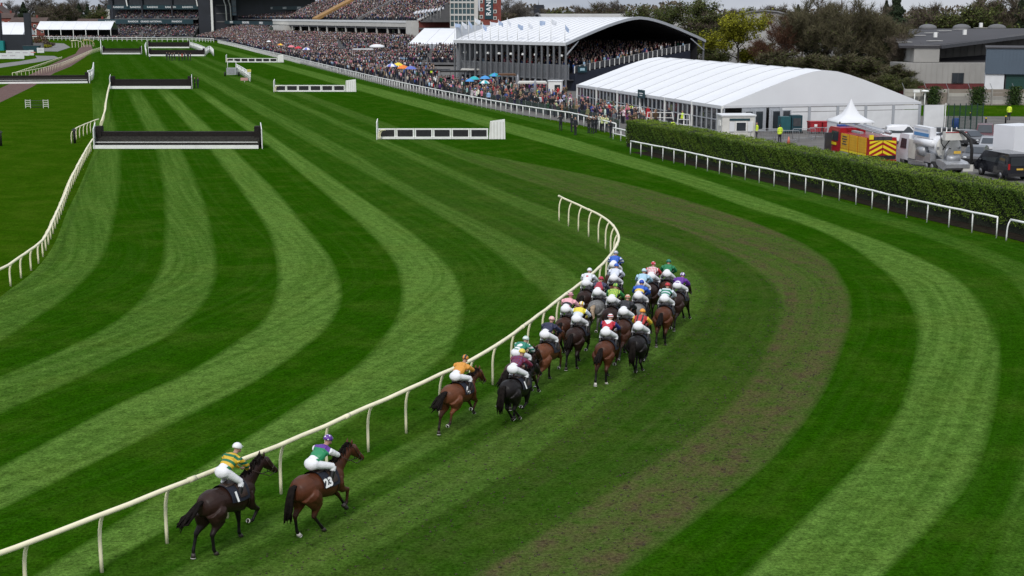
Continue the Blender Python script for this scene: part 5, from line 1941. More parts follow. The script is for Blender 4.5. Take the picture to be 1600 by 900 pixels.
lettering('RANDOX', 2.05, M_LETTER, sgn, ((sx0 + sx1) / 2, -.5, 11.3), (R(90), R(-90), 0), .03, 'LEFT', 1.08, .03)
for (px, py) in ((753, 3), (753, 15), (753, 26), (774, 3), (774, 18), (774, 28), (753, 36), (753, 44), (774, -8), (753, -8)):
    q = xs(px, TY0) - ox
    w = MB().box((q, -.26, zs(py, TY0)), (1.05, .16, 1.05)).build('window', M_CREAM, tw)
    MB().box((q, -.36, zs(py, TY0)), (.62, .06, .62)).build('pane', M_GLASS, w)

# ------------------------------------------------------------------ roofs and halls behind
M_CURVED = mat('pale_curved_roofing', (0.36, 0.355, 0.34), 0.7, .1, .15, dirt=.3, dirt_col=(.22, .21, .19))


def barrel_hall(label, px0, px1, pyt, Y, base_z, length, rz=0.0, front=M_DARKNAVY):
    x0, x1 = xs(px0, Y), xs(px1, Y)
    zt = zs(pyt, Y)
    h = thing('barrel_roof_hall', label, 'building', (x0, Y, 0), rz)
    W = x1 - x0
    pr_ = [(.5 - .5 * math.cos(PI * k / 10), math.sin(PI * k / 10)) for k in range(11)]
    rise = zt - base_z
    vs = [(u * W, 0, base_z + rise * z) for u, z in pr_] + [(u * W, length, base_z + rise * z) for u, z in pr_]
    MB().add(vs, [(i, i + 1, 12 + i, 11 + i) for i in range(10)], 0, True).build('roof', M_CURVED, h)
    MB().prism([(u * W, base_z + rise * z - .05) for u, z in reversed(pr_)] + [(0, 0), (W, 0)], .1, (0, .3, 0), (1, 0, 0), (0, 0, 1)).build('front_wall', front, h)
    ar = MB().tube([(u * W, -.05, base_z + rise * z) for u, z in pr_], .35, 5).build('arch_trim', M_STANDG, h)
    return h


barrel_hall('grey barrel roofed hall behind the tented grandstand', 832, 862, 21.5, 420, 7.0, 62, R(-62))
barrel_hall('pale barrel roofed hall between the trees at centre right', 1120, 1250, 17, 430, 6.0, 60, R(-10), M_CURVED)
M_ASBEST = mat('dark_sheet_roof', (0.042, 0.040, 0.044), .8, .2, .12, dirt=.5, dirt_col=(.045, .043, .047), bump=.3, bscale=2.0)
M_SHEETW = mat('stained_white_sheeting', (0.33, 0.32, 0.30), .75, .12, .25, dirt=.75, dirt_col=(.20, .195, .18))
M_SHEETD = mat('weathered_grey_sheeting', (0.14, 0.135, 0.125), .8, .3, .25, dirt=.7, dirt_col=(.05, .047, .045))
M_BLUEGREY = mat('blue_grey_cladding', (0.085, 0.115, 0.15), .5, .06, .3)
M_DOORG = mat('dark_green_shutter', (0.012, 0.055, 0.045), .5, .1, .5)
M_REDBRICK = mat('dull_red_brick', (0.13, 0.030, 0.030), .85, .2, 1.0)

wh = thing('warehouse', 'old white and grey sheeted warehouse with a broad dark roof', 'building', (58, 205, 0))
MB().box((7.2, 3, 3.3), (15, 6, 3.0)).build('lower_wall', M_SHEETW, wh)
MB().box((7.2, 3.02, .95), (15.06, 6, 1.7)).build('brick_base', M_REDBRICK, wh)
MB().box((3.9, 4.6, 6.1), (3.8, 6, 2.45)).build('upper_wall', M_SHEETW, wh)
rib = MB().box((0, 0, 0), (.08, .06, 2.9)).mesh('sheet_rib', M_SHEETW)
for k in range(18):
    link('sheet_rib', rib, wh, (.2 + k * .82, -.02, 3.3))
MB().prism([(5.8, 4.6), (34, 4.6), (34, 10.4), (5.8, 7.25)], -.3, (0, 8, 0), (1, 0, 0), (0, 0, 1)).build('gable_wall', M_SHEETD, wh)
rb2 = MB().box((0, 0, 0), (.1, .08, 2.6)).mesh('sheet_rib', M_SHEETD)
for k in range(20):
    link('sheet_rib', rb2, wh, (6.6 + k * 1.1, 7.95, 5.95 + k * .1))
rfv = [(-.3, 1.4, 7.3), (5.9, 1.4, 7.3), (34.5, 7.6, 10.4), (54, 52, 9.4), (16, 52, 9.2), (6.5, 30, 8.6)]
MB().add(rfv + [(a, b, c - .35) for a, b, c in rfv], [(0, 1, 2, 3, 4, 5), (11, 10, 9, 8, 7, 6)] + [(i, 6 + i, 6 + (i + 1) % 6, (i + 1) % 6) for i in range(6)]).build('roof', M_ASBEST, wh)
MB().bar((5.9, 1.35, 7.1), (34.5, 7.55, 10.2), .3, .5).build('verge_board', M_DKSTEEL, wh)
MB().add([(6, 7.6, 5.1), (30, 7.6, 6.9), (30, 2.2, 4.85), (6, 2.2, 4.85)], [(0, 1, 2, 3)]).build('lean_to_roof', M_ASBEST, wh)
w_ = MB().box((8.2, -.1, 2.6), (1.75, .16, 1.5)).build('window', M_DKSTEEL, wh)
for s in (-1, 1):
    MB().box((8.2 + s * .42, -.2, 2.6), (.74, .05, 1.35)).build('pane', M_GLASS, w_)


def roof_z(x, y):
    return 7.3 + (y - 1.4) * .042 + max(0, x - 5.9) * .05 * (1 - (y / 60))


sk = MB().box((0, 0, 0), (2.4, .8, .05)).mesh('skylight', M_OFFW)
for (x, y) in ((2.2, 8), (7.5, 10), (9, 24), (13, 30), (17, 36), (21, 40), (26, 44)):
    q = link('skylight', sk, wh, (x, y, roof_z(x, y) + .12), R(12))
for (x, y) in ((18.6, 51), (25, 51.5), (31.5, 51.5)):
    MB().ell((x, y, 9.35), (1.7, 1.3, .75), nu=14, nv=8).build('roof_dome', M_STANDG, wh)
for (x, y) in ((10, 18), (16, 22), (27, 47)):
    MB().box((x, y, roof_z(x, y) + .5), (.5, .5, .8)).build('roof_vent', M_WHITE, wh)
MB().box((34, 20, 10.4), (8, 8, .8)).build('red_roof_patch', mat('red_sheeting', (.35, .05, .06), .6), wh)

bs = thing('storage_shed', 'blue grey metal shed with a green roller door at right edge', 'building', (63.4, 185, 0), R(-18.5))
MB().box((9, 6, 5.75), (18, 12, 3.4)).build('cladding', M_BLUEGREY, bs)
rb3 = MB().box((0, 0, 0), (.06, .06, 3.3)).mesh('cladding_rib', M_BLUEGREY)
for k in range(40):
    link('cladding_rib', rb3, bs, (.25 + k * .45, -.02, 5.75))
MB().box((1.25, 6.1, 2.0), (2.4, 11.8, 4.05)).build('white_wall', M_WPANEL, bs)
MB().box((10.2, 6.3, 2.0), (15.2, 11.6, 4.0)).build('inner_wall', M_DKSTEEL, bs)
dr = MB()
for k in range(16):
    dr.box((10.0, .42, .13 + k * .25), (14.6, .08, .23))
dr.build('roller_door', M_DOORG, bs)
MB().box((9, 6, 7.5), (18.3, 12.3, .14)).build('roof', M_ASBEST, bs)
# ------------------------------------------------------------------ vehicles and yard things
M_TYRE = mat('tyre_rubber', (0.016, 0.016, 0.017), 0.85, 0.2, 6.0)
M_RIM = mat('wheel_rim', (0.30, 0.30, 0.31), 0.35, 0.1, 6.0, metal=0.6)
M_FIRE = mat('fire_red_paint', (0.36, 0.010, 0.016), 0.3, 0.06, 1.0, coat=.3)
M_YELLOW = mat('vivid_yellow', (0.78, 0.62, 0.02), 0.45, 0.05, 2.0)
M_AMBER = mat('amber_shutter', (0.62, 0.34, 0.012), 0.5, 0.08, 2.0)
M_ALU = mat('brushed_aluminium', (0.42, 0.43, 0.45), 0.4, 0.15, 4.0, metal=0.5)
M_VANW = mat('white_van_paint', (0.74, 0.75, 0.78), 0.35, 0.03, 1.0, coat=.3)
M_VANB = mat('black_van_paint', (0.010, 0.011, 0.016), 0.25, 0.1, 1.0, coat=.5)
M_LAMP = mat('red_lamp_lens', (0.35, 0.01, 0.012), 0.25, 0.1, 5.0)
M_HEAD = mat('clear_lamp_lens', (0.60, 0.62, 0.64), 0.15, 0.1, 5.0)
M_PLATE = mat('yellow_plate', (0.62, 0.40, 0.06), 0.5, 0.05, 5.0)
M_REDBIN = mat('red_plastic_bin', (0.33, 0.016, 0.024), 0.5, 0.1, 2.0)
M_TEALBOX = mat('teal_generator_paint', (0.015, 0.085, 0.10), 0.5, 0.12, 2.0)
M_HIVIS = mat('hi_vis_yellow', (0.62, 0.78, 0.04), 0.7, 0.05, 4.0)


def veh(name, label, cat, x, y, head, group=None):
    return thing(name, label, cat, P(x, y), R(90 - head), group)


def wheels(root, spots, r=.36, w=.24):
    t = MB()
    t.tube([(0, -w / 2, 0), (0, -w / 2 + .03, 0), (0, w / 2 - .03, 0), (0, w / 2, 0)], [r * .9, r, r, r * .9], 18)
    tm = t.mesh('tyre', M_TYRE)
    h = MB()
    h.tube([(0, -w / 2 - .012, 0), (0, w / 2 + .012, 0)], [r * .6, r * .6], 14)
    hm_ = h.mesh('rim', M_RIM)
    for (x, y) in spots:
        q = link('wheel', tm, root, (x, y, r))
        link('rim', hm_, q)


def car_body(prof, W, taper=.86):
    """side profile (x, z) polygon -> body with tumble-home sides"""
    n = len(prof)
    zs_ = [p[1] for p in prof]
    zmin, zmax = min(zs_), max(zs_)
    vs = []
    for s in (-1, 1):
        for (x, z) in prof:
            t = (z - zmin) / (zmax - zmin)
            k = 1 - max(0, t - .5) * 2 * (1 - taper)
            vs.append((x, s * W / 2 * k, z))
    fs = [tuple(range(n)), tuple(range(2 * n - 1, n - 1, -1))]
    for i in range(n):
        j = (i + 1) % n
        fs.append((j, i, n + i, n + j))
    return MB().add(vs, fs)


def make_car(label, x, y, head, paint, kind='hatch', group='cars parked in the yard'):
    t = veh('parked_car', label, 'car', x, y, head, group)
    L, W = 4.3, 1.78
    hgt = 1.72 if kind == 'suv' else 1.46
    lo = [(-2.12, .32), (2.10, .32), (2.15, .62), (2.05, .80), (1.25, .96), (-1.9, 1.0), (-2.12, .86)]
    b = car_body(lo, W, .93).build('body', paint, t)
    hi = [(-1.85, .98), (1.2, .955), (.45, hgt - .04), (.2, hgt), (-1.2, hgt), (-1.62, hgt - .16)]
    car_body(hi, W * .93, .80).build('cabin', paint, t)
    gl = car_body([(-1.5, 1.02), (.98, 1.0), (.38, hgt - .1), (-1.42, hgt - .14)], W * .945, .815)
    gl.build('side_glass', M_GLASS, t)
    for q_ in ([(1.205, -.68, .998), (1.205, .68, .998), (.515, .58, hgt - .052), (.515, -.58, hgt - .052)], [(-1.872, .66, 1.028), (-1.872, -.66, 1.028), (-1.672, -.56, hgt - .152), (-1.672, .56, hgt - .152)]):
        MB().add(q_, [(0, 1, 2, 3)]).build('windscreen', M_GLASS, t)
    wheels(t, [(1.35, .8), (1.35, -.8), (-1.3, .8), (-1.3, -.8)], .32, .2)
    for s in (-1, 1):
        MB().ell((2.06, s * .62, .70), (.09, .19, .08), nu=8, nv=6).build('headlight', M_HEAD, t)
        MB().box((-2.11, s * .70, .82), (.06, .22, .2)).build('tail_light', M_LAMP, t)
        MB().ell((.85, s * .93, 1.02), (.09, .09, .07), nu=8, nv=6).build('mirror', paint, t)
    MB().box((2.14, 0, .48), (.05, 1.2, .16)).build('grille', M_BLACK, t)
    return t


# --- fire engine (rear towards us, nose up-left)
fe = veh('fire_engine', 'red fire engine with yellow and red chevron rear by the hedge', 'fire engine', 1377, 262, -11)
L = 7.9
MB().box((2.0 + 1.4, 0, .82), (7.0, 2.25, .3)).build('chassis', M_BLACK, fe)
MB().box((2.75, 0, 1.62), (5.4, 2.4, 1.5)).build('body', M_FIRE, fe)
ra = MB()
ra.prism([(0, .88), (0, 2.36), (.08, 2.52), (5.4, 2.56), (5.4, .88)], .05, (.05, 1.22, 0), (1, 0, 0), (0, 0, 1))
cabp = [(5.5, .7), (7.85, .7), (7.9, 1.5), (7.7, 2.55), (7.45, 2.72), (5.5, 2.72)]
car_body(cabp, 2.4, .93).build('cab', M_FIRE, fe)
car_body([(5.75, 1.62), (7.2, 1.62), (7.05, 2.4), (5.75, 2.4)], 2.42, .95).build('cab_window', M_GLASS, fe)
MB().add([(7.92, -1.0, 1.55), (7.92, 1.0, 1.55), (7.74, .92, 2.5), (7.74, -.92, 2.5)], [(0, 1, 2, 3)]).build('windscreen', M_GLASS, fe)
MB().box((6.75, 1.235, 1.38), (1.6, .03, .22)).build('yellow_band', M_YELLOW, fe)
MB().box((7.86, 0, .62), (.25, 2.42, .5)).build('front_bumper', M_WHITE, fe)
MB().box((6.75, 1.6, 1.5), (.06, .75, 1.5), R(20)).build('open_door', M_DKSTEEL, fe)
for k in range(3):          # roller shutters with their slats
    c = 1.05 + k * 1.62
    s_ = MB().box((c, 1.225, 1.72), (1.45, .05, 1.25)).build('shutter', M_AMBER, fe)
    sl_ = MB()
    for q in range(6):
        sl_.box((c, 1.256, 1.2 + q * .2), (1.4, .012, .03))
    o_ = sl_.build('slats', M_AMBER, s_)
    o_['kind'] = 'stuff'
    MB().box((c, 1.24, .98), (1.45, .04, .17)).build('yellow_band', M_YELLOW, fe)
    MB().box((c, 1.22, .66), (1.4, .06, .42)).build('locker', M_ALU if k != 1 else M_FIRE, fe)
lt_ = MB()
for k, w in enumerate((.75, .95, .6, .85)):
    lt_.box((4.3, 1.262, 2.1 - .2 * k), (w, .01, .09))
lt_.build('print', M_DKSTEEL, fe)['kind'] = 'stuff'
# chevrons on the two rear doors
for s in (-1, 1):
    d = MB().box((-.02, s * .6, 1.45), (.06, 1.16, 1.55)).build('rear_door', M_FIRE, fe)
    for k in range(4):
        z = .62 + k * .42
        ch = MB()
        poly = []
        for (a, b_) in ((.03, 0), (1.13, .55), (1.13, .77), (.03, .22)):
            yy = s * (1.16 - a)
            zz = min(max(z + b_, .70), 2.2)
            poly.append((-.065, yy, zz))
        ch.add(poly, [(0, 1, 2, 3)])
        ch.add([(p[0] + .02, p[1], p[2]) for p in poly], [(3, 2, 1, 0)])
        ch.build('chevron', M_YELLOW, d)
MB().box((-.04, 0, 2.32), (.1, 1.5, .26)).build('rear_locker', M_DKSTEEL, fe)
MB().box((-.1, 0, .55), (.2, 2.3, .2)).build('rear_bumper', M_FIRE, fe)
MB().box((-.05, 1.0, 2.42), (.1, .35, .35)).build('rear_lamp', M_YELLOW, fe)
ld = MB()
for s in (.18, .62):
    ld.bar((-.6, s, 2.78), (5.6, s, 3.0), .09, .07)
for k in range(15):
    x = -.4 + k * .42
    ld.bar((x, .18, 2.79 + k * .014), (x, .62, 2.79 + k * .014), .05, .05)
ld.build('ladder', M_ALU, fe)
MB().tube([(.6, -.35, 2.75), (5.2, -.35, 2.95)], .14, 10).build('suction_hose', M_ALU, fe)
MB().tube([(.3, -.75, 2.72), (5.0, -.75, 2.9)], .16, 10).build('suction_hose', M_STEEL, fe)
MB().box((2.6, .95, 2.62), (1.6, .3, .16)).build('roof_box', M_ALU, fe)
MB().box((6.9, 0, 2.82), (.35, 1.5, .16)).build('light_bar', mat('blue_lamp', (.03, .08, .30), .2), fe)
wheels(fe, [(1.5, 1.05), (1.5, -1.05), (6.4, 1.05), (6.4, -1.05)], .48, .28)

# --- vacuum tanker (rear towards us)
vt = veh('tanker_truck', 'white vacuum tanker truck with black hose and open steel rear', 'tanker truck', 1494, 275, -9)
MB().box((3.7, 0, .85), (7.2, 1.0, .3)).build('chassis', M_BLACK, vt)
car_body([(6.0, .6), (7.75, .6), (7.85, 1.35), (7.65, 2.5), (7.4, 2.62), (6.0, 2.62)], 2.35, .94).build('cab', M_VANW, vt)
car_body([(6.35, 1.5), (7.4, 1.5), (7.3, 2.25), (6.35, 2.25)], 2.37, .96).build('cab_window', M_GLASS, vt)
MB().add([(7.87, -1.0, 1.45), (7.87, 1.0, 1.45), (7.68, .95, 2.42), (7.68, -.95, 2.42)], [(0, 1, 2, 3)]).build('windscreen', M_GLASS, vt)
MB().tube([(1.6, .0, 2.05), (1.8, .0, 2.05), (5.4, 0, 2.05), (5.6, 0, 2.05)], [.7, .95, .95, .7], 20).build('tank', M_VANW, vt)
MB().box((3.9, .85, 3.0), (2.9, .5, .85)).build('top_tank', M_VANW, vt)
MB().box((3.9, 1.11, 2.82), (2.5, .02, .26)).build('blue_print', mat('blue_print', (.08, .25, .52), .5), vt)
MB().box((3.9, 1.11, 3.18), (2.3, .02, .12)).build('grey_print', mat('grey_print', (.45, .5, .6), .5), vt)
MB().tube([(1.9, 1.0, 2.25), (4.9, 1.0, 2.25)], .30, 14).build('side_tube', M_VANW, vt)
MB().box((5.3, .95, 1.55), (1.1, .5, 1.5)).build('side_cabinet', M_OFFW, vt)
MB().box((3.3, .95, 1.15), (2.6, .5, .7)).build('water_box', M_ALU, vt)
MB().tube([(3.0, 1.1, 1.55), (3.9, 1.1, 1.55)], .38, 14).build('hose_drum', M_STEEL, vt)
MB().box((4.3, 1.16, .62), (3.2, .06, .16)).build('side_guard', M_ALU, vt)
# rear: a round steel door on the tank, a sump and pipework
MB().tube([(1.45, 0, 2.0), (1.6, 0, 2.0)], [.98, .98], 20).build('tank_door', M_OFFW, vt)
for a in range(8):
    th = a * PI / 4
    MB().box((1.42, .9 * math.cos(th), 2.0 + .9 * math.sin(th)), (.12, .14, .14)).build('door_clamp', M_STEEL, vt)
MB().prism([(1.5, 1.15), (1.5, .75), (.2, .42), (-.2, .62), (-.25, .9), (.3, 1.05)], 1.9, (0, 0.95, 0), (1, 0, 0), (0, 0, 1)).build('sump_trough', M_ALU, vt)
MB().tube([(.75, -.5, 1.2), (.75, .5, 1.2)], .30, 14).build('pump', M_STEEL, vt)
MB().tube([(.9, .55, 1.3), (.7, .6, 1.75), (.9, .3, 2.2)], .10, 8).build('pipe', M_STEEL, vt)
MB().tube([(1.2, -.2, 2.95), (.8, .2, 2.75), (.7, .6, 2.3), (.9, .75, 1.9)], .045, 6).build('cable', M_BLACK, vt)
MB().tube([(1.3, .8, 3.0), (.9, .9, 2.4), (1.0, .6, 2.05), (1.1, .0, 1.95)], .04, 6).build('cable', M_BLACK, vt)
MB().tube([(2.4, .2, 3.2), (1.2, 0, 3.35), (.3, -.45, 3.25), (-.15, -.85, 2.75), (-.25, -1.0, 2.0), (-.2, -1.02, 1.2), (.1, -1.0, .7)], .12, 12).build('suction_hose', M_BLACK, vt)
MB().tube([(3.2, -.3, 3.05), (1.8, -.2, 3.3), (.9, -.5, 3.3)], .10, 8).build('boom_arm', M_OFFW, vt)
MB().box((.75, -.05, 2.95), (.5, 1.7, .62)).build('rear_box', M_OFFW, vt)
MB().box((.48, -.05, 3.24), (.03, 1.7, .06)).build('red_strip', M_LAMP, vt)
MB().box((.55, -.25, 1.72), (.04, .55, .2)).build('number_plate', M_PLATE, vt)
for q in (.9, .5, .1, -.3):
    MB().box((1.0, q, 3.4), (.06, .06, .35)).build('hand_post', M_WHITE, vt)
MB().box((2.3, .2, 3.28), (1.2, .8, .32)).build('blower', M_DKSTEEL, vt)
MB().box((-.12, -.85, .60), (.05, .8, .5)).build('mud_board', M_OFFW, vt)
wheels(vt, [(6.9, 1.0), (6.9, -1.0), (2.7, 1.0), (2.7, -1.0), (1.75, 1.0), (1.75, -1.0)], .47, .3)

# --- black van and white box van
bv = veh('parked_van', 'black panel van parked behind the hedge at right edge', 'van', 1592, 283, -9)
vp = [(0, .38), (4.9, .38), (5.0, .85), (4.55, 1.12), (3.75, 1.88), (3.4, 1.96), (.12, 1.98), (0, 1.8)]
car_body(vp, 1.92, .90).build('body', M_VANB, bv)
car_body([(.5, 1.2), (3.95, 1.2), (3.55, 1.78), (.5, 1.78)], 1.925, .905).build('side_glass', M_GLASS, bv)
MB().add([(4.57, -.8, 1.15), (4.57, .8, 1.15), (3.8, .74, 1.88), (3.8, -.74, 1.88)], [(0, 1, 2, 3)]).build('windscreen', M_GLASS, bv)
MB().box((-.015, 0, 1.42), (.03, 1.5, .62)).build('rear_glass', M_GLASS, bv)
for s in (-1, 1):
    MB().box((-.02, s * .86, 1.05), (.06, .14, .42)).build('tail_light', M_LAMP, bv)
MB().box((-.03, 0, .86), (.03, .52, .12)).build('number_plate', M_PLATE, bv)
MB().box((-.06, 0, .45), (.14, 1.85, .22)).build('rear_bumper', M_BLACK, bv)
MB().ell((3.9, 1.06, 1.2), (.10, .12, .12), nu=8, nv=6).build('mirror', M_VANB, bv)
wheels(bv, [(1.0, .85), (1.0, -.85), (3.95, .85), (3.95, -.85)], .34, .22)
wv = veh('parked_van', 'white box van with luton front behind the black van', 'van', 1566, 256, 60)
MB().box((1.45, 0, 1.95), (3.0, 2.1, 2.35)).build('box_body', M_VANW, wv)
MB().prism([(2.96, 2.15), (4.0, 2.35), (4.15, 2.6), (4.0, 3.05), (2.96, 3.10)], 2.04, (0, 1.02, 0), (1, 0, 0), (0, 0, 1)).build('luton_front', M_VANW, wv)
car_body([(2.98, .45), (5.0, .45), (5.1, .9), (4.6, 1.15), (4.0, 2.1), (2.98, 2.14)], 1.95, .9).build('cab', M_VANW, wv)
car_body([(3.2, 1.25), (4.35, 1.25), (3.95, 1.92), (3.2, 1.92)], 1.96, .905).build('cab_window', M_GLASS, wv)
wheels(wv, [(.8, .9), (.8, -.9), (4.2, .9), (4.2, -.9)], .34, .22)
MB().box((-.03, 0, .6), (.06, 2.0, .14)).build('rear_bumper', M_BLACK, wv)

M_CARG = mat('dark_grey_paint', (.045, .048, .055), .3, .08, 1.0, coat=.4)
M_CARS = mat('silver_paint', (.28, .29, .31), .35, .08, 1.0, coat=.4)
M_CARR = mat('maroon_paint', (.09, .02, .025), .3, .08, 1.0, coat=.4)
M_CARK = mat('black_paint', (.012, .012, .014), .3, .08, 1.0, coat=.4)
make_car('dark grey hatchback facing the hedge right of the tanker', 1524, 256, 205, M_CARG)
make_car('silver car parked behind the dark grey hatchback', 1545, 240, 200, M_CARS)
make_car('maroon car with tall roof before the green mesh fence', 1538, 222, 200, M_CARR, 'suv')
make_car('black car partly hidden behind the tanker hose', 1512, 228, 160, M_CARK)
make_car('white van-like car in a row behind the ladders', 1412, 224, 100, M_VANW, 'suv')

# --- cabin, generator, bins
pk = thing('site_cabin', 'grey white ticket cabin at the corner of the biggest marquee', 'cabin', P(1152, 219) + Vector((0, 1.2, 0)), R(4))
MB().box((0, 0, 1.2), (3.2, 2.3, 2.2)).build('wall', M_OFFW, pk)
MB().box((0, 0, 2.36), (3.4, 2.5, .14)).build('roof', M_WPANEL, pk)
MB().box((.1, -1.19, 1.98), (2.0, .06, .2)).build('sign', M_TEAL, pk)
w = MB().box((.25, -1.18, 1.3), (1.1, .06, .95)).build('window', M_WHITE, pk)
MB().box((.25, -1.23, 1.3), (.9, .04, .78)).build('pane', M_GLASS, w)
for s in (-.65, 1.15):
    MB().box((s, -1.22, 1.3), (.5, .05, .95)).build('shutter', M_WPANEL, pk)
MB().box((-.3, -1.18, .42), (.55, .05, .16)).build('red_notice', M_LAMP, pk)
MB().box((-1.62, -.2, 1.6), (.14, .8, .5)).build('air_unit', M_WHITE, pk)
ph = thing('site_cabin', 'small white cabin with one window standing in the crowd', 'cabin', P(868, 154), R(-8))
MB().box((0, 0, 1.25), (1.9, 1.8, 2.5)).build('wall', M_WHITE, ph)
MB().box((.35, -.92, 1.55), (.8, .05, .9)).build('window', M_GLASS, ph)
MB().box((0, 0, 2.55), (2.1, 2.0, .12)).build('roof', M_WPANEL, ph)
gn = thing('generator', 'dark teal generator box before the marquee doors', 'generator', P(1233, 208), R(6))
MB().box((-.55, 0, .95), (1.0, 1.1, 1.5)).build('housing', M_TEALBOX, gn)
MB().box((.62, 0, .98), (1.1, 1.1, 1.7)).build('housing', M_TEAL, gn)
MB().box((.62, -.57, 1.15), (.8, .04, .8)).build('grille', M_DKSTEEL, gn)
MB().box((0, 0, .12), (2.5, 1.2, .18)).build('skid', M_BLACK, gn)
for k, (x, y) in enumerate(((1272, 208.5), (1292, 208.5))):
    bn = thing('wheeled_bin', ['left red wheeled bin beside the marquee panels', 'right red wheeled bin touching the pointed tent'][k], 'bin', P(x, y), R(8), 'red bins by the marquee')
    MB().prism([(-.55, .2), (.55, .2), (.62, 1.15), (-.62, 1.15)], 1.0, (0, .5, 0), (1, 0, 0), (0, 0, 1)).build('tub', M_REDBIN, bn)
    MB().box((0, 0, 1.2), (1.3, 1.08, .10)).build('lid', M_REDBIN, bn)
    MB().box((-.05, -.53, .85), (.3, .03, .24)).build('notice', M_WHITE, bn)
    for s in (-1, 1):
        MB().tube([(s * .4, -.3, .1), (s * .4 + .06, -.3, .1)], .1, 10).build('castor', M_BLACK, bn)


def barrier(label, x, y, rz):
    t = thing('crowd_barrier', label, 'barrier', P(x, y), rz, 'steel crowd barriers in the yard')
    fr = MB().tube([(-1.1, 0, .12), (-1.1, 0, 1.0), (-1.0, 0, 1.1), (1.0, 0, 1.1), (1.1, 0, 1.0), (1.1, 0, .12)], .025, 6)
    fr.tube([(-1.1, 0, .2), (1.1, 0, .2)], .022, 6)
    fr.build('frame', M_STEEL, t)
    bb = MB()
    for k in range(12):
        bb.box((-1.0 + k * .18, 0, .65), (.016, .016, .9))
    bb.build('bars', M_STEEL, t)['kind'] = 'stuff'
    for s in (-.8, .8):
        MB().box((s, 0, .04), (.06, .55, .05)).build('foot', M_STEEL, t)
    return t


for k, (x, y) in enumerate(((1206, 219), (1230, 222), (1256, 219), (1281, 217), (1305, 217), (1190, 223))):
    barrier(['steel barrier just left of the hi-vis steward', 'steel barrier right of the hi-vis steward', 'steel barrier before the teal generator', 'steel barrier in front of the left red bin', 'steel barrier at the foot of the pointed tent', 'steel barrier beside the ticket cabin'][k], x, y, R(rng.uniform(-6, 10)))

# --- boundary wall of concrete planks behind the yard
M_CONC = [mat('concrete_plank_%s' % n, c, .85, .18, .8, dirt=.5, dirt_col=(.16, .15, .13)) for n, c in (('pale', (.40, .38, .34)), ('grey', (.29, .275, .25)), ('brown', (.24, .205, .17)))]
cw = thing('concrete_wall', 'long wall of stacked concrete planks with posts behind the yard', 'wall', (50, 172, 0))
pb = MB().box((0, 0, 0), (2.55, .08, .44)).mesh('plank', M_CONC[0])
po = MB().box((0, 0, 1.4), (.16, .22, 2.8)).mesh('post', M_CONC[1])
ext = MB().bar((0, 0, 2.75), (-.35, .0, 3.5), .05, .05).mesh('wire_arm', M_STEEL)
for k in range(19):
    x0 = -1 + k * 2.7
    yy = -.12 * k
    link('post', po, cw, (x0, yy - .06, 0))
    link('wire_arm', ext, cw, (x0, yy - .06, 0))
    for q in range(6):
        b = link('plank', pb, cw, (x0 + 1.35, yy + rng.uniform(-.015, .015), .23 + q * .46))
        own_slot(b, M_CONC[rng.choice([0, 0, 1, 2]) if k < 11 else rng.choice([1, 2, 1, 0])])
bank = MB()
bank.add([(48, 164, .02), (110, 158, .02), (110, 168, 1.0), (48, 171, .8)], [(0, 1, 2, 3)])
tag(bank.build('grass_bank', M_INFIELD), 'rough grass bank below the concrete wall', kind='structure')
M_IVY = leaf_mat('ivy_leaves', [(.010, .022, .005), (.022, .045, .009), (.04, .07, .014)])
for k, x in enumerate((52.5, 58.0, 62.5, 66.5, 79.2)):
    n = 900
    g = np.random.default_rng(40 + k)
    c = np.stack([x + g.normal(0, .45, n) * (1 + .3 * (k == 4)), 171.6 - .12 * (x - 49) / 2.7 + g.normal(0, .12, n), g.uniform(0, 3.1, n)], 1)
    co, f = leaves(c - np.array([x, 171.5, 0]), np.tile([0, -1., .3], (n, 1)), .13, 60 + k, .8)
    iv = link('ivy_plant', np_mesh('ivy_plant', co, f, M_IVY, {'shade': np.repeat(g.uniform(0, 1, n), 4)}), None, (x, 171.5, 0))
    tag(iv, ['ivy column at the left end of the concrete wall', 'second ivy column from left on the concrete wall', 'ivy column in the middle of the concrete wall', 'ivy column just before the wall turns greyer', 'ivy clump at the right end of the concrete wall'][k], 'ivy', 'ivy columns on the concrete wall')
# green mesh fence, blue bin, bollards, camera post, white hoarding
gf = thing('mesh_fence', 'tall dark green mesh fence between the marquee and the parked cars', 'fence', P(1480, 204))
M_GMESH = mat('green_mesh_steel', (.008, .035, .028), .6, .1, 3.0)
e1 = P(1534, 203) - P(1480, 204)
for k in range(7):
    c = e1 * (k / 6)
    MB().box((c.x, c.y, 1.4), (.08, .08, 2.8)).build('post', M_GMESH, gf)
ms = MB()
nn_ = e1.normalized()
for k in range(60):
    c = e1 * (k / 60)
    ms.box((c.x, c.y, 1.35), (.016, .016, 2.5))
for k in range(9):
    ms.bar((0, 0, .15 + .3 * k), e1 + Vector((0, 0, .15 + .3 * k)), .014, .014)
ms.build('mesh', M_GMESH, gf)['kind'] = 'stuff'
wbb = thing('barrel', 'blue plastic barrel behind the green mesh fence', 'barrel', P(1493, 200))
MB().tube([(0, 0, 0), (0, 0, .1), (0, 0, .5), (0, 0, .95), (0, 0, 1.0)], [.36, .4, .42, .4, .36], 14).build('drum', mat('blue_plastic', (.012, .045, .22), .5), wbb)
MB().tube([(0, 0, 1.0), (0, 0, 1.05)], [.38, .36], 14).build('lid', mat('blue_plastic_lid', (.02, .07, .28), .5), wbb)
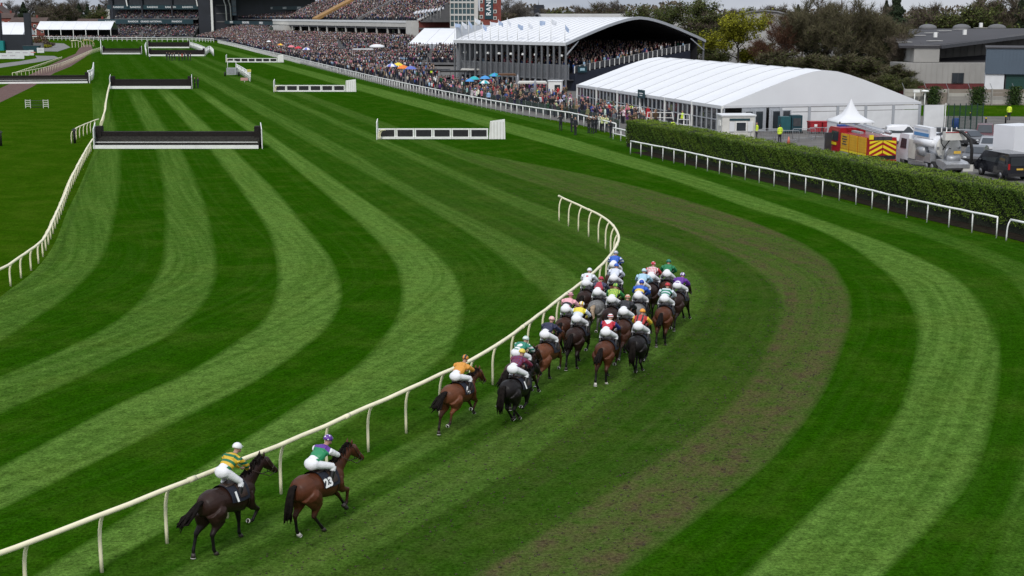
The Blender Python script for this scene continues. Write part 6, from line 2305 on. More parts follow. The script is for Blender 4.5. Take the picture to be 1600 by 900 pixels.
for k, (x, y) in enumerate(((1516, 187), (1540, 196), (1571, 193))):
    bo = thing('bollard', ['black bollard beside the green mesh fence', 'black bollard with yellow cap left of the box van', 'black bollard with yellow cap behind the box van'][k], 'bollard', P(x, y), 0, 'bollards in front of the concrete wall')
    MB().tube([(0, 0, 0), (0, 0, .85), (0, 0, .95)], [.09, .09, .05], 10).build('shaft', M_BLACK, bo)
    MB().tube([(0, 0, .74), (0, 0, .86)], [.096, .096], 10).build('band', M_YELLOW, bo)
hb = thing('hoarding', 'white hoarding panel at the right end of the biggest marquee', 'hoarding', P(1458, 201))
MB().box((0, 0, 1.25), (2.1, .08, 2.5)).build('panel', M_WPANEL, hb)
MB().box((1.2, 0, 1.35), (.08, .08, 2.7)).build('post', M_WHITE, hb)
MB().box((-1.0, .15, 1.25), (.08, .3, 2.5)).build('brace', M_STEEL, hb)
for k, (x, y0, y1) in enumerate(((1424, 166, 137), (1440, 166, 139))):
    cp = thing('lamp_post', ['white camera post at the left behind the marquee corner', 'white lamp post with flat round head behind the marquee corner'][k], 'post', (xs(x, 171), 171, 0))
    h_ = zs(y1, 171)
    MB().tube([(0, 0, 0), (0, 0, h_)], .07, 8).build('pole', M_WHITE, cp)
    if k:
        MB().ell((0, 0, h_), (.5, .5, .14), nu=12, nv=6).build('head', M_WHITE, cp)
    else:
        MB().box((.2, 0, h_ - .15), (.75, .3, .32)).build('head', M_WHITE, cp)

# --- white gates and boards along the enclosure front
def white_gate(label, x, y, w, rz, skew=.25):
    t = thing('white_gate', label, 'gate', P(x, y), rz, 'white gates in front of the marquee')
    h = 1.5
    fr = MB()
    fr.bar((-w / 2 - skew, 0, .1), (-w / 2, 0, h), .14, .08)
    t1 = fr.build('stile', M_WHITE, t)
    MB().bar((w / 2 + skew, 0, .1), (w / 2, 0, h), .14, .08).build('stile', M_WHITE, t)
    for k in range(3):
        MB().bar((-w / 2 - skew * (1 - k / 3), .0, .35 + k * .56), (w / 2 + skew * (1 - k / 3), 0, .35 + k * .56), .16, .05).build('bar', M_WHITE, t)
    MB().bar((0, .045, .1), (0, .045, h), .12, .04).build('bar', M_WHITE, t)


white_gate('white gate left of the people in the enclosure', 962, 185, 2.0, R(-10))
white_gate('narrow white gate beside the dark teal sign', 995, 188, 1.0, R(-20), .1)
white_gate('white gate right in front of the glazed marquee side', 1031, 197, 2.6, R(-12))
white_gate('narrow white gate just above the hedge end', 1068, 200, 1.2, R(-30), .15)
# glass and mesh screens along the crowd front
sc_ = thing('glass_screen', 'long low smoked screen on posts between the rail and the crowd', 'screen', OUT[1])
SP = [P(968, 206), P(920, 190), P(860, 180), P(800, 168), P(740, 156), P(690, 145)]
M_SMOKE = mat('smoked_screen', (.035, .048, .05), .25, .2, .6, spec=.5)
so = SP[0]
sc_.location = so
sline = resample([p for p in SP], 2.4)
for (p, t_), (q, _) in zip(sline[:-1], sline[1:]):
    a = math.atan2((q - p).y, (q - p).x)
    c = (p + q) / 2 - so
    MB().box((c.x, c.y, .62), (2.3, .05, 1.15), a).build('pane', M_SMOKE, sc_)
    MB().box((p.x - so.x, p.y - so.y, .66), (.07, .07, 1.3), a).build('post', M_STEEL, sc_)
cone = thing('traffic_cone', 'faded orange traffic cone near the hi-vis steward', 'cone', P(1232, 226))
MB().tube([(0, 0, .05), (0, 0, .75)], [.2, .04], 12).build('cone', mat('faded_orange', (.55, .16, .10), .6), cone)
MB().box((0, 0, .03), (.5, .5, .05)).build('base', M_BLACK, cone)
# ------------------------------------------------------------------ trees
M_BARK = mat('grey_brown_bark', (.060, .050, .040), .95, .3, 2.0, bump=.6, bscale=7)
M_TWIG = leaf_mat('bare_twigs', [(.062, .049, .037), (.100, .081, .059), (.150, .122, .088)], .9)
M_TWIGG = leaf_mat('budding_twigs', [(.062, .055, .034), (.102, .090, .052), (.150, .136, .074)], .9)
M_TWIGL = leaf_mat('pale_grey_twigs', [(.080, .072, .064), (.12, .108, .095), (.17, .155, .135)], .9)
M_YGREEN = leaf_mat('yellow_green_buds', [(.12, .125, .010), (.20, .205, .014), (.30, .30, .022)], .8)
M_GREENL = leaf_mat('fresh_green_leaves', [(.032, .044, .012), (.062, .080, .019), (.105, .125, .030)], .8)
M_EVER = leaf_mat('dark_evergreen', [(.014, .024, .013), (.026, .040, .019), (.042, .060, .028)], .8)
M_RUSSET = leaf_mat('russet_twigs', [(.060, .028, .018), (.090, .045, .028), (.13, .07, .04)], .9)


def skeleton(h, spread, r0, g, levels=4, up=.55, first=.22):
    segs, tips = [], []

    def grow(p, d, L, r, lev):
        n = 3
        for i in range(n):
            q = p + d * (L / n)
            segs.append((p.copy(), q.copy(), r, r * .82))
            r *= .82
            d = (d + Vector((g.gauss(0, .11), g.gauss(0, .11), g.gauss(.03, .08)))).normalized()
            p = q
            if lev > 0:
                for _ in range(g.choice((1, 2)) if lev > 1 else 2):
                    a = g.uniform(0, 2 * PI)
                    side = Vector((math.cos(a), math.sin(a), g.uniform(-.05, .5))).normalized()
                    nd = (d * up + side * spread).normalized()
                    grow(p, nd, L * g.uniform(.50, .74), r * .55, lev - 1)
        tips.append((p, d))
        if lev > 0:
            grow(p, (d + Vector((g.gauss(0, .25), g.gauss(0, .25), .15))).normalized(), L * .62, r * .7, lev - 1)
    grow(Vector((0, 0, 0)), Vector((g.gauss(0, .03), g.gauss(0, .03), 1)).normalized(), h * .36, r0, levels)
    return segs, tips


def tubes_np(segs, n=4):
    P0 = np.array([[*s[0]] for s in segs]); P1 = np.array([[*s[1]] for s in segs])
    R0 = np.array([s[2] for s in segs]); R1 = np.array([s[3] for s in segs])
    d = P1 - P0
    d /= np.linalg.norm(d, axis=1, keepdims=True) + 1e-9
    ref = np.where(np.abs(d[:, 2:3]) < .9, np.array([[0, 0, 1.]]), np.array([[1., 0, 0]]))
    a = np.cross(d, ref); a /= np.linalg.norm(a, axis=1, keepdims=True)
    b = np.cross(d, a)
    co = []
    for k in range(n):
        th = 2 * PI * k / n
        o = a * math.cos(th) + b * math.sin(th)
        co += [P0 + o * R0[:, None], P1 + o * R1[:, None]]
    co = np.stack(co, 1)
    m = len(segs)
    base = (np.arange(m) * 2 * n)[:, None]
    f = np.concatenate([base + np.array([[2 * k, 2 * ((k + 1) % n), 2 * ((k + 1) % n) + 1, 2 * k + 1]]) for k in range(n)], 0)
    return co.reshape(-1, 3), f


def tree_meshes(key, h, spread, r0, seed, levels, twigs, tw_len, tw_w, mt, leaf=None, n_leaf=0, leaf_size=.12, ivy=0, up=.55):
    g = random.Random(seed)
    segs, tips = skeleton(h, spread, r0, g, levels, up)
    zmax = max(s[1].z for s in segs)
    k = h / zmax
    segs = [(a * k, b * k, r, q) for a, b, r, q in segs]
    big = [s for s in segs if s[2] > .012 * h / 12]
    co, f = tubes_np(big, 5)
    trunk = np_mesh('tree_trunk', co, f, M_BARK, smooth=True)
    r = np.random.default_rng(seed)
    fine = [s for s in segs if s[2] < .05 * h / 12] or segs
    A = np.array([[*s[0]] for s in fine]); B = np.array([[*s[1]] for s in fine])
    i = r.integers(0, len(fine), twigs)
    t = r.uniform(0, 1, (twigs, 1))
    c = A[i] * (1 - t) + B[i] * t
    dirv = (B[i] - A[i]); dirv /= np.linalg.norm(dirv, axis=1, keepdims=True) + 1e-9
    dirv = dirv * .8 + r.normal(0, .55, (twigs, 3)) + np.array([0, 0, .35])
    dirv /= np.linalg.norm(dirv, axis=1, keepdims=True)
    L_ = tw_len * r.uniform(.4, 1.3, (twigs, 1))
    side = np.cross(dirv, r.normal(0, 1, (twigs, 3))); side /= np.linalg.norm(side, axis=1, keepdims=True) + 1e-9
    w = tw_w * r.uniform(.6, 1.4, (twigs, 1))
    co = np.stack([c - side * w, c + side * w, c + dirv * L_], 1).reshape(-1, 3)
    crown = [('crown', np_mesh('tree_crown', co, np.arange(3 * twigs).reshape(-1, 3), mt, {'shade': np.repeat(np.clip(r.normal(.45, .25, twigs), 0, 1), 3)}))]
    if n_leaf:
        i = r.integers(0, len(fine), n_leaf)
        t = r.uniform(0, 1.2, (n_leaf, 1))
        c = A[i] * (1 - t) + B[i] * t + r.normal(0, tw_len * .35, (n_leaf, 3))
        co, f = leaves(c, r.normal(0, 1, (n_leaf, 3)) + np.array([0, 0, .6]), leaf_size, seed + 1, .4)
        crown.append(('foliage', np_mesh('tree_foliage', co, f, leaf, {'shade': np.repeat(np.clip(r.normal(.5, .25, n_leaf), 0, 1), 4)})))
    if ivy:
        stem = [s for s in segs if s[2] > r0 * .28]
        A2 = np.array([[*s[0]] for s in stem]); B2 = np.array([[*s[1]] for s in stem])
        i = r.integers(0, len(stem), ivy); t = r.uniform(0, 1, (ivy, 1))
        c = A2[i] * (1 - t) + B2[i] * t + r.normal(0, .28, (ivy, 3)) * np.array([1, 1, .4])
        co, f = leaves(c, r.normal(0, 1, (ivy, 3)), .15, seed + 2, .3)
        crown.append(('ivy', np_mesh('tree_ivy', co, f, M_EVER, {'shade': np.repeat(r.uniform(0, 1, ivy), 4)})))
    return trunk, crown


TREES = {
    'bare_a': tree_meshes('a', 13, .62, .24, 11, 4, 12000, 1.0, .03, M_TWIGG, M_GREENL, 900, .10, 1300),
    'bare_b': tree_meshes('b', 13, .55, .22, 23, 4, 12000, 1.0, .03, M_TWIG, M_GREENL, 300, .09, 2000),
    'bare_c': tree_meshes('c', 12, .85, .22, 31, 4, 9000, .9, .024, M_RUSSET, None, 0, .1, 0),
    'yellow': tree_meshes('y', 12, .95, .26, 42, 4, 4500, .7, .022, M_TWIGG, M_YGREEN, 20000, .15, 0),
    'green': tree_meshes('g', 14, .9, .28, 55, 4, 5000, .8, .03, M_TWIGG, M_GREENL, 16000, .15, 0),
    'bush': tree_meshes('bu', 6, 1.1, .10, 91, 3, 8000, .8, .03, M_TWIGG, M_GREENL, 2500, .12, 0),
    'far_bare': tree_meshes('fb', 14, .8, .26, 61, 4, 5000, 1.4, .05, M_TWIGL, None, 0, .1, 0),
    'far_brown': tree_meshes('fw', 14, .8, .26, 64, 4, 5000, 1.4, .06, M_TWIG, M_GREENL, 1000, .2, 900),
    'far_olive': tree_meshes('fo', 12, .9, .26, 77, 4, 4000, 1.2, .06, M_TWIGG, M_GREENL, 7000, .22, 0),
}
# conifer: tiers of drooping sprays on a straight trunk
g_ = np.random.default_rng(5)
n = 9000
zz = 1.0 + 13.0 * g_.uniform(0, 1, n) ** 1.25
rr = (14.2 - zz) * .30 * np.sqrt(g_.uniform(.08, 1, n)) * (1 + .25 * np.sin(zz * 3.1))
aa = g_.uniform(0, 2 * PI, n)
c_ = np.stack([rr * np.cos(aa), rr * np.sin(aa), zz - rr * .15], 1)
co, f = leaves(c_, np.stack([np.cos(aa), np.sin(aa), .6 + 0 * aa], 1), .24, 8, .7)
CONIFER = (MB().tube([(0, 0, 0), (0, 0, 6), (0, 0, 14)], [.28, .18, .03], 8).mesh('tree_trunk', M_BARK), [('foliage', np_mesh('tree_foliage', co, f, M_EVER, {'shade': np.repeat(g_.uniform(0, 1, n), 4)}))])
TREES['conifer'] = CONIFER
TH = {'bush': 6, 'bare_a': 13, 'bare_b': 13, 'bare_c': 12, 'yellow': 12, 'green': 14, 'far_bare': 14, 'far_brown': 14, 'far_olive': 12, 'conifer': 14}


def tree(kind, px, ytop, Y, label, name='tree', group=None, wide=1.0, turn=None):
    tr, cr = TREES[kind]
    X = xs(px, Y)
    h = max(zs(ytop, Y), 2.0)
    s = h / TH[kind]
    t = thing(name, label, 'tree', (X, Y, 0), rng.uniform(0, 6.28) if turn is None else turn, group)
    t.scale = (s * wide, s * wide, s)
    link('trunk', tr, t)
    for nm, m in cr:
        o = link(nm, m, t)
        o['kind'] = 'stuff'
    return t


GRP = 'bare trees behind the biggest marquee'
for a in [('bare_c', 1222, 18, 236, 'russet bare tree at the left of the tall clump behind the marquee', 1.05), ('bare_a', 1262, 0, 232, 'tall olive twigged tree over the marquee ridge end', 1.0),
          ('bare_b', 1290, -6, 238, 'tallest bare tree in the clump behind the marquee', 1.0), ('bare_a', 1318, -2, 228, 'bare tree with ivied stem in the middle of the clump', .95),
          ('bare_b', 1350, 8, 232, 'dark ivied bare tree right of the clump middle', .95), ('bare_a', 1380, 24, 226, 'lower olive twigged tree near the clump right end', .95), ('bare_b', 1398, 50, 214, 'smallest ivied tree at the right end of the clump', 1.0),
          ('bare_c', 1245, 22, 252, 'russet tree half hidden at the back of the clump', 1.1), ('bare_b', 1335, 6, 255, 'bare tree peeping through at the back of the clump', 1.1)]:
    tree(*a[:5], 'bare_tree', GRP, a[5])
tree('yellow', 1148, 14, 258, 'yellow green budding tree right of the tented grandstand', 'budding_tree', None, 1.15)
tree('green', 1045, -4, 330, 'broad rounded green tree behind the tented grandstand roof', 'broad_tree', None, 1.75)
tree('far_olive', 1000, 8, 380, 'smaller green tree left of the broad rounded tree', 'broad_tree', None, 1.2)
tree('far_olive', 1108, 60, 268, 'bushy green tree at the foot of the yellow green tree', 'bush_tree', None, 1.3)
tree('far_olive', 1195, 62, 262, 'bushy olive tree between the yellow green tree and dark clump', 'bush_tree', None, 1.2)
tree('far_brown', 1085, 20, 330, 'brown twigged tree right of the broad rounded tree', 'bare_tree', None, 1.1)
tree('conifer', 1388, -14, 300, 'dark conifer rising over the warehouse roof left end', 'conifer', None, 1.15)
tree('conifer', 1373, 2, 310, 'second dark conifer beside the taller one', 'conifer', None, 1.1)
BT = 'trees behind the warehouse'
for i, (k, px, yt, Y, w, lab) in enumerate([('far_brown', 1418, 6, 330, 1.1, 'brown bare tree next to the dark conifer'), ('far_brown', 1440, 16, 345, 1.1, 'brown bare tree left above the first roof dome'), ('far_olive', 1462, 24, 330, 1.5, 'olive tree low behind the first roof dome'), ('far_olive', 1492, 18, 320, 1.4, 'olive tree above the middle of the warehouse roof'),
                                            ('far_brown', 1512, 0, 330, 1.0, 'brown tree rising above the middle roof dome'), ('far_olive', 1532, 6, 315, 1.3, 'fresh green tree right of the middle roof dome'), ('far_brown', 1548, -6, 322, 1.0, 'tall brown tree above the right roof dome'), ('far_brown', 1570, -10, 318, 1.0, 'tall brown tree near the right frame edge'),
                                            ('conifer', 1580, -4, 316, 1.0, 'dark narrow evergreen near the right frame edge'), ('far_brown', 1600, -4, 325, 1.0, 'brown tree cut by the right frame edge'), ('far_olive', 1622, 8, 330, 1.3, 'green tree beyond the right frame edge')]):
    tree(k, px, yt, Y, lab, 'tree', BT, w)
for i, (px, yt, Y, w, lab) in enumerate([(1210, 78, 222, 1.8, 'leftmost brushy undergrowth below the tall clump'), (1240, 84, 218, 1.9, 'second brushy undergrowth from left below the clump'), (1268, 86, 216, 1.9, 'brushy undergrowth under the tallest tree'), (1297, 84, 214, 1.9, 'brushy undergrowth under the clump middle'), (1326, 88, 212, 1.9, 'brushy undergrowth right of the clump middle'), (1354, 92, 210, 1.9, 'brushy undergrowth under the ivied trees'), (1380, 98, 206, 1.8, 'rightmost brushy undergrowth below the clump')]):
    tree('bush', px, yt, Y, lab, 'undergrowth_bush', 'brushy undergrowth behind the marquee', w)
tree('far_olive', 1412, 118, 196, 'dark evergreen bush at the right end of the marquee', 'bush_tree', None, 1.5)
tree('far_olive', 1390, 112, 200, 'low dark bush behind the marquee gable', 'bush_tree', None, 1.5)
LT_ = 'far trees on the horizon right of the tower'
lab_far = ['pale bare tree right behind the brick tower', 'pale bare tree a little right of the brick tower', 'pale bare tree left of the distant flat block', 'brown bare tree right of the distant flat block', 'low olive tree over the grey barrel roof', 'pale bare tree above the grandstand roof left part', 'brown tree above the grandstand roof ridge', 'pale bare tree just left of the small green tree', 'low brown tree behind the grandstand ridge', 'brown bare tree above the pale barrel roof left end', 'low olive tree above the pale barrel roof', 'brown tree right of the pale barrel roof', 'conifer above the pale barrel roof right end', 'pale bare tree over the pale barrel roof', 'low brown tree right of the tower foot']
for (k, px, yt, Y), lab in zip([('far_bare', 790, -2, 520), ('far_bare', 806, 3, 540), ('far_bare', 824, 8, 560), ('far_brown', 866, 14, 600), ('far_olive', 880, 13, 560), ('far_bare', 902, 9, 620), ('far_brown', 938, 2, 560), ('far_bare', 962, 4, 560), ('far_brown', 925, 12, 600), ('far_brown', 1128, 14, 520), ('far_olive', 1165, 12, 540), ('far_brown', 1215, 8, 520), ('conifer', 1238, 8, 480), ('far_bare', 1190, 10, 560), ('far_brown', 800, 18, 500)], lab_far):
    tree(k, px, yt, Y, lab, 'tree', LT_, 1.25)
LL_ = 'trees behind the houses at far left'
lab_l = ['dark evergreen at the left frame edge', 'bare tree right of the gabled brick house', 'dark evergreen behind the gabled brick house', 'pale bare tree left of the long marquee', 'pale bare tree above the long marquee left end', 'brown spreading tree above the long marquee', 'dark conifer above the long marquee middle', 'second dark conifer above the long marquee', 'bare tree left of the red roofed house', 'dark conifer left of the red roofed house', 'small dark conifer over the red roofed house', 'olive bush before the red roofed house', 'pale bare tree beside the dark grandstand', 'russet tree behind the long marquee']
for (k, px, yt, Y, w), lab in zip([('conifer', 4, -2, 800, 1.3), ('far_bare', 30, 2, 820, 1.2), ('conifer', 52, 4, 800, 1.5), ('far_bare', 66, -3, 830, 1.3), ('far_bare', 86, -4, 830, 1.4), ('far_brown', 106, 3, 780, 1.3), ('conifer', 121, 6, 790, 1.3), ('conifer', 137, 6, 790, 1.4), ('far_bare', 128, -6, 850, 1.2), ('conifer', 150, 7, 820, 1.3), ('conifer', 168, 7, 850, 1.2), ('far_olive', 163, 14, 770, 1.4), ('far_bare', 178, -2, 860, 1.2), ('far_brown', 92, 16, 760, 1.4)], lab_l):
    tree(k, px, yt, Y, lab, 'tree', LL_, w)
# a distant belt of woodland closes the horizon
g = np.random.default_rng(77)
n = 26000
xx = g.uniform(-900, 1100, n)
yy = 900 + g.uniform(0, 60, n) + .00012 * xx ** 2
hh = (14.5 + 2.4 * np.sin(xx * .021) + 2.2 * np.sin(xx * .067 + 1) + 1.5 * np.sin(xx * .19)) * np.sqrt(g.uniform(0, 1, n))
co, f = leaves(np.stack([xx, yy, hh], 1), np.tile([0, -1., .4], (n, 1)), 1.3, 5, .4)
tag(link('woodland', np_mesh('woodland', co, f, M_TWIG, {'shade': np.repeat(g.uniform(0, 1, n), 4)})), 'distant belt of bare woodland along the horizon', kind='stuff')


# ------------------------------------------------------------------ houses and the service corner at far left
M_ROOFR = mat('red_tiled_roof', (.20, .055, .040), .85, .2, .4, bump=.3, bscale=3)
M_ROOFB = mat('brown_tiled_roof', (.075, .050, .042), .85, .2, .4, bump=.3, bscale=3)


def house(label, px0, px1, y_eave, y_ridge, Y, depth, wall, roof, gable_front=False, rz=0.0, win=2):
    x0, x1 = xs(px0, Y), xs(px1, Y)
    W = x1 - x0
    e, r_ = zs(y_eave, Y), zs(y_ridge, Y)
    h = thing('house', label, 'house', ((x0 + x1) / 2, Y, 0), rz)
    MB().box((0, depth / 2, e / 2), (W, depth, e)).build('wall', wall, h)
    if gable_front:
        MB().prism([(-W / 2, e), (W / 2, e), (0, r_)], -depth * .99, (0, 0, 0), (1, 0, 0), (0, 0, 1)).build('gable_wall', wall, h)
        for s in (-1, 1):
            MB().add([(s * (W / 2 + .4), -.4, e - .2), (0, -.4, r_ + .15), (0, depth + .4, r_ + .15), (s * (W / 2 + .4), depth + .4, e - .2)], [(0, 1, 2, 3)]).build('roof', roof, h)
    else:
        MB().prism([(-.5, e), (depth + .5, e), (depth / 2, r_)], W + .8, (-W / 2 - .4, 0, 0), (0, 1, 0), (0, 0, 1)).build('roof', roof, h)
    MB().box((W * .2, depth * .5, r_ + .3), (.9, .9, 1.8)).build('chimney', wall, h)
    for k in range(win):
        for z in ((e * .35, e * .75) if e > 4 else (e * .6,)):
            w = MB().box((-W / 2 + W * (k + .5) / win, -.06, z), (1.4, .14, 1.3)).build('window', M_WHITE, h)
            MB().box((-W / 2 + W * (k + .5) / win, -.16, z), (1.1, .06, 1.0)).build('pane', M_GLASS, w)
    return h


house('brick house with big gable at the left frame edge', -8, 22, 21, 8, 770, 12, M_BRICK, M_ROOFB, True)
house('brick house with brown roof right of the gabled house', 14, 34, 28, 20, 760, 9, M_BRICK, M_ROOFB, False)
house('long low brick building left of the long marquee', 30, 84, 34, 27, 730, 9, M_BRICK, M_ROOFB, False, 0, 5)
house('red roofed house with pale gable left of the dark grandstand', 168, 200, 22, 10, 790, 12, M_CREAM, M_ROOFR, True)
house('long low dark roofed building right of the long marquee', 132, 184, 36, 29, 745, 9, M_BRICK, M_ROOFB, False, 0, 4)
fb = thing('flat_block', 'distant flat roofed block on the horizon right of the tower', 'building', (xs(841, 620), 620, 0))
MB().box((0, 5, zs(8, 620) / 2), (4.6, 10, zs(8, 620))).build('tower', M_STANDK, fb)
MB().box((-4.0, 5, zs(13, 620) / 2), (3.6, 10, zs(13, 620))).build('wing', M_STANDG, fb)
MB().tube([(0, 5, zs(8, 620)), (0, 5, zs(8, 620) + 2)], .15, 6).build('aerial', M_STEEL, fb)

sp = thing('screen_tower', 'pair of dark pylons with a dark base at the left edge', 'tower', P(40, 79))
for x in (-8.6, 1.1):
    MB().box((x, .5, 6.0), (1.9, 1.6, 12.2)).build('pylon', M_STANDK, sp)
MB().box((-3.4, 1.2, 2.6), (9, 2.2, 5.2)).build('dark_base', M_STANDK, sp)
MB().box((-9.2, -.8, 1.6), (5.2, 1.6, 3.2)).build('teal_container', mat('bright_teal', (.01, .22, .22), .5), sp)
MB().box((4.2, .5, 1.2), (3, 1.4, 2.4)).build('plinth', M_STANDG, sp)
MB().bar((1.8, .5, 8.0), (5.4, .5, 6.3), .3, .3).build('stay', M_STANDK, sp)
for k, (x0, x1, y, lab) in enumerate(((-12, 38, 92.5, 'white advertising board nearest the grey path'), (10, 46, 87.5, 'white advertising board behind the nearest board'), (46, 53, 87, 'narrow white advertising board with pink print'), (58, 69, 83, 'small white advertising board beside the dark bin'))):
    a, b = P(x0, y), P(x1, y)
    t = thing('advertising_board', lab, 'board', (a + b) / 2, 0, 'boards on the infield grass')
    w = (b - a).length
    MB().box((0, 0, .85), (w, .08, 1.5)).build('panel', M_WPANEL, t)
    pr2 = MB()
    for q in range(max(1, int(w / 2.2))):
        pr2.box((-w / 2 + 1.1 + q * 2.2, -.05, .95), (1.4, .02, .25))
    pr2.build('print', mat('faint_print', (.45, .42, .46), .6) if k != 2 else mat('pink_print', (.65, .25, .25), .6), t)['kind'] = 'stuff'
    for s in (-1, 1):
        MB().box((s * w * .42, .3, .4), (.06, .6, .06)).build('foot', M_STEEL, t)
cb_ = thing('skip_bin', 'dark green skip left of the small white board', 'bin', P(50, 81))
MB().prism([(-2.2, .2), (2.2, .2), (2.6, 1.9), (-2.6, 1.9)], 2.0, (0, 1, 0), (1, 0, 0), (0, 0, 1)).build('tub', M_TEAL, cb_)
MB().box((0, 0, 1.95), (5.3, 2.1, .14)).build('rim', M_DKSTEEL, cb_)
rs = make_car('yellow green rescue car parked beside the pylons', 40, 74, 100, mat('rescue_yellow', (.40, .50, .06), .4), 'suv', None)
if 'group' in rs:
    del rs['group']
if True:
    for k, (px, Y, h, kind, lab) in enumerate(((72, 512, 3.6, 'russet', 'russet leafless shrub at the yard corner'), (56, 505, 2.2, 'green', 'low dark green shrub left of the russet shrub'), (84, 500, 2.2, 'dark', 'dark rounded shrub right of the russet shrub'), (77, 490, 1.3, 'yellow', 'low yellow flowering shrub below the russet shrub'))):
        n = 1800
        g = np.random.default_rng(200 + k)
        v = g.normal(0, 1, (n, 3)); v /= np.linalg.norm(v, axis=1, keepdims=True)
        rad = np.cbrt(g.uniform(.15, 1, (n, 1)))
        w = h * (1.25 if k != 3 else 2.2)
        c = v * rad * np.array([w, w * .7, h * .55]) * (1 + .25 * np.sin(v[:, :1] * 5 + k)) + np.array([0, 0, h * .5])
        c[:, 2] = np.abs(c[:, 2])
        co, f = leaves(c, v, .22, 300 + k, .6)
        m_ = {'russet': M_RUSSET, 'green': M_EVER, 'dark': M_TWIG, 'yellow': M_YGREEN}[kind]
        s_ = thing('shrub', lab, 'shrub', (xs(px, Y), Y, 0))
        link('foliage', np_mesh('shrub', co, f, m_, {'shade': np.repeat(g.uniform(0, 1, n), 4)}), s_)['kind'] = 'stuff'
        MB().tube([(0, 0, 0), (.1, 0, h * .6)], [.1, .04], 6).build('stem', M_BARK, s_)
# hooped white rail ends at the head of the tan walkway
for k, (x, y, lab) in enumerate(((124, 74, 'white hooped rail end left of the tan walkway head'), (142, 73, 'pale yellow hooped rail end right of the tan walkway head'))):
    hp0 = thing('hooped_rail', lab, 'rail', P(x, y), R(75))
    MB().tube([(-5, 0, 2.4), (-2, 0, 2.5), (1.0, 0, 2.0), (2.4, 0, 1.0), (2.7, 0, 0)], .16, 6).build('rail', M_RAIL if k == 0 else mat('cream_yellow', (.6, .5, .2), .6), hp0)
    for q in (-4.5, -2.5, -.5, 1.5):
        MB().box((q, 0, 1.1), (.14, .14, 2.2)).build('post', M_RAIL, hp0)
# camera cart and slanted rail on the straight
cc = thing('camera_cart', 'grey wheeled camera cart beside the slanted white rail', 'cart', P(363, 119))
MB().box((0, 0, .95), (1.9, 1.6, 1.3)).build('box', M_ALU, cc)
MB().box((0, -.82, 1.05), (1.2, .05, .9)).build('louvre', M_STEEL, cc)
for s in (-1, 1):
    MB().tube([(s * .9, 0, 1.5), (s * .8, 0, 2.9)], .05, 6).build('mast', M_WHITE, cc)
    MB().tube([(s * 1.25, -.3, .42), (s * 1.45, -.3, .42)], .42, 14).build('wheel', M_TYRE, cc)
MB().tube([(-.8, 0, 2.9), (.8, 0, 2.9)], .05, 6).build('top_bar', M_WHITE, cc)
running_rail('slanted_rail', 'short slanted white rail with red and yellow boards in mid straight', [(p.x, p.y) for p in (P(369, 112), P(380, 119), P(392, 128))], h=1.6, step=2.2, curved=False, second=.9, r_rail=.08, r_post=.06, mt=M_WHITE)
for k, (x, y, z, m_, lab) in enumerate(((390, 127, 1.9, mat('pale_yellow_board', (.50, .45, .12), .6), 'small yellow board on top of the slanted rail'), (382, 128.5, .55, mat('red_white_board', (.50, .28, .26), .6), 'red and white board at the foot of the slanted rail'))):
    nb_ = thing('marker_board', lab, 'board', P(x, y))
    MB().box((0, -.1, z), (.7 if k == 0 else 1.3, .06, .5)).build('panel', m_, nb_)
    MB().box((0, 0, z / 2), (.08, .08, z)).build('stake', M_WHITE, nb_)
# white rails linking the far fences
for i, (pts, lab) in enumerate((([(322, 86), (328, 82), (334, 88)], 'white rail wing right of the far black fence'), ([(296, 74), (308, 78), (321, 84)], 'white rail between the two far black fences'), ([(229, 88), (227, 80), (229, 74)], 'white rail left of the two far black fences'), ([(158, 84), (158, 76), (157, 68)], 'white rail left of the small far fence'), ([(138, 128), (145, 124), (147, 112)], 'white rail wing right of the left edge fence'))):
    running_rail('fence_wing_rail', lab, [(p.x, p.y) for p in (P(*q) for q in pts)], h=1.9, step=2.4, curved=False, second=1.0, r_rail=.10, r_post=.08, mt=M_WHITE)
for k, (x, y, lab) in enumerate(((117, 224, 'dark post at the end of the short rail spur'), (1.5, 228, 'dark post at the left edge of the infield'))):
    dp = thing('marker_post', lab, 'post', P(x, y))
    MB().tube([(0, 0, 0), (0, 0, 1.3), (0, 0, 1.42)], [.13, .13, .08], 8).build('post', M_BLACK, dp)
    MB().box((0, 0, 1.25), (.34, .3, .12)).build('cap', M_DKSTEEL, dp)
# ------------------------------------------------------------------ people
M_HAIRD = mat('dark_hair', (.022, .014, .010), .7, .3, 9.0)
M_COATC = objcol_mat('coat_cloth', .85)
M_TROUS = mat('dark_trousers', (.018, .019, .026), .85, .3, 4.0)


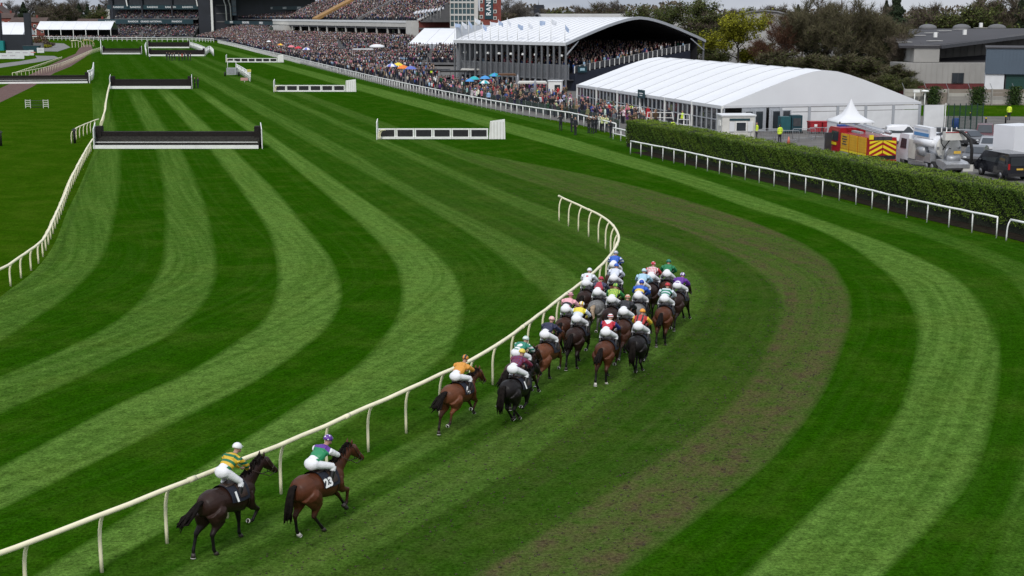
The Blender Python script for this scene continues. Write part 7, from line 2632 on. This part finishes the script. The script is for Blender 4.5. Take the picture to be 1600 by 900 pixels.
def person_mesh(kind):
    """a standing figure in one skin; cloth, skin and hair follow the body's own regions"""
    b = MB()
    arm = kind
    b.loft  # sections are built as upright tubes
    wlk = .16 if kind == 'walk' else .03
    for s in (-1, 1):
        fx = wlk * s
        b.tube([(0, s * .09, .92), (fx * .5, s * .095, .50), (fx - .02, s * .10, .07)], [.095, .068, .05], 8)
        b.tube([(fx - .06, s * .10, .04), (fx + .14, s * .11, .035)], [.045, .04], 7)
    if kind == 'dress':
        b.tube([(0, 0, 1.0), (0, 0, .75), (0, 0, .48)], [.16, .20, .24], 12)
    b.ell((0, 0, .96), (.13, .175, .16), nu=12, nv=8)
    b.ell((0, 0, 1.18), (.12, .165, .24), nu=12, nv=8)
    b.ell((0, 0, 1.36), (.115, .20, .13), nu=12, nv=8)
    b.tube([(0, -.185, 1.42), (0, .185, 1.42)], [.07, .07], 8)
    for s in (-1, 1):
        if kind in ('stand', 'dress', 'walk'):
            pts = [(0, s * .21, 1.41), (-.02, s * .25, 1.14), (.06 if kind != 'walk' else .12 * s, s * .25, .90)]
        elif kind == 'fold':
            pts = [(0, s * .21, 1.41), (.02, s * .26, 1.16), (.20, s * .08, 1.20)]
        else:      # raised: holding something up to the face
            pts = [(0, s * .21, 1.41), (.12, s * .27, 1.24), (.26, s * .10, 1.46)]
        b.tube(pts, [.062, .052, .038], 7)
        h = Vector(pts[-1]); d = (h - Vector(pts[-2])).normalized()
        b.ell(h + d * .05, (.045, .04, .05), nu=7, nv=5)
    b.tube([(0, 0, 1.44), (.01, 0, 1.56)], [.06, .055], 8)
    b.ell((.015, 0, 1.64), (.10, .08, .125), nu=12, nv=8)
    b.tube([(.10, 0, 1.64), (.13, 0, 1.615)], [.018, .016], 6)
    me = solid(b, 'person_' + kind, .028, 2, .42)
    for m in (M_COATC, M_TROUS, M_SKIN, M_HAIRD):
        me.materials.append(m)
    n = len(me.polygons)
    cs = np.zeros(n * 3, np.float32)
    me.polygons.foreach_get('center', cs)
    c = cs.reshape(-1, 3)
    idx = np.zeros(n, np.int32)
    idx[c[:, 2] < (.86 if kind != 'dress' else .46)] = 1
    idx[c[:, 2] > 1.50] = 2
    idx[(c[:, 2] > 1.50) & ((c[:, 0] < -.01) & (c[:, 2] > 1.53) | (c[:, 2] > 1.71))] = 3
    hand = (np.abs(c[:, 1]) > .2) & (c[:, 2] < .93) & (c[:, 2] > .78)
    if kind in ('stand', 'dress', 'walk'):
        idx[hand] = 2
    else:
        idx[(c[:, 0] > .21)] = 2
    me.polygons.foreach_set('material_index', idx)
    return me


PK = ['stand', 'fold', 'raise', 'walk', 'dress']
PM = {k: person_mesh(k) for k in PK}
HATM = MB().tube([(0, 0, 0), (0, 0, .02), (0, 0, .025), (0, 0, .12), (0, 0, .14)], [.20, .20, .11, .10, .05], 12).mesh('hat', M_COATC)
COATS_P = [('navy', (.012, .015, .04)), ('black', (.010, .010, .012)), ('charcoal', (.035, .036, .042)), ('grey', (.12, .12, .125)), ('brown', (.07, .04, .025)), ('tan', (.26, .18, .11)), ('cream', (.50, .44, .36)), ('white', (.66, .66, .66)), ('red', (.38, .018, .022)), ('pink', (.60, .22, .28)), ('maroon', (.11, .012, .022)), ('blue', (.03, .09, .30)), ('pale blue', (.28, .42, .56)), ('green', (.02, .10, .05)), ('olive', (.07, .07, .03)), ('purple', (.10, .03, .16))]
CW = [20, 20, 15, 9, 4, 4, 5, 7, 3, 4, 3, 4, 4, 2, 2, 2]


def person(x, y, kind, colour, label, rz=None, cat='person', group=None, hat=None, z=0.0, s=1.0, vest=None):
    o = link('person', PM[kind], None, (x, y, z), rng.uniform(0, 6.28) if rz is None else rz)
    o.scale = (s, s, s * rng.uniform(.97, 1.06))
    o.color = (*colour, 1)
    tag(o, label, cat, group)
    if hat is not None:
        q = link('hat', HATM, o, (.0, 0, 1.70))
        q.color = (*hat, 1)
    return o


# people one can point at
HV = (.62, .80, .05)
DK = (.012, .014, .02)
named = [
 (1182, 219, 'stand', HV, 'steward in hi-vis yellow at the hedge left of the teal generator', 3.3), (1218, 224, 'stand', HV, 'steward in hi-vis yellow by the steel barriers', 2.0), (1066, 199, 'stand', HV, 'steward in hi-vis yellow at the marquee door post', 3.6),
 (1051, 214, 'stand', HV, 'steward in hi-vis just showing over the hedge end', 1.0), (986, 187, 'stand', HV, 'steward in hi-vis beside the pink dress at the glazed side', 1.0),
 (876, 204, 'raise', DK, 'person in black with white bib edge at the rail end', 1.8), (899, 211, 'stand', DK, 'person in dark suit standing on the turf edge', 4.0), (893, 206, 'fold', DK, 'dark suited person behind the one on the turf edge', .5),
 (920, 208, 'raise', (.04, .036, .03), 'photographer in brown coat left of the dark photographers', 4.2), (926, 209, 'raise', DK, 'photographer in black between two others by the rail', 4.4), (931, 207, 'raise', DK, 'photographer in black right of the brown coated one', 4.0),
 (954, 215, 'fold', DK, 'tall person in black at the right end of the rail', 3.6), (941, 206, 'raise', (.60, .66, .30), 'photographer in pale lime bib behind the white rail', 4.3), (947, 206, 'raise', (.58, .64, .34), 'second photographer in pale lime bib by the white rail', 4.3), (937, 204, 'raise', (.42, .46, .40), 'photographer in pale grey bib at the left of the lime bibs', 4.1),
 (304.5, 137.5, 'stand', DK, 'left person in dark clothes beside the middle fence', 0), (309.5, 137.8, 'fold', DK, 'right person in dark clothes beside the middle fence', 1),
 (234, 94, 'walk', (.62, .62, .62), 'person in white walking before the left end of the far fence', 1.2),
 (1045, 193, 'stand', DK, 'tall person in black by the wide white gate', 4.0), (980, 190, 'dress', (.62, .08, .16), 'person in long pink dress before the glazed marquee side', 4.2), (1012, 190, 'dress', (.40, .012, .02), 'person in red coat right of the narrow gate', 4.0), (872, 156, 'dress', (.50, .02, .03), 'person in bright red dress beside the small white cabin', 4.0),
 (840, 157, 'stand', HV, 'steward in hi-vis left of the small white cabin', 3.0), (766, 140, 'dress', (.45, .02, .03), 'person in red coat beside the blue umbrellas', 1.0), (708, 131, 'dress', (.62, .06, .18), 'person in hot pink dress near the crowd front', 4.0),
 (662, 118, 'dress', (.40, .02, .05), 'person in crimson dress right of the coloured umbrellas', 4.0), (674, 121, 'stand', HV, 'steward in hi-vis right of the coloured umbrellas', 4.0), (1311, 218, 'stand', DK, 'firefighter in black beside the open cab door', 1.0), (1576, 188, 'stand', HV, 'steward in hi-vis behind the white box van', 1.0), (956, 190, 'dress', (.11, .012, .02), 'person in dark maroon coat at the glazed side', 1.0),
]
for (x, y, k, c, lab, rz) in named:
    p = P(x, y)
    person(p.x, p.y, k, c, lab, rz)
for i, x in enumerate((261, 265, 269, 273, 280, 285, 289, 294, 298)):
    p = P(x, 94 + (i % 3) * .4)
    person(p.x, p.y, PK[i % 4], (.02, .02, .035) if i not in (5,) else (.30, .05, .03), 'one of the dark clothed people before the far black fence' if i != 5 else 'person in rust red among the dark group at the far fence', None, 'person', 'dark group at the far fence', s=1.12)

# crowd in the enclosure
OY = np.array([p.y for p in OUT]); OX = np.array([p.x for p in OUT])
o_ = np.argsort(OY); OY, OX = OY[o_], OX[o_]
LY = np.array([138, 150, 185, 200, 214, 216, 238, 300, 318, 334, 400, 430, 550, 570])
LX = np.array([13, 16.8, 7.5, 8.5, 6, 5.0, -12, -16, -26, -27, -25, -42, -112, -121])
g = np.random.default_rng(99)
N0 = 42000
yy = g.uniform(139, 568, N0)
lo = np.interp(yy, OY, OX) + 2.4
hi = np.interp(yy, LY, LX) - .6
xx = g.uniform(-125, 20, N0)
ok = (xx > lo) & (xx < hi)
dens = np.where(yy < 200, .95, .75)
patch = np.sin(xx * .35) * np.sin(yy * .22) + .8 * np.sin(xx * .11 + yy * .13)
ok &= g.uniform(0, 1, N0) < dens * np.clip(.80 + .55 * patch, .12, 1)
xx, yy = xx[ok], yy[ok]
cell = {}
keep = []
for i in range(len(xx)):                        # nobody stands inside somebody else
    k = (int(xx[i] / .55), int(yy[i] / .55))
    if k in cell:
        continue
    cell[k] = 1
    keep.append(i)
xx, yy = xx[keep], yy[keep]
order = np.argsort(yy)
xx, yy = xx[order], yy[order]
NI = 255
place = []
for i in range(NI):
    x, y = xx[i], yy[i]
    d = x - np.interp(y, OY, OX)
    e = np.interp(y, LY, LX) - x
    where = 'by the smoked screen' if d < 4 else ('by the glazed marquee' if y < 186 and e < 2.5 else ('before the tented grandstand' if y > 187 else 'in mid enclosure'))
    ci = rng.choices(range(len(COATS_P)), CW)[0]
    kind = rng.choices(PK, (4, 4, 3, 2, 3))[0]
    hat = rng.random() < .16
    hc = rng.choice(COATS_P)
    garment = 'dress' if kind == 'dress' else 'coat'
    doing = {'stand': 'standing', 'fold': 'with arms folded', 'raise': 'arms raised', 'walk': 'walking', 'dress': 'standing'}[kind]
    nm, c = COATS_P[ci]
    lab = 'person in %s %s%s%s %s' % (nm, garment, ' and %s hat' % hc[0] if hat else ' ' + doing, '', where)
    place.append((x, y, kind, c, lab, hc[1] if hat else None))
from collections import defaultdict
same = defaultdict(list)
for i, q in enumerate(place):
    same[q[4]].append(i)
ORD = ['nearest', 'second from', 'third from', 'fourth from', 'fifth from', 'sixth from', 'seventh from', 'eighth from', 'ninth from', 'tenth from', 'eleventh from', 'twelfth from']
for lab, ix in same.items():
    for j, i in enumerate(ix):
        x, y, kind, c, l, hc = place[i]
        t = l if len(ix) == 1 else (l[:] + ', ' + ORD[min(j, 11)] + ' the hedge')
        face = math.atan2(-.45, -.9) + rng.gauss(0, .7)
        person(x, y, kind, tuple(v * rng.uniform(.75, 1.25) for v in c), t, face, 'person', 'spectators standing behind the rail', hc)
xx, yy = xx[NI:], yy[NI:]

# everybody else: a mass nobody could count, one small figure each
def figures(pos, seed, detail):
    """pos (n,3) -> low figures with legs, trunk, shoulders, head; colours from clothes, skin and hair"""
    r = np.random.default_rng(seed)
    n = len(pos)
    k = 6 if detail else 4
    rings = [(.10, .0, 0), (.15, .85, 0), (.155, 1.05, 1), (.19, 1.38, 1), (.06, 1.47, 1), (.055, 1.50, 2), (.095, 1.62, 2), (.085, 1.72, 3), (.03, 1.79, 3)] if detail else [(.12, .0, 0), (.17, .9, 0), (.20, 1.40, 1), (.06, 1.49, 2), (.105, 1.64, 3), (.04, 1.79, 3)]
    m = len(rings)
    ang = np.arange(k) * 2 * PI / k
    T = np.array([[rr * (.68 if z < 1.48 and z > .1 else 1) * math.cos(a), rr * (1.15 if .8 < z < 1.45 else 1) * math.sin(a), z] for rr, z, _ in rings for a in ang])
    face = r.normal(-2.6, .9, n)
    cs, sn = np.cos(face)[:, None], np.sin(face)[:, None]
    sc = r.uniform(.92, 1.08, (n, 1))
    X = T[None, :, 0] * cs - T[None, :, 1] * sn
    Y = T[None, :, 0] * sn + T[None, :, 1] * cs
    co = np.stack([X, Y, np.repeat(T[None, :, 2], n, 0) * sc], -1) + pos[:, None, :]
    f1 = []
    for i in range(m - 1):
        for q in range(k):
            q2 = (q + 1) % k
            f1.append((i * k + q, i * k + q2, (i + 1) * k + q2, (i + 1) * k + q))
    f1 = np.array(f1)
    f = (f1[None] + (np.arange(n) * m * k)[:, None, None]).reshape(-1, 4)
    pal = np.array([c for _, c in COATS_P])
    w = np.array(CW, float); w /= w.sum()
    top = pal[r.choice(len(pal), n, p=w)] * r.uniform(.6, 1.25, (n, 1))
    leg = np.array([[.015, .016, .024], [.03, .03, .035], [.10, .085, .07], [.02, .03, .07]])[r.choice(4, n, p=[.5, .25, .1, .15])]
    skin = np.array([[.42, .28, .235]]) * r.uniform(.75, 1.15, (n, 1))
    hair = np.array([[.014, .010, .010], [.05, .030, .022], [.24, .17, .11], [.26, .25, .26], [.50, .20, .27], [.62, .6, .6]])[r.choice(6, n, p=[.48, .24, .09, .09, .03, .07])]
    src = np.stack([leg, top, skin, hair], 1)
    zone = np.repeat([q[2] for q in rings], k)
    col = src[:, zone, :]
    return co.reshape(-1, 3), f, col.reshape(-1, 3)


M_CROWD = tint_mat('crowd_clothes')


def crowd(name, label, pos, seed, detail, parent=None):
    co, f, c = figures(pos, seed, detail)
    o = link(name, np_mesh(name, co, f, M_CROWD, colors=np.clip(c, 0, 1)), parent)
    return tag(o, label, kind='stuff')


near = yy < 290
crowd('spectator_crowd', 'dense crowd standing along the near part of the straight', np.stack([xx, yy, xx * 0], 1)[near], 1, True)
crowd('spectator_crowd', 'dense crowd standing along the far part of the straight', np.stack([xx, yy, xx * 0], 1)[~near], 2, False)
# seated and standing tiers
st_ = thing('standing_terrace', 'raised grey standing terrace before the white marquee roof', 'terrace', (-12, 322, 0))
tier(st_, (-27, 322, .4), (8, 314, .4), 9, 3.4)
tier(st_, (-50, 419, .3), (-27, 428, .3), 11, 3.9)
names = ['packed lower tier of the far dark grandstand', 'packed upper tier of the far dark grandstand', 'packed lower tier right of the white mast', 'packed upper tier right of the white mast', 'packed bank below the white balcony columns', 'packed upper terrace over the white balcony stand', 'people on the grey standing terrace before the white marquee', 'people on the short bank at the right end of the balcony stand']
for j, (a, b, up, root) in enumerate(TIERS):
    L = (b - a).length
    t = (b - a).normalized()
    rise = up.z
    n = max(3, int(rise / .45))
    nrm = Vector((up.x, up.y, 0))
    dep = nrm.length
    nrm.normalize()
    g = np.random.default_rng(500 + j)
    per = max(1, int(dep / n / .62))
    pts = []
    for k in range(n):
        for q in range(per):
            u = np.arange(.3, L - .3, .56) + g.uniform(-.15, .15)
            u = u[g.uniform(0, 1, len(u)) < .80]
            # aisles
            u = u[(np.abs((u % 14.0) - 7.0) > .55)]
            d = (k + (q + .5) / per) * dep / n + g.uniform(-.1, .1, len(u))
            pts.append(np.stack([a.x + t.x * u + nrm.x * d, a.y + t.y * u + nrm.y * d, np.full(len(u), a.z + (k + 1) * rise / n - .35)], 1))
    crowd('spectator_crowd', names[j], np.concatenate(pts), 600 + j, False)
# people on the tented grandstand's tiers
g = np.random.default_rng(321)
pts = []
Rm = Matrix.Rotation(GA, 3, 'Z')
for k in range(NT):
    x = 2.0 + k * 1.16
    z = 2.7 + k * .14
    u = np.arange(.8, GL - .8, .62)
    u = u[g.uniform(0, 1, len(u)) < .72]
    for y in u:
        q = Rm @ Vector((x + .6 + g.uniform(-.3, .3), y + g.uniform(-.15, .15), 0)) + GO
        pts.append((q.x, q.y, z - .02))
crowd('spectator_crowd', 'people on the dark tiers under the tented grandstand roof', np.array(pts), 33, True)
# far lawn crowd in front of the left tents
g = np.random.default_rng(44)
n = 420
crowd('spectator_crowd', 'thin far crowd on the lawn before the left marquees', np.stack([g.uniform(-232, -168, n), g.uniform(648, 676, n), np.zeros(n)], 1), 45, False)


# ------------------------------------------------------------------ umbrellas, parasols and stalls in the crowd
def umbrella(label, px, py, cols, r=.62, z=2.05, group='umbrellas over the crowd', tilt=.0, Yoff=0):
    c = P(px, py, z)
    t = thing('umbrella', label, 'umbrella', (c.x, c.y, 0), rng.uniform(0, 1), group)
    vs = []
    for k in range(8):
        a = k * PI / 4
        vs.append((r * math.cos(a), r * math.sin(a), z - .10))
    mid = [(r * .6 * math.cos(k * PI / 4), r * .6 * math.sin(k * PI / 4), z + .26 * r) for k in range(8)]
    for k in range(8):
        q = (k + 1) % 8
        MB().add([vs[k], vs[q], mid[q], mid[k], (0, 0, z + .46 * r)], [(0, 1, 2, 3), (3, 2, 4)]).build('canopy_panel', cols[k % len(cols)], t)
    MB().tube([(0, 0, 1.05), (0, 0, z + .46 * r + .1)], .018, 5).build('shaft', M_STEEL, t)
    return t


def um(n, c):
    return mat('umbrella_' + n, c, .6, .06, 3.0)


UR, UO, UY, UB, UW, UP, UT, UK = um('red', (.55, .03, .05)), um('orange', (.75, .20, .03)), um('yellow', (.78, .60, .05)), um('blue', (.12, .16, .50)), um('white', (.75, .76, .78)), um('pink', (.70, .20, .24)), um('teal', (.02, .38, .42)), um('sky_blue', (.06, .28, .62))
for (x, y, cols, rr, lab) in ((382, 58, [UR], 1.3, 'far red umbrella beside the far rail'), (387, 58, [UO], .8, 'small far orange umbrella beside the far red one'), (400, 60.5, [UP], 1.1, 'pink umbrella between two red ones'), (413, 62.5, [UR], 1.1, 'bright red umbrella in the far crowd'), (420, 65, [UW], .9, 'pale umbrella right of the bright red one'),
                              (438, 70, [UO, UY], 1.0, 'orange and yellow umbrella in the far crowd'), (455, 73, [UP], 1.1, 'salmon umbrella left of the crimson one'), (466, 75, [UR], 1.2, 'crimson umbrella in the row of three'), (479, 77, [UW, UB], 1.2, 'white and blue umbrella right of the crimson one'), (612, 103, [UB, UW], 1.1, 'blue and white umbrella at the left of the coloured cluster'),
                              (622, 101.5, [UY], 1.1, 'yellow umbrella at the back of the coloured cluster'), (630, 106, [UO], 1.2, 'big orange umbrella in the coloured cluster'), (642, 107, [UB], 1.1, 'plain blue umbrella at the right of the coloured cluster'), (741, 123, [UT], .9, 'teal umbrella near the grey columns'), (734, 126, [UK], .7, 'small sky blue umbrella beside the teal one'),
                              (758, 122, [UK], .9, 'sky blue umbrella left of the high blue one'), (773, 118, [UK, UT], 1.0, 'high blue umbrella by the grandstand columns'), (757, 129, [UT, UW], .8, 'low pale teal umbrella near the crowd front')):
    umbrella(lab, x, y, cols, rr)
pa = P(589, 73, 2.6)
dm = thing('parasol', 'big white domed parasol above the middle of the crowd', 'parasol', (pa.x, pa.y, 0))
MB().ell((0, 0, 2.4), (2.3, 2.3, .95), nu=20, nv=8, zmin=0.0).build('canopy', M_PVC, dm)
MB().tube([(0, 0, 0), (0, 0, 2.9)], .05, 6).build('shaft', M_STEEL, dm)


def stall(label, px, py, w, d, h, roof, base, rz=0.0):
    c = P(px, py, h)
    t = thing('stall', label, 'stall', (c.x, c.y, 0), rz)
    MB().prism([(-w / 2, h - .25), (w / 2, h - .25), (w / 2 - .2, h), (-w / 2 + .2, h)], d, (0, d / 2, 0), (1, 0, 0), (0, 0, 1)).build('roof', roof, t)
    for s in (-1, 1):
        for q in (-1, 1):
            MB().box((s * (w / 2 - .1), q * (d / 2 - .1), (h - .25) / 2), (.08, .08, h - .25)).build('leg', M_STEEL, t)
    MB().box((0, 0, .55), (w - .4, d - .4, 1.1)).build('counter', base, t)


stall('long white topped stall left of the white parasol', 567, 76, 5.6, 2.6, 2.6, M_WPANEL, M_DKSTEEL)
stall('black topped bar left of the grey columns', 684, 108, 4.5, 2.4, 2.5, M_BLACK, M_DKSTEEL)
stall('second black topped bar nearer the grey columns', 708, 110, 4.5, 2.4, 2.6, M_BLACK, M_DKSTEEL)
stall('pale grey topped bar below the black bars', 735, 107, 3.4, 2.2, 2.8, M_OFFW, M_DKSTEEL)
stall('brown timber topped bar at the foot of the grey columns', 792, 115, 3.0, 2.4, 2.8, mat('brown_timber', (.12, .06, .03), .8, .2, 2.0), M_DKSTEEL)
stall('white roofed kiosk left of the small white cabin', 832, 127, 4.2, 2.6, 2.6, M_OFFW, M_DARKNAVY)
stall('pale canopy under the white balcony at the left', 412, 49, 11, 5, 3.6, M_CREAM, M_STANDG)
stall('black peaked awning before the balcony columns', 548, 58, 5.0, 3.0, 3.2, M_BLACK, M_STANDG)
pgm = thing('parasol', 'closed grey parasol beside the small white cabin', 'parasol', P(836, 157))
MB().tube([(0, 0, .9), (0, 0, 1.2), (0, 0, 2.6), (0, 0, 3.0)], [.10, .30, .16, .03], 10).build('canopy', M_STEEL, pgm)
MB().tube([(0, 0, 0), (0, 0, 3.0)], .04, 6).build('shaft', M_STEEL, pgm)
pgm = thing('parasol', 'closed grey parasol left of the other closed one', 'parasol', P(809, 147))
MB().tube([(0, 0, .9), (0, 0, 1.2), (0, 0, 2.6), (0, 0, 3.0)], [.10, .30, .16, .03], 10).build('canopy', M_STEEL, pgm)
MB().tube([(0, 0, 0), (0, 0, 3.0)], .04, 6).build('shaft', M_STEEL, pgm)
# flags on the brick flank and balcony end
for k in range(9):
    px = 652 + k * 5.2
    p = at_depth(px, 21 - k * .75, 434 + k * 1.5)
    f = thing('flag', ['white flag at the lower end of the brick flank row', 'second white flag from the lower end of the brick flank', 'third white flag from the lower end of the brick flank', 'fourth white flag from the lower end of the brick flank', 'middle white flag above the brick flank', 'fourth white flag from the upper end of the brick flank', 'third white flag from the upper end of the brick flank', 'second white flag from the upper end of the brick flank', 'white flag at the upper end of the brick flank row'][k], 'flag', (p.x, p.y - 1, p.z - 2.6), 0, 'white flags along the brick flank')
    link('pole', pole_m, f)
    link('cloth', flag_mesh(.5, 40 + k, M_FLAGW), f, (0, 0, 3.5), R(160))


# ------------------------------------------------------------------ loose turf thrown up by the hooves
def clods(name, label, pts, seed, size, mt):
    r = np.random.default_rng(seed)
    n = len(pts)
    base = np.array([[1, 0, 0], [-.5, .8, 0], [-.5, -.8, 0], [.1, .1, .8], [0, 0, -.3]])
    s = size * r.uniform(.4, 1.4, (n, 1, 1)) * r.uniform(.6, 1.3, (n, 1, 3))
    co = base[None] * s + r.normal(0, .15, (n, 5, 3)) * s + pts[:, None, :]
    f = np.array([[0, 1, 3], [1, 2, 3], [2, 0, 3], [1, 0, 4], [2, 1, 4], [0, 2, 4]])
    f = (f[None] + (np.arange(n) * 5)[:, None, None]).reshape(-1, 3)
    return tag(link(name, np_mesh(name, co.reshape(-1, 3), f, mt)), label, kind='stuff')


M_CLOD = mat('earth_clod', (.040, .034, .018), .95, .4, 1.0)
g = np.random.default_rng(808)
n = 3600
yy = g.uniform(24, 96, n)
t = g.uniform(0, 1, n)
lo_, hi_ = EF['Fo'](yy), EF['Wo'](yy)
xx = lo_ + (hi_ - lo_) * np.where(g.uniform(0, 1, n) < .7, .45 + .5 * t, t)
clods('turf_clods', 'dark clods and cut turf scattered over the worn band', np.stack([xx, yy, np.full(n, .010)], 1), 3, .030, M_CLOD)
n = 1500
yy = g.uniform(24, 62, n)
lo_, hi_ = EF['Eo'](yy) + .5, EF['Fo'](yy) + 1.0
xx = lo_ + (hi_ - lo_) * g.uniform(0, 1, n)
clods('turf_clods', 'clods of turf kicked up behind the runners', np.stack([xx, yy, np.full(n, .010)], 1), 4, .028, M_CLOD)
